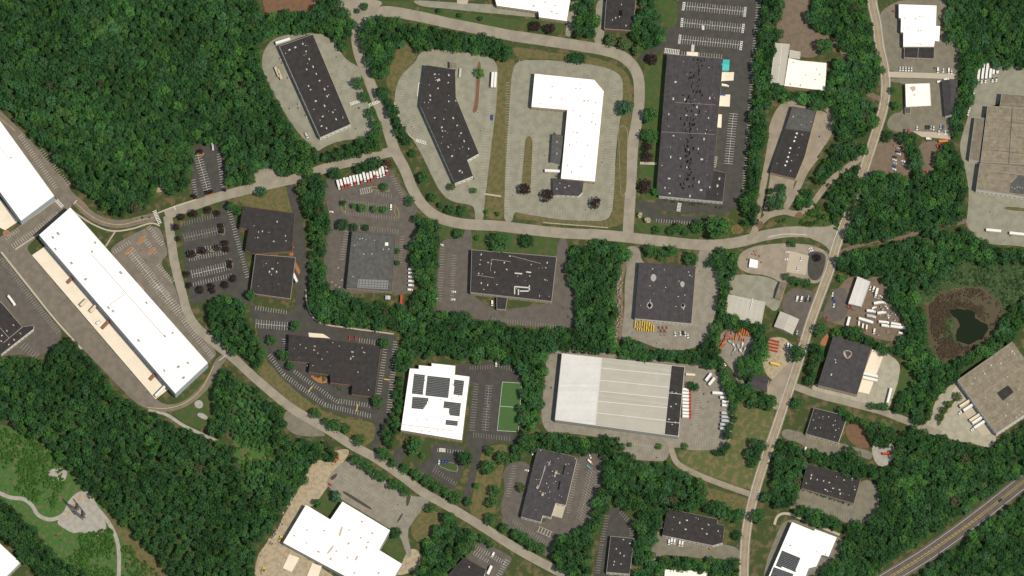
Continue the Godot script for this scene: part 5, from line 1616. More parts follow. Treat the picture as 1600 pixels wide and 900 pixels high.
	for s in [[939, 575, 1048, 586], [937, 594, 1046, 605], [936, 611, 1044, 622], [934, 627, 1042, 637], [932, 645, 1040, 657]]: roof_line(b, "ridge_cap", s[0], s[1], s[2], s[3], 0.7, 0.3, "coping_light")
	roof_line(b, "ridge_cap", 940, 560, 930, 662, 0.8, 0.35, "coping_light")
	roof_line(b, "ridge_cap", 1049, 571, 1038, 678, 0.5, 0.35, "coping_light")
	for s in [[1045, 614, 1065, 616], [1041, 659, 1062, 661]]: roof_line(b, "roof_seam", s[0], s[1], s[2], s[3], 0.5, 0.3, "coping_light")
	units(b, "unit", "unit_white", [1050, 613, 1056, 631, 1045, 655, 1050, 663, 1056, 614, 1055, 660, 1048, 635], 0.5)
	b = building("building_annex", [1016, 673, 1061, 679, 1060, 684, 1015, 678], 4.0, "roof_cream", "wall_tan", "narrow cream roofed strip at the foot of the ribbed warehouse", "coping_light", false)
	b = building("metal_shed", [1137.5, 460, 1196, 472, 1189, 509, 1130.5, 492], 6.0, "roof_metal", "wall_tan", "pale grey metal shed roof with a white pipe", "coping_light")
	roof_line(b, "roof_pipe", 1176, 466, 1172, 484, 1.0, 0.8, "unit_white")
	for k in 6: roof_line(b, "roof_seam", 1146 + k * 8, 463 + k * 1.7, 1139 + k * 8, 494 + k * 2.2, 0.25, 0.1, "coping_light")
	b = gable("metal_shed", [1219.5, 487, 1210, 510, 1238, 522, 1248, 499], 4.5, 1.6, "roof_metal", "wall_grey", "small pale gabled shed by the marked road")
	b = building("metal_shed", [1340, 432, 1360, 440, 1346, 479, 1325.5, 474], 6.5, "roof_pale", "wall_grey", "white narrow metal roof in the crowded truck yard", "coping_light")
	b = building("industrial_building", [1302, 525, 1362, 542, 1339, 616, 1278, 601], 8.5, "roof_dark", "wall_tan", "square black ribbed roof with a maroon patch", "coping_dark")
	roof_sheet(b, "roof_stain", [1319, 547, 1328, 547, 1333, 553, 1324, 562, 1317, 553], "stain", 0.02, 0.6)
	roof_sheet(b, "roof_patch", [1320, 549, 1327, 548.5, 1331, 553, 1324, 559.5], "maroon", 0.04)
	units(b, "unit", "unit_white", [1305, 562, 1306, 566, 1299, 585], 0.6)
	for k in 8: roof_line(b, "roof_seam", 1300 - k * 2.6, 533 + k * 8.6, 1359 - k * 2.6, 550 + k * 8.6, 0.3, 0.12, "coping_dark")
	b = building("office_building", [1272, 637, 1324, 650, 1310, 692, 1259, 678], 6.0, "roof_black", "wall_white", "small black roof beside the red-brown bare earth", "coping")
	units(b, "unit", "unit_white", [1271, 656, 1286, 651, 1295, 651, 1302, 664, 1306, 672, 1282, 668, 1305, 657], 0.4)
	vents(b, 8)
	b = building("office_building", [1261, 725, 1345, 747, 1334, 786, 1252, 762], 6.5, "roof_black", "wall_tan", "oblong black roof above the grey curled lot", "coping_dark")
	units(b, "unit", "unit_white", [1268, 742, 1267, 747, 1277, 749, 1287, 751, 1296, 754, 1319, 750, 1312, 765, 1313, 771, 1302, 763, 1336, 765, 1290, 765], 0.55)
	vents(b, 10)
	b = building("industrial_building", [1237.5, 815, 1272, 829, 1273, 826, 1308, 839, 1295, 870, 1284, 867, 1276, 885, 1264, 888, 1250, 925, 1190, 925], 8.0, "roof_white", "wall_grey", "white roof with two solar fields near the highway", "coping_light")
	for s in [[1222, 860, 1251, 872, 1243, 893, 1212, 884], [1209, 886, 1240, 897, 1236, 910, 1204, 900]]: solar(b, s)
	units(b, "hatch", "unit_grey", [1235, 852, 1276, 862, 1290, 866], 0.6)
	b = building("warehouse", [1581, 534, 1645, 618, 1557, 677, 1496, 594], 10.0, "roof_brown", "wall_white", "brown flat warehouse roof with one dark square panel", "coping")
	roof_sheet(b, "roof_panel", [1557.5, 614, 1575, 602, 1584, 612.5, 1567, 626], "roof_black", 0.3)
	units(b, "unit", "unit_white", [1548, 571, 1564, 568, 1537, 580, 1539, 584, 1523, 591, 1519, 600, 1574, 632, 1581, 549, 1585, 553, 1571, 650], 0.6)
	units(b, "hatch", "unit_grey", [1588, 652, 1592, 648, 1597, 643], 0.8)
	vents(b, 14)
	b = building("office_building", [840, 700, 902, 714, 884, 789, 868, 786, 861, 808, 848, 805, 845, 815, 814, 807], 7.0, "roof_dark", "wall_white", "charcoal roof with a paved entrance court and pale ducts", "coping")
	units(b, "unit", "unit_tan", [867, 743, 869, 738, 848, 772, 840, 761], 1.0)
	units(b, "unit", "unit_white", [884, 725, 859, 768, 872, 716, 899, 716, 845, 703, 838, 749], 0.4)
	for s in [[852, 727, 849, 738], [860, 720, 857, 728], [855, 722, 860, 726], [866, 738, 875, 741], [842, 760, 852, 730]]: roof_line(b, "roof_duct", s[0], s[1], s[2], s[3], 0.8, 0.7, "unit_grey")
	roof_line(b, "roof_seam", 882, 728, 879, 741, 1.6, 0.1, "tar")
	roof_line(b, "roof_seam", 875, 752, 872, 765, 1.6, 0.1, "tar")
	vents(b, 18)
	b = building("office_building", [954, 837.5, 991, 841, 984, 897, 947.5, 894], 6.0, "roof_black", "wall_white", "small black roof at the end of the pear-shaped lot", "coping")
	units(b, "unit", "unit_white", [974, 843, 963, 857, 969, 864, 960, 877, 959, 882, 984, 849, 970, 881, 975, 868], 0.5)
	b = building("industrial_building", [1042.5, 794, 1121, 811, 1120, 818, 1132, 821, 1129, 848, 1114, 852, 1035, 836], 6.5, "roof_black", "wall_white", "dark roofed roadside building with white vans below", "coping")
	units(b, "unit", "unit_white", [1073, 813, 1107, 820, 1104, 834, 1071, 827, 1122, 830, 1062, 817, 1097, 826], 0.6)
	vents(b, 8)
	b = building("building_annex", [1027, 814, 1039, 816, 1037, 825, 1026, 823], 4.0, "roof_black", "wall_white", "tiny dark annex at the end of the dark roofed roadside building", "coping", false)
	b = building("industrial_building", [1039, 889.5, 1106, 892.5, 1104, 922, 1037, 920], 6.5, "roof_cream", "wall_tan", "cream roof below the hedge of trees by the roadside yard", "coping_light")
	b = building("warehouse", [478, 788, 516, 811, 535, 783, 610, 828, 593, 859, 629, 881, 598, 932, 442, 848], 8.0, "roof_white", "wall_grey", "large stepped white roof of the building site", "coping_light")
	units(b, "hatch", "unit_tan", [566, 815, 546, 828, 564, 840, 545, 849, 498, 862, 480, 828, 479, 848, 526, 861, 543, 871, 517, 873, 507, 829, 460, 837, 592, 895, 554, 895, 573, 855, 582, 833], 0.75)
	for s in [[533, 822, 528, 838], [519, 852, 509, 866], [574, 845, 571, 849], [557, 868, 553, 876]]: roof_sheet(b, "roof_stain", [s[0], s[1], s[0] + 4, s[1] + 1, s[2] + 3, s[3], s[2], s[3]], "unit_tan", 0.02, 0.8)
	b = building("office_building", [725, 871, 760, 890, 748, 920, 697, 905, 700, 898], 6.0, "roof_black", "wall_white", "black roof beside the lot by the slanting road", "coping_dark")
	units(b, "unit", "unit_white", [733, 886], 0.6)
	b = building("warehouse", [-40, 812, 32, 879, 6, 905, -70, 850], 8.0, "roof_white", "wall_grey", "white roof corner beyond the dark strip of trees", "coping_light")
	b = building("industrial_building", [-40, 430, 36, 510, 53, 508, 52, 514, 2, 553, -50, 515], 7.0, "roof_black", "wall_white", "black roof corner beside the white warehouse's service road", "coping")
	units(b, "unit", "unit_white", [21, 508, 11, 517, 3, 524, 32, 521, 22, 531, 14, 538, 2, 533], 0.55)
	for s in [[0, 470, 35, 511], [35, 511, 5, 536], [0, 512, 14, 528]]: roof_line(b, "roof_seam", s[0], s[1], s[2], s[3], 0.4, 0.3, "unit_tan")
	b = building("canopy_building", [1172, 404, 1185, 407, 1184, 419, 1170, 417], 3.5, "roof_white", "wall_white", "tiny white square roof among orange machines", "coping_light", false)
	b = gable("house", [1172, 585, 1202, 590, 1197, 612, 1167, 603], 5.0, 2.0, "roof_dark", "wall_white", "small dark roofed house by the sandy yard")
	b = gable("house", [1219, 440, 1229, 442, 1220, 468, 1211, 465], 4.5, 1.6, "roof_umber", "wall_tan", "small brown roofed house beside the gravel pad")

func plant_woods() -> void:
	wood("woodland", [-8, -8, 405, -8, 403, 20, 412, 36, 420, 46, 410, 66, 402, 85, 406, 110, 420, 130, 424, 150, 436, 168, 450, 192, 460, 214, 480, 226, 497, 240, 494, 258, 480, 268, 455, 272, 436, 266, 424, 258, 404, 260, 394, 285, 357, 290, 354, 250, 350, 226, 340, 220, 300, 220, 297, 232, 300, 258, 298, 275, 291, 296, 262, 302, 256, 288, 244, 288, 240, 300, 232, 315, 222, 330, 205, 331, 186, 336, 166, 323, 142, 304, 118, 284, 106, 264, 92, 252, 80, 232, 60, 220, 36, 190, 14, 172, -8, 158], "large dense broadleaf wood above the white warehouses")
	wood("tree_belt", [400, 20, 415, 26, 440, 21, 470, 22, 490, 22, 497, -5, 526, -5, 531, 15, 548, 18, 552, 35, 547, 50, 545, 60, 522, 62, 508, 48, 490, 48, 462, 50, 434, 52, 412, 62], "broadleaf trees above the long black roof at the wood's edge")
	wood("tree_belt", [578, 34, 588, 29, 620, 33, 650, 42, 680, 46, 710, 51, 750, 58, 790, 66, 799, 76, 797, 90, 786, 95, 770, 86, 740, 79, 700, 74, 670, 77, 655, 78, 648, 71, 640, 66, 622, 70, 612, 92, 606, 114, 600, 124, 587, 120, 577, 100, 568, 75, 566, 55], "tree belt following the inside of the northern road bend")
	wood("tree_belt", [473, 277, 500, 270, 505, 290, 500, 300, 511, 335, 513, 350, 505, 385, 504, 410, 511, 450, 484, 460, 485, 430, 489, 400, 490, 380, 481, 350, 476, 320, 471, 300], "tree belt between the two-block dark roof and the box truck lot")
	wood("tree_belt", [483, 460, 512, 452, 545, 462, 570, 474, 595, 470, 612, 477, 625, 482, 632, 490, 650, 500, 630, 514, 604, 512, 570, 507, 540, 507, 512, 503, 496, 496, 484, 484], "tree belt below the charcoal roof with the lattice panel")
	wood("tree_belt", [650, 342, 664, 338, 684, 346, 687, 370, 683, 400, 681, 430, 679, 460, 676, 490, 660, 494, 645, 484, 640, 468, 652, 456, 654, 442, 654, 425, 642, 408, 641, 390, 649, 370, 653, 355], "tree belt between the van row and the dark roofed plant's lot")
	wood("tree_belt", [630, 548, 634, 520, 648, 500, 692, 490, 732, 494, 746, 503, 776, 501, 800, 513, 855, 514, 896, 515, 906, 522, 964, 537, 967, 547, 940, 551, 900, 547, 868, 545, 854, 550, 852, 570, 847, 620, 842, 652, 836, 670, 818, 670, 816, 640, 820, 600, 817, 578, 800, 568, 780, 563, 760, 558, 740, 563, 720, 560, 700, 551, 680, 553, 655, 559, 641, 565, 634, 580, 624, 582, 619, 570], "long tree belt between the plant's lot and the solar roof")
	wood("tree_belt", [895, 388, 912, 382, 940, 379, 955, 376, 974, 386, 984, 396, 974, 407, 967, 422, 961, 442, 959, 470, 964, 492, 958, 505, 956, 522, 960, 538, 940, 541, 906, 530, 901, 500, 903, 470, 900, 450, 886, 430, 884, 412, 893, 397], "dense trees between the plant's lot and the square charcoal roof")
	wood("tree_belt", [966, 538, 986, 531, 1006, 538, 1020, 548, 1050, 549, 1080, 549, 1100, 542, 1106, 525, 1118, 505, 1124, 470, 1129, 450, 1124, 425, 1117, 402, 1126, 390, 1140, 394, 1151, 402, 1148, 420, 1143, 440, 1138, 460, 1131, 480, 1133, 500, 1124, 520, 1118, 540, 1124, 560, 1127, 573, 1110, 573, 1090, 568, 1060, 563, 1020, 560, 990, 558, 967, 552], "hooked tree belt round the brown-grey yard of the square charcoal roof")
	wood("tree_belt", [1130, 580, 1142, 588, 1160, 600, 1185, 612, 1204, 618, 1210, 630, 1194, 640, 1175, 633, 1155, 620, 1148, 640, 1146, 662, 1141, 680, 1138, 700, 1130, 705, 1134, 690, 1142, 660, 1142, 625, 1132, 598], "thin tree belt along the end of the truck yard")
	wood("tree_belt", [1135, 492, 1160, 499, 1186, 511, 1198, 520, 1198, 530, 1196, 552, 1186, 575, 1170, 596, 1158, 586, 1152, 570, 1166, 558, 1180, 542, 1182, 528, 1165, 512, 1138, 510], "trees wrapped round the orange rental machines")
	wood("tree_belt", [942, 692, 956, 682, 971, 692, 975, 706, 1000, 723, 1030, 729, 1070, 739, 1094, 752, 1099, 766, 1094, 793, 1086, 796, 1050, 793, 1036, 803, 1020, 798, 1000, 796, 980, 798, 966, 783, 957, 768, 946, 752, 943, 730], "dense wood below the truck yard's visitor stalls")
	wood("tree_belt", [818, 674, 838, 680, 862, 678, 880, 676, 905, 686, 930, 686, 945, 682, 958, 690, 942, 704, 906, 708, 880, 702, 852, 700, 838, 698, 822, 706, 812, 716, 802, 718, 806, 700], "trees along the top of the charcoal roof with the entrance court")
	wood("tree_belt", [862, 850, 886, 836, 906, 831, 924, 824, 929, 840, 924, 870, 917, 905, 890, 905, 863, 876], "tree clump in the bend between the slanting road and the pear-shaped lot")
	wood("tree_belt", [1001, 802, 1018, 797, 1034, 802, 1029, 824, 1021, 830, 1021, 858, 1014, 878, 999, 878, 994, 860, 998, 836, 991, 820], "dark tree clump beside the pear-shaped lot")
	wood("tree_belt", [990, 890, 1018, 884, 1032, 872, 1060, 872, 1100, 880, 1110, 873, 1150, 880, 1156, 905, 1107, 905, 1107, 893, 1036, 888, 1030, 905, 990, 905], "hedge of trees below the roadside grey yard")
	wood("tree_belt", [935, 762, 950, 767, 948, 790, 938, 818, 926, 833, 919, 822, 930, 800], "small tree strip above the pear-shaped lot")
	wood("tree_belt", [1094, 784, 1110, 780, 1134, 791, 1158, 796, 1163, 808, 1140, 810, 1120, 802, 1100, 799], "tree row on the dry grass by the marked road")
	wood("tree_belt", [1214, 696, 1222, 690, 1240, 694, 1255, 707, 1258, 724, 1246, 750, 1245, 774, 1236, 791, 1214, 793, 1208, 782, 1211, 760, 1208, 742, 1209, 715], "dark trees between the marked road and the oblong black roof")
	wood("tree_belt", [1170, 702, 1180, 688, 1190, 686, 1193, 700, 1184, 718, 1175, 724, 1167, 714], "tree clump on the dry meadow by the marked road")
	wood("tree_belt", [1262, 706, 1300, 711, 1330, 704, 1342, 718, 1354, 742, 1340, 744, 1310, 733, 1280, 723, 1262, 717], "tree row above the oblong black roof")
	wood("tree_belt", [1248, 797, 1258, 793, 1290, 806, 1310, 815, 1312, 826, 1290, 824, 1262, 812, 1248, 806], "tree row between the grey curled lot and the white solar roof")
	wood("woodland", [1342, 724, 1376, 736, 1396, 724, 1399, 682, 1430, 668, 1460, 682, 1500, 692, 1545, 704, 1562, 690, 1610, 655, 1610, 735, 1580, 748, 1540, 775, 1500, 801, 1460, 830, 1420, 857, 1390, 874, 1360, 905, 1270, 905, 1296, 882, 1318, 866, 1318, 840, 1326, 822, 1356, 820, 1376, 800, 1378, 772, 1366, 750], "broad dense wood above the dark highway")
	wood("woodland", [1425, 905, 1462, 878, 1500, 856, 1532, 824, 1562, 802, 1610, 770, 1610, 905], "wood on the far bank of the dark highway")
	wood("tree_belt", [1310, 652, 1330, 649, 1350, 656, 1398, 672, 1398, 685, 1380, 698, 1360, 682, 1345, 655, 1330, 660, 1322, 658], "tree row below the pale lane to the brown warehouse")
	wood("woodland", [1332, 282, 1352, 276, 1372, 272, 1396, 276, 1420, 282, 1440, 287, 1458, 272, 1466, 242, 1480, 224, 1498, 238, 1506, 268, 1510, 300, 1508, 333, 1498, 343, 1470, 352, 1440, 356, 1418, 358, 1394, 370, 1360, 376, 1332, 380, 1322, 364, 1330, 330], "dense wood between the marked road and the brown factory yard")
	wood("tree_belt", [1416, 230, 1420, 222, 1434, 225, 1438, 250, 1442, 282, 1428, 280, 1424, 256], "narrow trees between the two brown yards")
	wood("woodland", [1312, 404, 1340, 393, 1380, 386, 1420, 377, 1450, 362, 1480, 364, 1510, 362, 1525, 377, 1560, 388, 1610, 397, 1610, 407, 1540, 411, 1500, 402, 1496, 415, 1480, 428, 1460, 446, 1430, 450, 1402, 450, 1382, 440, 1372, 426, 1350, 431, 1330, 427, 1312, 416], "wood between the brown earth lane and the green reed bed")
	wood("woodland", [1382, 452, 1430, 457, 1444, 500, 1449, 540, 1461, 562, 1480, 572, 1500, 562, 1520, 552, 1545, 532, 1560, 512, 1580, 487, 1610, 462, 1610, 500, 1578, 532, 1540, 555, 1510, 572, 1490, 592, 1470, 607, 1456, 625, 1452, 652, 1440, 660, 1416, 645, 1402, 640, 1402, 622, 1424, 606, 1430, 585, 1420, 570, 1406, 552, 1402, 536, 1417, 520, 1418, 500, 1400, 480], "wood curling round the brown marsh and the pond")
	wood("tree_belt", [1300, 518, 1330, 513, 1350, 521, 1380, 536, 1400, 546, 1394, 556, 1370, 546, 1330, 529], "tree row along the top of the square black ribbed roof")
	wood("tree_belt", [1268, 540, 1278, 532, 1284, 545, 1279, 568, 1270, 596, 1262, 596, 1264, 570], "trees on the grass between the marked road and the ribbed black roof")
	wood("woodland", [1266, 22, 1282, -5, 1352, -5, 1358, 35, 1366, 70, 1378, 108, 1373, 128, 1360, 138, 1345, 138, 1352, 160, 1376, 172, 1372, 190, 1358, 206, 1340, 216, 1310, 216, 1299, 202, 1308, 180, 1294, 162, 1270, 152, 1268, 146, 1291, 144, 1295, 102, 1310, 92, 1328, 104, 1334, 96, 1312, 70, 1302, 55, 1278, 44, 1264, 40], "roadside wood above the looping drive")
	wood("woodland", [1484, -5, 1610, -5, 1610, 106, 1582, 100, 1560, 102, 1540, 95, 1521, 113, 1520, 140, 1514, 165, 1504, 190, 1499, 210, 1486, 206, 1492, 182, 1500, 150, 1502, 112, 1499, 92, 1506, 70, 1482, 58, 1480, 40], "wood beyond the stepped white roof")
	wood("tree_belt", [1192, -5, 1222, -5, 1217, 50, 1209, 80, 1201, 120, 1198, 160, 1196, 200, 1190, 235, 1186, 280, 1183, 310, 1180, 348, 1166, 349, 1162, 322, 1169, 280, 1174, 235, 1174, 190, 1180, 140, 1182, 100, 1190, 50], "long tree belt along the fresh dark lot")
	wood("tree_belt", [1204, 134, 1225, 141, 1262, 151, 1290, 162, 1284, 166, 1260, 158, 1225, 152, 1200, 154], "tree row below the curved white roof")
	wood("tree_belt", [1300, 227, 1354, 227, 1348, 238, 1320, 252, 1300, 268, 1286, 283, 1272, 283, 1282, 264, 1296, 250], "bright bushes and trees above the curling lane")
	wood("tree_belt", [1250, 298, 1268, 292, 1273, 305, 1264, 322, 1247, 328, 1242, 315], "bush clump inside the fork of the curling lane", 2.2, 3.4, 0.7, 1.2, 0.6)
	wood("tree_belt", [1287, 306, 1310, 282, 1330, 264, 1344, 257, 1343, 270, 1334, 298, 1324, 325, 1306, 338, 1293, 328, 1300, 314], "bright trees between the curling lane and the marked road", 2.6, 4.4, 0.72, 1.15, 0.8)
	wood("tree_belt", [1200, 294, 1220, 291, 1231, 299, 1214, 324, 1200, 329], "trees between the lot and the long tree belt")
	wood("woodland", [-8, 566, 30, 558, 74, 564, 84, 542, 100, 527, 114, 532, 124, 547, 138, 562, 153, 577, 168, 592, 183, 617, 212, 633, 228, 645, 252, 650, 268, 663, 298, 676, 318, 684, 340, 692, 360, 698, 368, 715, 378, 750, 384, 790, 399, 820, 399, 870, 394, 908, 272, 908, 246, 870, 221, 845, 201, 825, 176, 800, 156, 780, 141, 770, 119, 745, 106, 728, 84, 708, 76, 694, 52, 684, 30, 668, 14, 653, -8, 648], "large dark wood below the long white warehouse", 3.0, 5.2, 0.72, 0.92)
	wood("woodland", [337, 602, 346, 582, 358, 577, 368, 592, 362, 630, 356, 668, 345, 680, 328, 674, 336, 640], "narrow wood between the green basin and the young bright trees", 3.0, 5.0)
	wood("woodland", [398, 607, 438, 641, 446, 664, 434, 680, 465, 691, 500, 691, 519, 696, 526, 714, 512, 720, 495, 714, 481, 730, 476, 750, 456, 775, 441, 800, 421, 830, 405, 850, 398, 820, 390, 790, 405, 770, 425, 745, 436, 715, 428, 690, 430, 660, 412, 628], "wood between the slanting road and the building site", 3.0, 5.2, 0.66, 1.05)
	wood("young_wood", [368, 596, 385, 598, 410, 626, 428, 662, 428, 690, 410, 700, 385, 694, 364, 680, 362, 650], "young bright green trees above the worn track", 1.4, 2.8, 0.8, 1.5, 0.5)
	wood("young_wood", [384, 726, 410, 720, 432, 722, 424, 748, 404, 772, 390, 788, 384, 760], "young bright green trees below the worn track", 1.4, 2.8, 0.8, 1.5, 0.5)
	wood("tree_belt", [330, 472, 345, 462, 374, 467, 384, 487, 389, 507, 399, 527, 412, 550, 409, 568, 396, 572, 380, 558, 355, 544, 336, 529, 329, 510], "bright green trees between the slanting road and the curved dark lot", 3.0, 5.0, 0.72, 1.1)
	wood("tree_belt", [-8, 778, 15, 788, 25, 803, 45, 818, 70, 848, 90, 872, 110, 882, 134, 897, 130, 908, 70, 908, 50, 882, 30, 872, 22, 852, 10, 846, -8, 832], "dark tree strip beside the bright scrub clearing", 3.0, 4.8)
	wood("tree_belt", [681, 824, 710, 817, 734, 832, 744, 846, 730, 860, 715, 869, 700, 892, 690, 905, 643, 905, 660, 881, 668, 861, 666, 851, 676, 836], "trees between the dry lawn and the black roof by the slanting road")
	wood("tree_belt", [898, -5, 926, -5, 932, 40, 925, 58, 902, 56, 893, 42, 900, 20], "dark tree clump beside the white roofed northern building")
	wood("tree_belt", [990, 27, 1010, 12, 1000, -5, 1020, -5, 1024, 20, 1036, 45, 1036, 60, 1024, 70, 1002, 72, 989, 56], "tall tree clump beside the small black roofed brick building")
	wood("tree_belt", [600, 660, 612, 648, 620, 600, 626, 585, 632, 590, 626, 630, 620, 668, 618, 695, 604, 700, 598, 680], "young trees along the solar roof's side", 2.0, 3.4, 0.75, 1.2, 0.7)
	wood("tree_belt", [500, 248, 520, 240, 550, 228, 575, 222, 590, 222, 594, 232, 570, 240, 540, 248, 512, 254], "tree row below the old grey lot by the wood", 2.6, 4.2)
	bushes("scrub", [-5, 665, 30, 675, 70, 700, 110, 738, 80, 800, 30, 772, -5, 762], 700, "low bright bushes scattered over the power line clearing", Color(0.05, 0.13, 0.025))
	bushes("scrub", [85, 835, 130, 835, 175, 825, 180, 870, 178, 905, 135, 905, 110, 880], 450, "low bright bushes on the southern power line clearing", Color(0.05, 0.13, 0.025))
	bushes("scrub", [190, 850, 205, 850, 250, 900, 190, 905], 120, "sparse low bushes beside the gravel track", Color(0.06, 0.12, 0.03))
	bushes("scrub", [362, 690, 398, 655, 425, 680, 430, 705, 425, 742, 395, 762, 380, 740], 260, "low bushes in the scrubby clearing of the wood", Color(0.045, 0.12, 0.025))
	bushes("scrub", [1240, 352, 1205, 345, 1245, 340, 1275, 320, 1300, 337, 1320, 330, 1308, 360, 1280, 353], 120, "low bushes on the green bank of the main road", Color(0.035, 0.085, 0.02))
	bushes("scrub", [1484, 407, 1560, 404, 1605, 408, 1605, 465, 1570, 485, 1548, 450, 1500, 445, 1450, 465, 1430, 452, 1470, 428], 700, "tufts of the green reed bed", Color(0.035, 0.07, 0.025), 0.3, 0.8)
	bushes("scrub", [1452, 480, 1470, 460, 1510, 450, 1550, 456, 1566, 480, 1556, 512, 1545, 515, 1535, 500, 1520, 485, 1500, 480, 1485, 485, 1490, 530, 1505, 542, 1530, 540, 1545, 540, 1500, 556, 1470, 562, 1458, 540], 1500, "brown tussocks of the marsh round the pond", Color(0.082, 0.064, 0.044), 0.35, 0.85)
	bushes("scrub", [84, 255, 108, 290, 140, 318, 180, 345, 230, 342, 240, 338, 190, 343, 150, 330, 118, 300], 60, "small shrubs on the mulched verge of the dark curved driveway", Color(0.05, 0.09, 0.03), 0.4, 0.9)
	bushes("scrub", [1120, 345, 1150, 342, 1165, 355, 1150, 368, 1130, 362], 40, "pale yellow-green planting beside the large round tree", Color(0.14, 0.25, 0.04), 0.4, 0.9)
	bushes("scrub", [1034, 310, 1060, 314, 1128, 322, 1128, 326, 1058, 318, 1034, 314], 40, "planted shrubs along the front of the long charcoal roof", Color(0.05, 0.09, 0.03), 0.4, 0.9)
	bushes("scrub", [484, 585, 514, 600, 545, 617, 545, 606, 516, 600, 512, 588, 484, 570], 36, "planted shrubs in the angles of the stepped black roof", Color(0.05, 0.11, 0.03), 0.5, 1.0)
	bushes("scrub", [1256, 764, 1334, 789, 1333, 792, 1255, 767], 40, "planted shrubs along the front of the oblong black roof", Color(0.05, 0.08, 0.03), 0.4, 0.9)

func plant_trees() -> void:
	trees("round green tree by the long black roof's lot", "trees along the lot by the long black roof", "green", [535, 72, 9, 560, 130, 9, 569, 152, 8.5, 580, 177, 9, 588, 197, 10, 585, 213, 10, 565, 222, 9], "tree", "the sharp road bend")
	trees("dark round tree on the bent building's bank", "trees on the bank of the bent building", "deep", [586, 112, 10, 597, 145, 10, 606, 159, 8, 614, 174, 11, 620, 190, 8, 627, 205, 11, 635, 219, 8], "tree", "the road bend")
	trees("single bright tree on the red earth island behind the bent black roof", "", "bright", [750, 114, 8])
	trees("small tree on the grass verge by the northern bend", "small trees by the northern bend", "green", [559, 17, 4, 570, 10, 6])
	trees("young tree on the northern building's verge", "young trees on the northern verge", "green", [687, 17, 4, 719, 24, 4, 752, 29, 4], "tree", "the road bend")
	trees("dark purple tree on the verge of the white roofed northern building", "purple trees by the northern building", "purple", [837, 41, 8.5, 860, 45, 8.5])
	trees("round tree at the foot of the small black roofed brick building", "trees below the brick building", "sage", [954, 63, 9.5, 976, 69, 10, 995, 79, 7.5])
	trees("dark purple tree beside the drive to the fresh dark lot", "", "purple", [1019, 93, 9])
	trees("paired dark green tree on the dry verge above the white L-shaped roof", "paired trees above the L-shaped roof", "deep", [896, 92, 9, 907, 91, 9.5])
	trees("blue-green tree on the dry island beside the bending road", "trees on the dry island by the bending road", "blue", [979, 167, 11, 970, 174, 7])
	trees("large green tree on the lawn strip of the long charcoal roof", "large trees on the lawn strip", "green", [1016, 180, 12, 1015, 213, 13])
	trees("dark purple tree on the lawn strip of the long charcoal roof", "purple trees on the lawn strip", "purple", [1012, 230, 8, 1012, 245, 8.5, 1009, 291, 11])
	trees("small green tree at the corner of the long charcoal roof", "", "bright", [1025, 300, 6])
	trees("purple tree standing on the long dry island of the white L-shaped roof's lot", "", "purple", [820, 296, 9])
	trees("purple tree beside the small charcoal office of the white L-shaped roof", "purple trees by the charcoal office", "purple", [856, 305, 10, 931, 317, 9])
	trees("round verge tree before the long charcoal roof", "verge row before the long charcoal roof", "green", [1027, 359, 6.5, 1050, 361, 7, 1060, 355, 7, 1071, 362, 7, 1090, 355, 11], "tree", "the white flowering shrubs")
	trees("very large spreading tree on the verge of the long charcoal roof", "", "green", [1122, 356, 19])
	trees("green tree above the square charcoal roof", "trees above the square charcoal roof", "green", [1017, 392, 11, 1035, 397, 9, 1050, 392, 9, 1081, 404, 11], "tree", "the tree belt")
	trees("green tree beside the tree belt near the square charcoal roof's yard", "", "deep", [1112, 411, 9])
	trees("large round tree on the front lawn of the dark roofed plant", "", "green", [781, 377, 16])
	trees("upright dark tree on the front lawn of the dark roofed plant", "", "deep", [825, 376, 11])
	trees("small young tree on the front lawn of the dark roofed plant", "", "bright", [747, 372, 4.5])
	trees("blue-grey tree standing by the cul-de-sac bulb", "", "blue", [409, 300, 9])
	trees("dark tree at the entrance of the box truck lot", "", "deep", [524, 271, 9])
	trees("green tree behind the white box trucks", "trees behind the box truck row", "deep", [560, 264, 8, 572, 261, 9, 585, 256, 11], "tree", "the lot entrance")
	trees("reddish brown tree at the end of the box truck row", "", "rust", [606, 257, 7.5])
	trees("green tree on the sandy island of the box truck lot", "", "green", [600, 292, 6.5])
	trees("round street tree by the bent building's lot", "street trees of the bent building's lot", "green", [645, 240, 6.5, 661, 277, 9, 676, 309, 7.5, 689, 321, 5, 705, 328, 8, 722, 329, 8.5], "tree", "the road junction")
	trees("round green tree at the corner of the box truck lot by the road", "", "green", [641, 314, 8])
	trees("small bright tree in the box truck lot", "bright trees across the box truck lot", "bright", [552, 322, 4.5, 566, 325, 7, 585, 327, 5.5, 600, 328, 6], "tree", "the thin dark tree")
	trees("thin dark tree at the end of the bright tree row", "", "deep", [537, 317, 5])
	trees("tree above the lattice panel roof", "trees above the lattice panel roof", "deep", [536, 351, 9.5, 553, 355, 6.5, 572, 356, 5.5], "tree", "the tree belt")
	trees("small tree beside the charcoal roof with the lattice panel", "small trees beside the lattice panel roof", "green", [621, 392, 4.5, 621, 411, 4.5])
	trees("round tree on the small lawn by the dark narrow lot", "", "green", [716, 365, 8])
	trees("shrub-like tree at the corner of the bent black roof", "", "olive", [706, 292, 5.5])
	trees("green tree at the end of the tree row by the pale road junction", "", "deep", [510, 246, 7])
	trees("purple tree on the road edge above the dotted lot", "purple trees above the dotted lot", "purple", [284, 339, 5.5, 303, 334, 6.5, 326, 328, 6, 340, 333, 5], "tree", "the road corner")
	trees("purple tree on the verge beside the dotted lot", "purple trees beside the dotted lot", "purple", [275, 355, 5.5, 278, 373, 4, 292, 428, 5, 296, 446, 5], "tree", "the road corner")
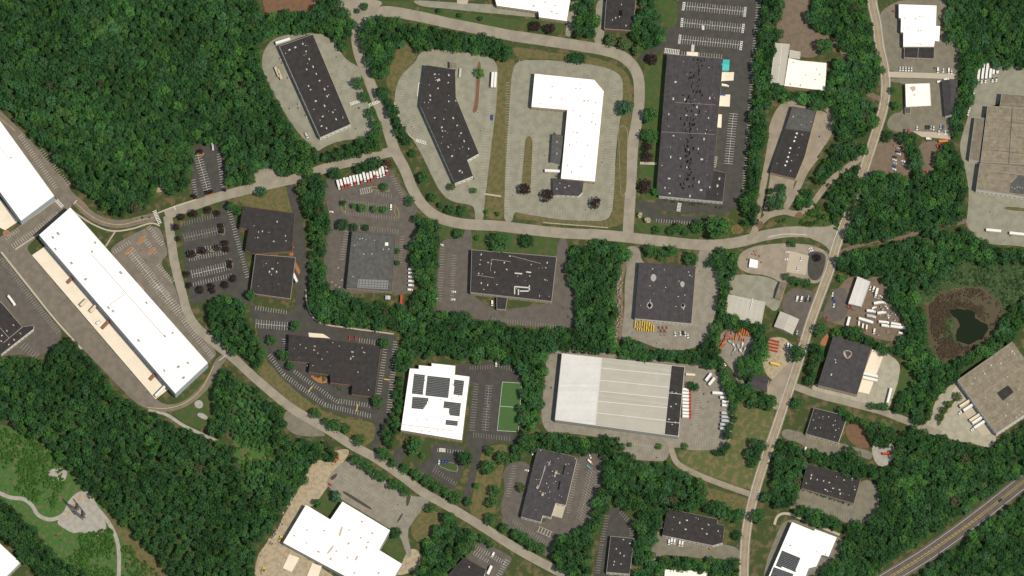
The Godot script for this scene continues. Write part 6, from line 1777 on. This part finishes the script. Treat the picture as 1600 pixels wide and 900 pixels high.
	trees("purple tree on the upper end island of the dotted lot", "purple trees of the upper island", "purple", [346, 353, 4.5, 347, 361, 4])
	trees("purple tree in the middle row of the dotted lot", "purple trees of the middle row", "purple", [300, 397, 6, 317, 392, 6, 339, 387, 5, 352, 380, 5.5, 354, 390, 5], "tree", "the pale road")
	trees("purple tree on the lower end island of the dotted lot", "purple trees of the lower island", "purple", [360, 410, 4, 360, 416, 4, 365, 435, 6])
	trees("purple tree at the drive below the dotted lot", "purple trees below the dotted lot", "purple", [313, 453, 6, 331, 447, 5, 332, 454, 5, 352, 445, 6], "tree", "the pale road")
	trees("green tree at the top corner of the two-block dark roof", "green trees by the two-block roof", "green", [360, 322, 7, 372, 329, 7.5])
	trees("tiny purple tree on an island of the small lot cut into the wood", "tiny purple trees of the lot in the wood", "purple", [307, 238, 3.5, 314, 237, 3.5, 324, 301, 3.5, 330, 300, 3.5, 304, 307, 4, 351, 297, 3])
	trees("round tree at the edge of the curved dark lot", "trees round the curved dark lot", "green", [391, 461, 8, 462, 509, 8.5, 425, 531, 8.5, 442, 555, 9, 454, 572, 7, 601, 537, 9, 589, 628, 10])
	trees("round tree on the dry bank", "trees on the dry bank", "green", [493, 646, 8, 510, 659, 6, 524, 665, 10, 540, 670, 8, 561, 687, 10], "tree", "the white warehouse")
	trees("street tree below the solar roof", "street trees below the solar roof", "green", [599, 710, 11, 615, 724, 7, 632, 732, 8, 650, 741, 10, 667, 751, 10, 682, 761, 9, 697, 769, 9, 711, 779, 10], "tree", "the short dark drive")
	trees("very large round tree below the solar roof", "", "green", [649, 697, 14])
	trees("large dark tree at the corner of the lot with the blue cars", "", "deep", [727, 716, 12])
	trees("small tree on the lawn under the solar roof", "", "bright", [660, 712, 4.5])
	trees("dark round tree on the lawn beside the large white roof", "", "blue", [525, 775, 9])
	trees("lighter round tree on the lawn beside the large white roof", "", "green", [496, 786, 7])
	trees("dark round tree at the stepped corner of the large white roof", "", "deep", [619, 832, 9])
	trees("round tree on the edge of the dry lawn by the slanting road", "trees on the dry lawn's edge", "green", [674, 794, 9, 700, 809, 10])
	trees("round tree at the head of the dry driveway strip", "", "green", [765, 705, 8])
	trees("large round tree in the middle of the dry driveway strip", "", "green", [764, 731, 12])
	trees("tiny tree beside the bend of the dark driveway", "", "bright", [746, 759, 5])
	trees("small tree at the mouth of the dark driveway", "", "green", [732, 784, 7])
	trees("tree between the dry strip and the worn lot", "trees between the strip and the worn lot", "green", [785, 715, 11, 774, 767, 10, 770, 785, 10], "tree", "the strip's head")
	trees("round tree at the foot of the dry driveway strip", "trees at the strip's foot", "green", [767, 811, 10, 787, 825, 8], "tree", "the driveway mouth")
	trees("small street tree above the lot by the slanting road", "street trees above the small lot", "green", [754, 842, 7, 766, 850, 7])
	trees("clipped tree beside the sandy grey lot", "clipped row by the sandy grey lot", "green", [557, 719, 9, 570, 728, 8, 580, 735, 8, 590, 742, 8, 598, 747, 7, 615, 757, 9, 625, 761, 8, 634, 768, 8], "tree", "the building site")
	trees("street tree below the charcoal court roof", "street trees below the charcoal court roof", "green", [807, 835, 9, 819, 842, 9, 831, 851, 9, 845, 857, 9], "tree", "the dry grass strip")
	trees("small tree on the edge of the worn lot by the charcoal roof", "", "olive", [814, 762, 7])
	trees("small tree by the truck yard's visitor stalls", "small trees by the visitor stalls", "bright", [1044, 724, 4, 1071, 697, 5, 1030, 698, 5, 985, 695, 4])
	trees("dark evergreen tree beside the dark roofed roadside building", "", "deep", [1152, 837, 8])
	trees("round tree beside the marked road below the dry meadow", "trees beside the marked road", "green", [1197, 777, 9, 1185, 807, 12])
	trees("small bush in the row on the edge of the dry meadow", "bush row on the dry meadow", "deep", [1117, 707, 4.5, 1123, 709, 4.5, 1130, 707, 6, 1137, 698, 5])
	trees("dark green tree in the truck yard beside the trailer row", "paired trees in the truck yard", "deep", [1080, 603, 7, 1087, 605, 6])
	trees("big tree above the ribbed black roof by the marked road", "", "green", [1281, 515, 11])
	trees("large tree beside the sandy yard and the marked road", "", "deep", [1246, 552, 13])
	trees("tree on the lawn beside the small black roof by red earth", "", "green", [1244, 631, 10])
	trees("tree by the small dark roofed house", "", "green", [1205, 625, 9])
	trees("round tree in the row along the pale lane to the brown warehouse", "row along the pale lane", "green", [1362, 634, 6, 1372, 635, 6, 1382, 636, 7, 1316, 643, 8, 1325, 650, 7])
	trees("small tree on the brown warehouse's bed", "trees of the brown warehouse's bed", "olive", [1497, 620, 7, 1482, 632, 6, 1475, 641, 6, 1470, 652, 6], "tree", "the brown roof")
	trees("purple bush at the corner of the pale grey truck court", "", "rust", [1443, 656, 6])
	trees("large round tree at the foot of the brown dirt lot", "", "green", [1289, 72, 13])
	trees("yellowish tree at the edge of the brown dirt lot", "", "sage", [1275, 37, 9])
	trees("tree above the brown gravel car yard", "trees above the gravel car yard", "deep", [1389, 213, 9.5, 1412, 216, 10, 1427, 217, 7.5], "tree", "the marked road")
	trees("round tree on the small lawn by the white square roof", "trees of the small lawn", "green", [1399, 165, 7, 1394, 141, 5.5])
	trees("small tree on the green bank inside the main road's curve", "", "bright", [1291, 339, 5])
	trees("small round tree beside the white narrow metal roof", "", "bright", [1315, 435, 6])
	trees("purple tree on the small dark lot at the junction", "", "purple", [1278, 403, 6])
	trees("shrub tree along the yard below the white canopy", "shrub trees by the white canopy", "green", [1228, 432, 6, 1240, 438, 7, 1250, 441, 7, 1262, 443, 7, 1238, 382, 6])
	trees("rounded white flowering shrub on the verge of the long charcoal roof", "white flowering shrubs", "pale", [1000, 336, 4.2, 1012, 344, 5], "shrub")
	trees("small round shrub at the northern corner of the dry strip", "", "green", [712, 330, 3], "shrub")
	trees("small shrub on the lawn near the footpath across the dry strip", "small shrubs near the footpath", "bright", [760, 331, 3.5, 779, 334, 3.5, 741, 298, 5], "shrub")

func park_vehicles() -> void:
	var g := "box trucks behind the lot's tree row"
	var red := "red cabbed white box truck in the long row"
	var wh := "all white box truck in the long row"
	var bn := 0
	for s in [[528.7, 288, 0], [533.7, 287, 1], [539.2, 284.5, 1], [544, 284, 1], [548.5, 282, 0], [553.8, 281, 1], [558.8, 280, 0], [564.2, 279, 1], [569.3, 276, 0], [575, 277, 1], [580, 275, 1], [584.6, 270, 1], [589.2, 270, 0], [594, 269, 0], [598.6, 267, 0], [603.6, 264.5, 1]]:
		put("redtruck" if s[2] else "truck", "red" if s[2] else "white", s[0], s[1] + 1, 77 + rng.randf_range(-2, 2), (red if s[2] else wh) + ", %s from the lot entrance" % ORDINALS[bn], g); bn += 1
	row("van", "white", [642, 421, 642, 427, 642, 433, 642, 439.5, 642, 446, 641, 453], 2, "white van in the row beside the lattice panel roof", "van row under the tree belt", 2.0, "the truck lot end")
	put("van", "white", 611, 324, 92, "lone white van at the end of the bright tree row")
	put("car", "white", 517.5, 331, 5, "white car driving past the tree belt in the box truck lot")
	put("car", "white", 689.5, 382.5, 8, "white car in the corner of the dark narrow lot")
	put("car", "white", 648, 376.5, -10, "white car half under the tree belt")
	row("car", "white", [709, 456, 708, 468, 680, 457.5, 680, 466], 0, "white car on the worn lot beside the dark roofed plant", "white cars on the plant's worn lot")
	put("van", "white", 769, 474, 90, "white van beside the plant's small black annex")
	put("container", "red", 627, 470, 92, "red shipping container at the foot of the van row")
	put("shed", "silver", 606, 466, 5, "small grey shed below the lattice panel roof")
	row("car", "white", [1055, 522, 1063, 521, 1071, 522, 1075, 525], 85, "white car parked below the square charcoal roof", "cars below the square charcoal roof")
	put("car", "black", 1067, 520, 85, "black car between white cars below the square charcoal roof")
	bn = 0
	for y in [610, 615.2, 620.5, 625.8, 631, 636.3, 641.6, 646.9, 651.8]: put("redtruck", "red", 1073, y, 4 + rng.randf_range(-1, 1), "red cabbed box truck docked at the ribbed warehouse, %s from the cream container" % ORDINALS[bn], "box trucks docked at the ribbed warehouse"); bn += 1
	var far := "white trailer in the column along the truck yard's tree belt"
	for s in [[1135, 611, 0], [1132, 622.5, 1], [1135, 629, 1], [1135, 634.5, 1], [1134.5, 647, 0], [1134.5, 653, 0], [1134.5, 659, 0], [1132.5, 665, 0], [1132, 671, 0]]:
		if s[2]: put("redtruck", "red", s[0], s[1], 5, "red cabbed box truck facing the truck yard's tree belt", "red cabbed trucks by the tree belt")
		else: put("pup", ["white", "silver"][int(s[1]) % 2], s[0], s[1], 5, far if int(s[1]) % 2 == 0 else "silver trailer in the column along the truck yard's tree belt", "trailers by the tree belt")
	put("trailer", "white", 1125, 615.8, 4, "long white trailer standing out from the trailer column")
	row("pup", "white", [1107, 590.5, 1112, 597.5], -52, "slanted white trailer at the corner of the truck yard", "slanted trailers of the truck yard")
	put("container", "cream", 1079, 586, 4, "cream container at the top of the docked truck row", "", 0.9)
	row("trailer", "white", [1360, 587.3, 1359.5, 593.3], 13, "white trailer docked at the square black ribbed roof", "trailers docked at the ribbed black roof", 0.4)
	put("trailer", "white", 1389.5, 619.5, -76, "white trailer parked on the outer edge of the pale truck court")
	row("trailer", "cream", [1509.5, 630.5, 1525, 652.5], -33, "cream trailer docked at the brown warehouse", "cream trailers at the brown warehouse", 0.6)
	row("trailer", "white", [1515, 636.5, 1529, 656.5, 1532, 663.5], -33, "white trailer docked at the brown warehouse", "white trailers at the brown warehouse", 0.6)
	row("tractor", "white", [1502, 645, 1521, 671], 147, "white semi tractor coupled to a trailer at the brown warehouse", "tractors at the brown warehouse")
	# crowded yard
	var cy := "white truck in the crowded brown storage yard"
	for s in [[1361, 487, 5, "truck"], [1377.5, 489.5, -8, "truck"], [1361, 495, 8, "greytruck"], [1353, 502, 17, "trailer"], [1381, 504, 5, "bus"], [1384, 510, 8, "truck"], [1400, 507, 10, "bus"], [1403, 512.5, 8, "trailer"], [1372, 474, -10, "truck"], [1380, 473, 15, "van"], [1369.5, 458, 105, "truck"], [1325.5, 503.5, 105, "pup"], [1366, 518, 100, "van"], [1366, 481, -25, "van"], [1388, 494, 80, "car"], [1398, 489, 60, "car"], [1408, 521, 15, "van"], [1365, 452, 110, "van"], [1360, 450, 100, "car"], [1376, 463, 20, "car"], [1385, 480, 45, "car"]]:
		var kind: String = s[3]
		put(kind, "white", s[0], s[1], s[2], {"truck": cy, "greytruck": "silver boxed truck in the crowded brown storage yard", "trailer": "long white trailer in the crowded brown storage yard", "bus": "white bus in the crowded brown storage yard", "van": "white van in the crowded brown storage yard", "pup": "short white trailer in the crowded brown storage yard", "car": "white car in the crowded brown storage yard"}[kind], "vehicles of the crowded storage yard")
	for s in [[1342, 507, 95], [1348, 511, 98], [1354, 513, 95]]: put("truck", "orange", s[0], s[1], s[2], "orange cabbed truck parked along the crowded yard's tree row", "orange trucks of the crowded yard", 0.7)
	put("car", "red", 1292.5, 497.5, 100, "red car by the marked road beside the crowded yard")
	put("digger", "red", 1327, 480, 30, "red digger below the white narrow metal roof")
	row("car", "blue", [1302, 467, 1304, 472], 100, "blue car on the dark forecourt by the marked road", "blue cars of the forecourt")
	row("car", "white", [1301, 460, 1303, 477], 100, "white car on the dark forecourt by the marked road", "white cars of the forecourt")
	row("van", "white", [1252.5, 467.5, 1245.5, 467], 105, "white van on the dark forecourt of the gabled shed", "vans of the gabled shed")
	row("car", "black", [1259, 468.5, 1266, 468], 105, "black car on the dark forecourt of the gabled shed", "black cars of the gabled shed")
	put("car", "silver", 1263, 465, 105, "silver car between black cars by the gabled shed")
	put("car", "silver", 1245.5, 519, 95, "silver car below the gabled shed")
	put("car", "rust", 1248, 532, 10, "maroon car beside the large tree by the sandy yard")
	put("van", "white", 1231, 541, 95, "white van standing in the sandy yard")
	put("greytruck", "silver", 1236, 546, 95, "grey truck standing in the sandy yard")
	# north-east
	row("car", "white", [1406.5, 107.5, 1411, 107.5, 1415.5, 108, 1420, 108, 1424.3, 108], 92, "white car below the stepped white roof", "five white cars", 2.0, "the marked road")
	row("van", "white", [1465.5, 110, 1482.5, 111], 92, "white van below the black roofed front", "vans below the black roofed front")
	row("car", "white", [1474, 110, 1487, 112.5], 92, "white car beside the vans below the black roofed front", "cars below the black roofed front")
	row("van", "white", [1478.5, 124, 1468, 127.5], -15, "white van at the head of the dark ridged roof", "vans of the dark ridged roof")
	put("car", "red", 1397.5, 17, 3, "red car beside the stepped white roof")
	for s in [[1529.5, 114], [1536, 113], [1542, 112.5]]: put("trailer", "white", s[0], s[1], 97, "long white trailer in the yard below the eastern wood", "long trailers below the eastern wood")
	for s in [[1522.5, 117], [1547.5, 116], [1553, 110], [1559, 109]]: put("pup", "white", s[0], s[1], 97, "short white trailer in the yard below the eastern wood", "short trailers below the eastern wood")
	for s in [[1523, 124.5], [1528.5, 126], [1534, 127], [1540, 126.5], [1551, 125.5], [1557, 124.5]]: put("tractor", "white", s[0], s[1], 97, "white semi tractor below the trailer row by the eastern wood", "tractors below the eastern wood", 0.8)
	put("car", "white", 1521.5, 147, 95, "white car on the factory yard's edge by the hedge", "cars on the factory yard's edge")
	row("car", "white", [1515, 170, 1513, 177], 100, "white car squeezed along the hedge of the factory yard", "cars along the factory hedge")
	g = "cars in the row above the tan strip"
	for s in [[1433, 200, "white"], [1447, 199, "black"], [1451, 199, "black"], [1455, 199, "silver"], [1459, 200, "white"], [1470, 198, "silver"], [1473, 199, "blue"], [1467, 207, "white"], [1477, 207, "white"]]: put("car", s[2], s[0], s[1], 95, s[2] + " car in the row above the tan strip", g)
	put("car", "black", 1413, 205, 92, "black car beside the red car at the end of the tan strip")
	put("car", "red", 1420, 205, 92, "red car beside the black car at the end of the tan strip")
	put("van", "white", 1451, 217, 2, "white van below the tan strip")
	put("container", "orange", 1474, 221, -6, "orange container below the tan strip", "", 0.9)
	g = "cars of the brown gravel yard"
	for s in [[1397.5, 250, "white"], [1398, 255, "silver"], [1397.5, 260, "blue"], [1397, 264.5, "white"], [1411, 252, "white"], [1413, 257.5, "silver"], [1402.5, 237, "black"], [1404, 240.5, "white"], [1398, 245, "black"], [1404, 232, "silver"]]: put("car", s[2], s[0], s[1], 15, s[2] + " car standing in the brown gravel car yard", g)
	row("digger", "red", [1466, 229, 1450, 270], 60, "red digger in the brown earth yard among trees", "red diggers among trees")
	row("pallet", "orange", [1398, 227, 1410, 226, 1462, 238, 1440, 255, 1441, 262], 20, "orange load on the brown yards by the marked road", "orange loads of the brown yards", 40)
	row("car", "white", [1265.5, 388.5, 1267.5, 392], -20, "white car on the grass edge of the small dark lot", "cars by the small dark lot")
	row("car", "white", [1230, 394, 1228, 405.5], -5, "white car along the wall of the tan pad", "cars along the tan pad's wall")
	row("car", "white", [1252, 404.5, 1246.5, 420], 100, "white car on the tan walled pad", "cars on the tan walled pad")
	row("trailer", "white", [1552.5, 361.5, 1589, 366.5], 6, "white trailer lying along the tree edge of the factory yard", "trailers on the factory yard's edge")
	# south
	row("van", "white", [1045.5, 847.5, 1049.7, 846, 1054, 846.5, 1062, 849.5, 1066.3, 850], 97, "white van parked below the dark roofed roadside building", "vans below the roadside building", 2.0, "the tiny annex")
	put("lift", "orange", 1110, 858, 40, "orange lift at the end of the white vans")
	row("car", "blue", [691, 722, 695.5, 722, 700, 722], 95, "blue car in the short row below the solar roof", "blue cars below the solar roof", 2.0, "the white car")
	put("car", "white", 686, 722, 95, "white car beside the blue cars below the solar roof")
	put("car", "black", 712.5, 722.5, 95, "black car beside the large dark tree below the solar roof")
	put("van", "white", 770, 867, 120, "white van on the lot by the slanting road")
	put("car", "white", 727, 861, 120, "white car at the tree edge of the lot by the slanting road")
	put("pup", "white", 765, 892, 115, "white trailer on the lot by the slanting road")
	put("car", "red", 516, 757, 25, "red car at the corner of the sandy grey lot")
	row("digger", "orange", [527, 716, 524, 720], 120, "orange digger at the mouth of the building site", "orange diggers of the building site")
	put("digger", "yellow", 439, 841, 110, "yellow digger beside the white wall of the building site")
	put("digger", "yellow", 412, 890, 110, "yellow digger among rubble at the edge of the building site")
	row("car", "red", [546, 528, 556, 528], 85, "red car behind the stepped black roof", "red cars behind the stepped roof")
	put("van", "white", 775.5, 569, 95, "white van under the trees above the green pitch")
	row("trailer", "white", [769.5, 126, 774, 126], 94, "white trailer standing behind the bent black roof", "trailers behind the bent building", 0.5)
	put("van", "blue", 769, 184, 95, "dark blue van behind the bent black roof")
	put("container", "silver", 719, 114.5, 95, "grey-blue container beside the bent black roof", "", 0.85)
	put("van", "silver", 479, 212, 60, "silver van at the corner of the long black roof's lot")
	put("trailer", "white", 442, 65.5, -17, "white trailer backed against the end of the long black roof")
	row("container", "tan", [433, 113, 437, 117], 68, "tan container beside the long black roof", "tan containers by the long black roof")
	row("pallet", "white", [438, 92, 441, 99, 450, 122, 466, 163, 467, 169, 478, 181, 453, 170], 68, "white machine standing along the long black roof's loading side", "white machines of the loading side", 20)
	put("greytruck", "white", 332.5, 229, 85, "white truck at the head of the small lot in the wood", "", 0.8)
	put("pup", "white", 461, 435, 65, "white trailer beside the lower dark block")
	put("trailer", "white", 863, 268.5, 3, "white trailer beside the slate lean-to")
	put("bus", "white", 18, 470, 53, "long white motorhome beside the black roof corner", "", 1.1)
	put("trailer", "white", 251, 612, -46, "white trailer at the end of the long dock apron")
	row("pup", "cream", [131, 474, 146, 483], -46, "cream trailer on the long dock apron", "trailers on the dock apron")
	put("van", "white", 154, 504, -35, "white van on the long dock apron")
	row("container", "rust", [111, 437, 240, 588, 165, 508], -46, "brown container on the long dock apron", "brown containers of the dock apron")
	put("shed", "teal", 1133.5, 104, 93, "flat teal canopy beside the long charcoal roof", "", 2.1)
	put("truck", "white", 1133, 134, 8, "white truck beside the long charcoal roof's pads", "", 0.8)
	put("container", "blue", 1128.5, 148, 3, "blue container beside the long charcoal roof", "", 0.6)
	put("car", "white", 823, 735, 10, "white car in the worn lot beside the charcoal court roof")
	row("car", "white", [831, 708, 922, 713], 60, "white car under the trees above the charcoal court roof", "cars above the charcoal court roof")
	put("truck", "orange", 922, 722, 45, "orange cabbed truck at the top of the worn lot", "", 0.7)
	put("container", "teal", 920, 730, 45, "pale teal skip at the top of the worn lot", "", 0.5)
	put("bus", "red", 1386, 709, -2, "red striped trailer on the pale gravel yard", "", 0.9)
	put("van", "white", 1258.5, 703, 100, "white van at the corner of the small black roof's lot")
	put("car", "black", 1563, 781.5, 143, "black car driving on the dark highway")
	put("bus", "yellow", 1211, 569.5, 12, "yellow machine carrier in the sandy yard", "", 0.9)
	put("car", "white", 1132, 569, 50, "white car at the mouth of the orange rental yard")
	put("car", "black", 1152, 567, 110, "black car at the edge of the orange rental yard")

func small_things() -> void:
	# rental yard: orange lifts in ranks
	var n := 0
	for j in 5:
		for i in 8:
			if rng.randf() < 0.25: continue
			put("lift", "orange", 1146 + i * 3.6 - j * 1.0, 513 + j * 4.0 + i * 0.4, 100 + rng.randf_range(-8, 8), "orange scissor lift in the ranks of the rental yard", "orange lifts of the rental yard")
	for k in 8: put("boom", ["red", "orange"][k % 2], 1136 - k * 2.1 + rng.randf_range(-1, 1), 524 + k * 4.0, -58 + rng.randf_range(-22, 22), ["red", "orange"][k % 2] + " boom lift in the slanted row of the rental yard", "boom lifts of the rental yard")
	for s in [[1140, 534, 40], [1146, 539, 60], [1153, 541, 70], [1160, 538, 100], [1148, 547, 120], [1157, 548, 60], [1164, 545, 110]]: put("boom", ["silver", "white"][n % 2], s[0], s[1], s[2], "pale boom lift in the middle of the rental yard", "pale boom lifts of the rental yard", 0.9); n += 1
	for j in 4:
		for i in 5: put("lift", "red", 1201 + i * 3.8 - j * 0.8, 531 + j * 5.0 + i * 0.8, 20 + rng.randf_range(-10, 10), "red scissor lift in the sandy yard", "red lifts of the sandy yard")
	# yellow lifts behind the square charcoal roof
	for j in 4:
		for i in 9:
			if rng.randf() < 0.3: continue
			put("lift", "yellow", 993 + i * 3.6 - j * 0.3, 503.5 + j * 3.6 + i * 0.35, 95 + rng.randf_range(-6, 6), "yellow lift in the ranks below the square charcoal roof", "yellow lifts below the square charcoal roof")
	for k in 5: put("boom", "rust", 1030 + k * 3, 512 + (k % 2) * 5, 92, "brown machine beside the yellow lift ranks", "brown machines by the yellow lifts", 0.7)
	# stacked goods along the trees
	var cols := ["yellow", "cream", "rust", "white", "tan"]
	for k in 60:
		var yy := 408 + k * 2.1
		put("pallet", cols[rng.randi() % 5], 968 + rng.randf_range(-4, 5) - (yy - 408) * 0.02, yy, rng.randf_range(0, 180), "stacked goods in the brown storage strip along the trees", "stacked goods of the storage strip")
	for k in 26:
		put("pallet", ["cream", "rust", "white", "tan", "silver"][rng.randi() % 5], 1392 + rng.randf_range(-20, 18), 500 + rng.randf_range(-40, 28), rng.randf_range(0, 180), "heap of goods between the trucks of the crowded yard", "heaps of the crowded yard")
	for k in 22:
		var t := rng.randf()
		put("pallet", ["cream", "white", "tan", "silver"][rng.randi() % 4], lerpf(404, 470, t) + rng.randf_range(-4, 4), lerpf(880, 760, t) + rng.randf_range(-4, 4), rng.randf_range(0, 180), "rubble heap on the raw earth of the building site", "rubble heaps of the building site")
	for s in [[1176, 397], [1181, 398], [1187, 400], [1168, 405], [1190, 410], [1179, 393]]: put("pallet", "orange", s[0], s[1], rng.randf_range(0, 90), "orange goods beside the tiny white square roof", "orange goods by the tiny white roof")
	for s in [[518, 440, 20], [524, 445, 30], [530, 448, 10], [534, 437, 5], [528, 418, 5]]: put("pallet", ["cream", "tan"][int(s[0]) % 2], s[0], s[1], s[2], "pale goods stacked beside the lattice panel roof", "pale goods by the lattice panel roof")
	for s in [[456, 380], [458, 386], [453, 392]]: put("pallet", "orange", s[0], s[1], 50, "orange goods in the angle of the two-block dark roof", "orange goods by the two-block roof")
	# the red earth stack beside the lower block
	sheet("dirt", [460, 407, 464, 412, 470, 426, 466, 430, 461, 420], 0.16, "mulch", "orange earth bed beside the lower dark block", 0.4)
	sheet("dirt", [452, 388, 459, 396, 458, 401, 450, 398], 0.16, "mulch", "orange earth bed in the angle of the two-block dark roof", 0.4)
	sheet("dirt", [1281, 535, 1292, 521, 1296, 524, 1292, 540, 1284, 542], 0.03, "mulch", "orange mulch bed at the corner of the ribbed black roof", 0.4)
	sheet("dirt", [484, 586, 512, 590, 514, 598, 500, 600, 488, 592], 0.16, "mulch", "orange mulch bed in the angle of the stepped black roof", 0.4)
	sheet("dirt", [103, 290, 118, 305, 135, 320, 140, 326, 128, 320, 110, 300], 0.05, "mulch", "orange mulch verge along the dark curved driveway", 0.6)
	sheet("dirt", [865, 788, 884, 790, 878, 810, 863, 806], 0.16, "paving", "paved entrance court of the charcoal roof", 0.0, false)
	sheet("dirt", [1239, 341, 1247, 331, 1253, 332, 1256, 341], 0.11, "redsoil", "dark brown mulched wedge beside the curling lane", 0.3)
	sheet("dirt", [1183, 359, 1184, 346, 1193, 346, 1192, 357], 0.11, "redsoil", "brown planted bed at the foot of the looping driveway", 0.3)
	sheet("dirt", [1140, 362, 1146, 350, 1158, 352, 1164, 362, 1152, 367], 0.11, "redsoil", "brown planted bed beside the large spreading tree", 0.3)
	# power line frame
	var o := thing("power_line_frame", at(125, 803) * Vector3(1, 0, 1), 0)
	for s in [-1, 1]:
		var st := st_new()
		for leg in [[-1, -1], [1, -1], [1, 1], [-1, 1]]:
			var top := Vector3(s * 4.5 + leg[0] * 0.5, 22, leg[1] * 0.5)
			bar(st, Vector3(s * 5.5 + leg[0] * 1.6, 0, leg[1] * 1.6), top, 0.28, 5)
		for k in 7:
			var y := 2.0 + k * 2.8
			var w := lerpf(1.5, 0.55, y / 22.0)
			var cx: float = s * lerpf(5.5, 4.5, y / 22.0)
			for e in [[-1, -1, 1, 1], [1, -1, -1, 1]]:
				bar(st, Vector3(cx + e[0] * w, y, e[1] * w), Vector3(cx + e[2] * w, y + 2.4, e[3] * w), 0.15, 4)
			for e in [[-1, -1, 1, -1], [1, -1, 1, 1], [1, 1, -1, 1], [-1, 1, -1, -1]]:
				bar(st, Vector3(cx + e[0] * w, y, e[1] * w), Vector3(cx + e[2] * w, y + 2.4, e[3] * w), 0.15, 4)
		part("mast", st.commit(), mats["pylon"], o)
	var cr := st_new()
	for z in [-0.5, 0.5]:
		bar(cr, Vector3(-11, 22, z), Vector3(11, 22, z), 0.28, 5)
		bar(cr, Vector3(-10, 20.6, z), Vector3(10, 20.6, z), 0.24, 5)
		for k in 10: bar(cr, Vector3(-10 + k * 2, 20.6, z), Vector3(-9 + k * 2, 22, z), 0.1, 4)
	part("cross_arm", cr.commit(), mats["pylon"], o)
	for k in 3:
		var ins := st_new()
		for j in 6: drum(ins, Vector3(0, -0.3 - j * 0.35, 0), Vector3.UP, 0.22, 0.08, 8)
		part("insulator", ins.commit(), mats["coping"], o, Vector3(-9 + k * 9, 20.5, 0))
	o.rotation.y = -deg_to_rad(52)
	tag(o, "dark lattice steel power line frame on the gravel pad", "pylon")
	# pitch markings
	var pitch: Node = find_child("pitch", false, false)
	if pitch:
		var c := [[785, 597, 815, 599], [815, 599, 810, 675], [810, 675, 777, 673], [777, 673, 785, 597], [781, 635, 812.5, 637]]
		for s in c: part("pitch_line", strip_mesh(PackedVector2Array([g2(s[0], s[1]), g2(s[2], s[3])]), 0.12, -0.12, PAINT_Y + 0.02), mats["paint_white"], pitch)
	# light poles in the big lots
	var lamp_post := Node3D.new()
	var ps := st_new()
	bar(ps, Vector3.ZERO, Vector3(0, 8, 0), 0.11, 6, 0.07)
	part("pole", ps.commit(), mats["steel"], lamp_post)
	part("lamp_head", bevelled(Vector3(-0.2, 7.95, -0.9), Vector3(0.2, 8.1, 0.9), 0.03), mats["unit_grey"], lamp_post)
	part("footing", bevelled(Vector3(-0.35, 0, -0.35), Vector3(0.35, 0.7, 0.35), 0.05), mats["paving"], lamp_post)
	for s in [[1116, 14, "on the first stall row of the fresh dark lot"], [1112, 40, "on the second stall row of the fresh dark lot"], [1109, 66, "on the third stall row of the fresh dark lot"], [1142, 218, "beside the long charcoal roof"], [317, 270, "in the small lot cut into the wood"], [315, 366, "on the upper rows among purple trees"], [325, 422, "on the lower rows among purple trees"], [763, 638, "beside the green pitch"], [232, 430, "beside the long white warehouse"], [925, 735, "beside the charcoal court roof"], [584, 745, "on the sandy grey lot"], [1100, 640, "in the truck yard"]]:
		var l := lamp_post.duplicate()
		l.name = numbered("lamp_post")
		add_child(l)
		l.position = at(s[0], s[1]) * Vector3(1, 0, 1)
		tag(l, "thin grey lamp post standing " + s[2], "lamp post", "lamp posts of the lots")
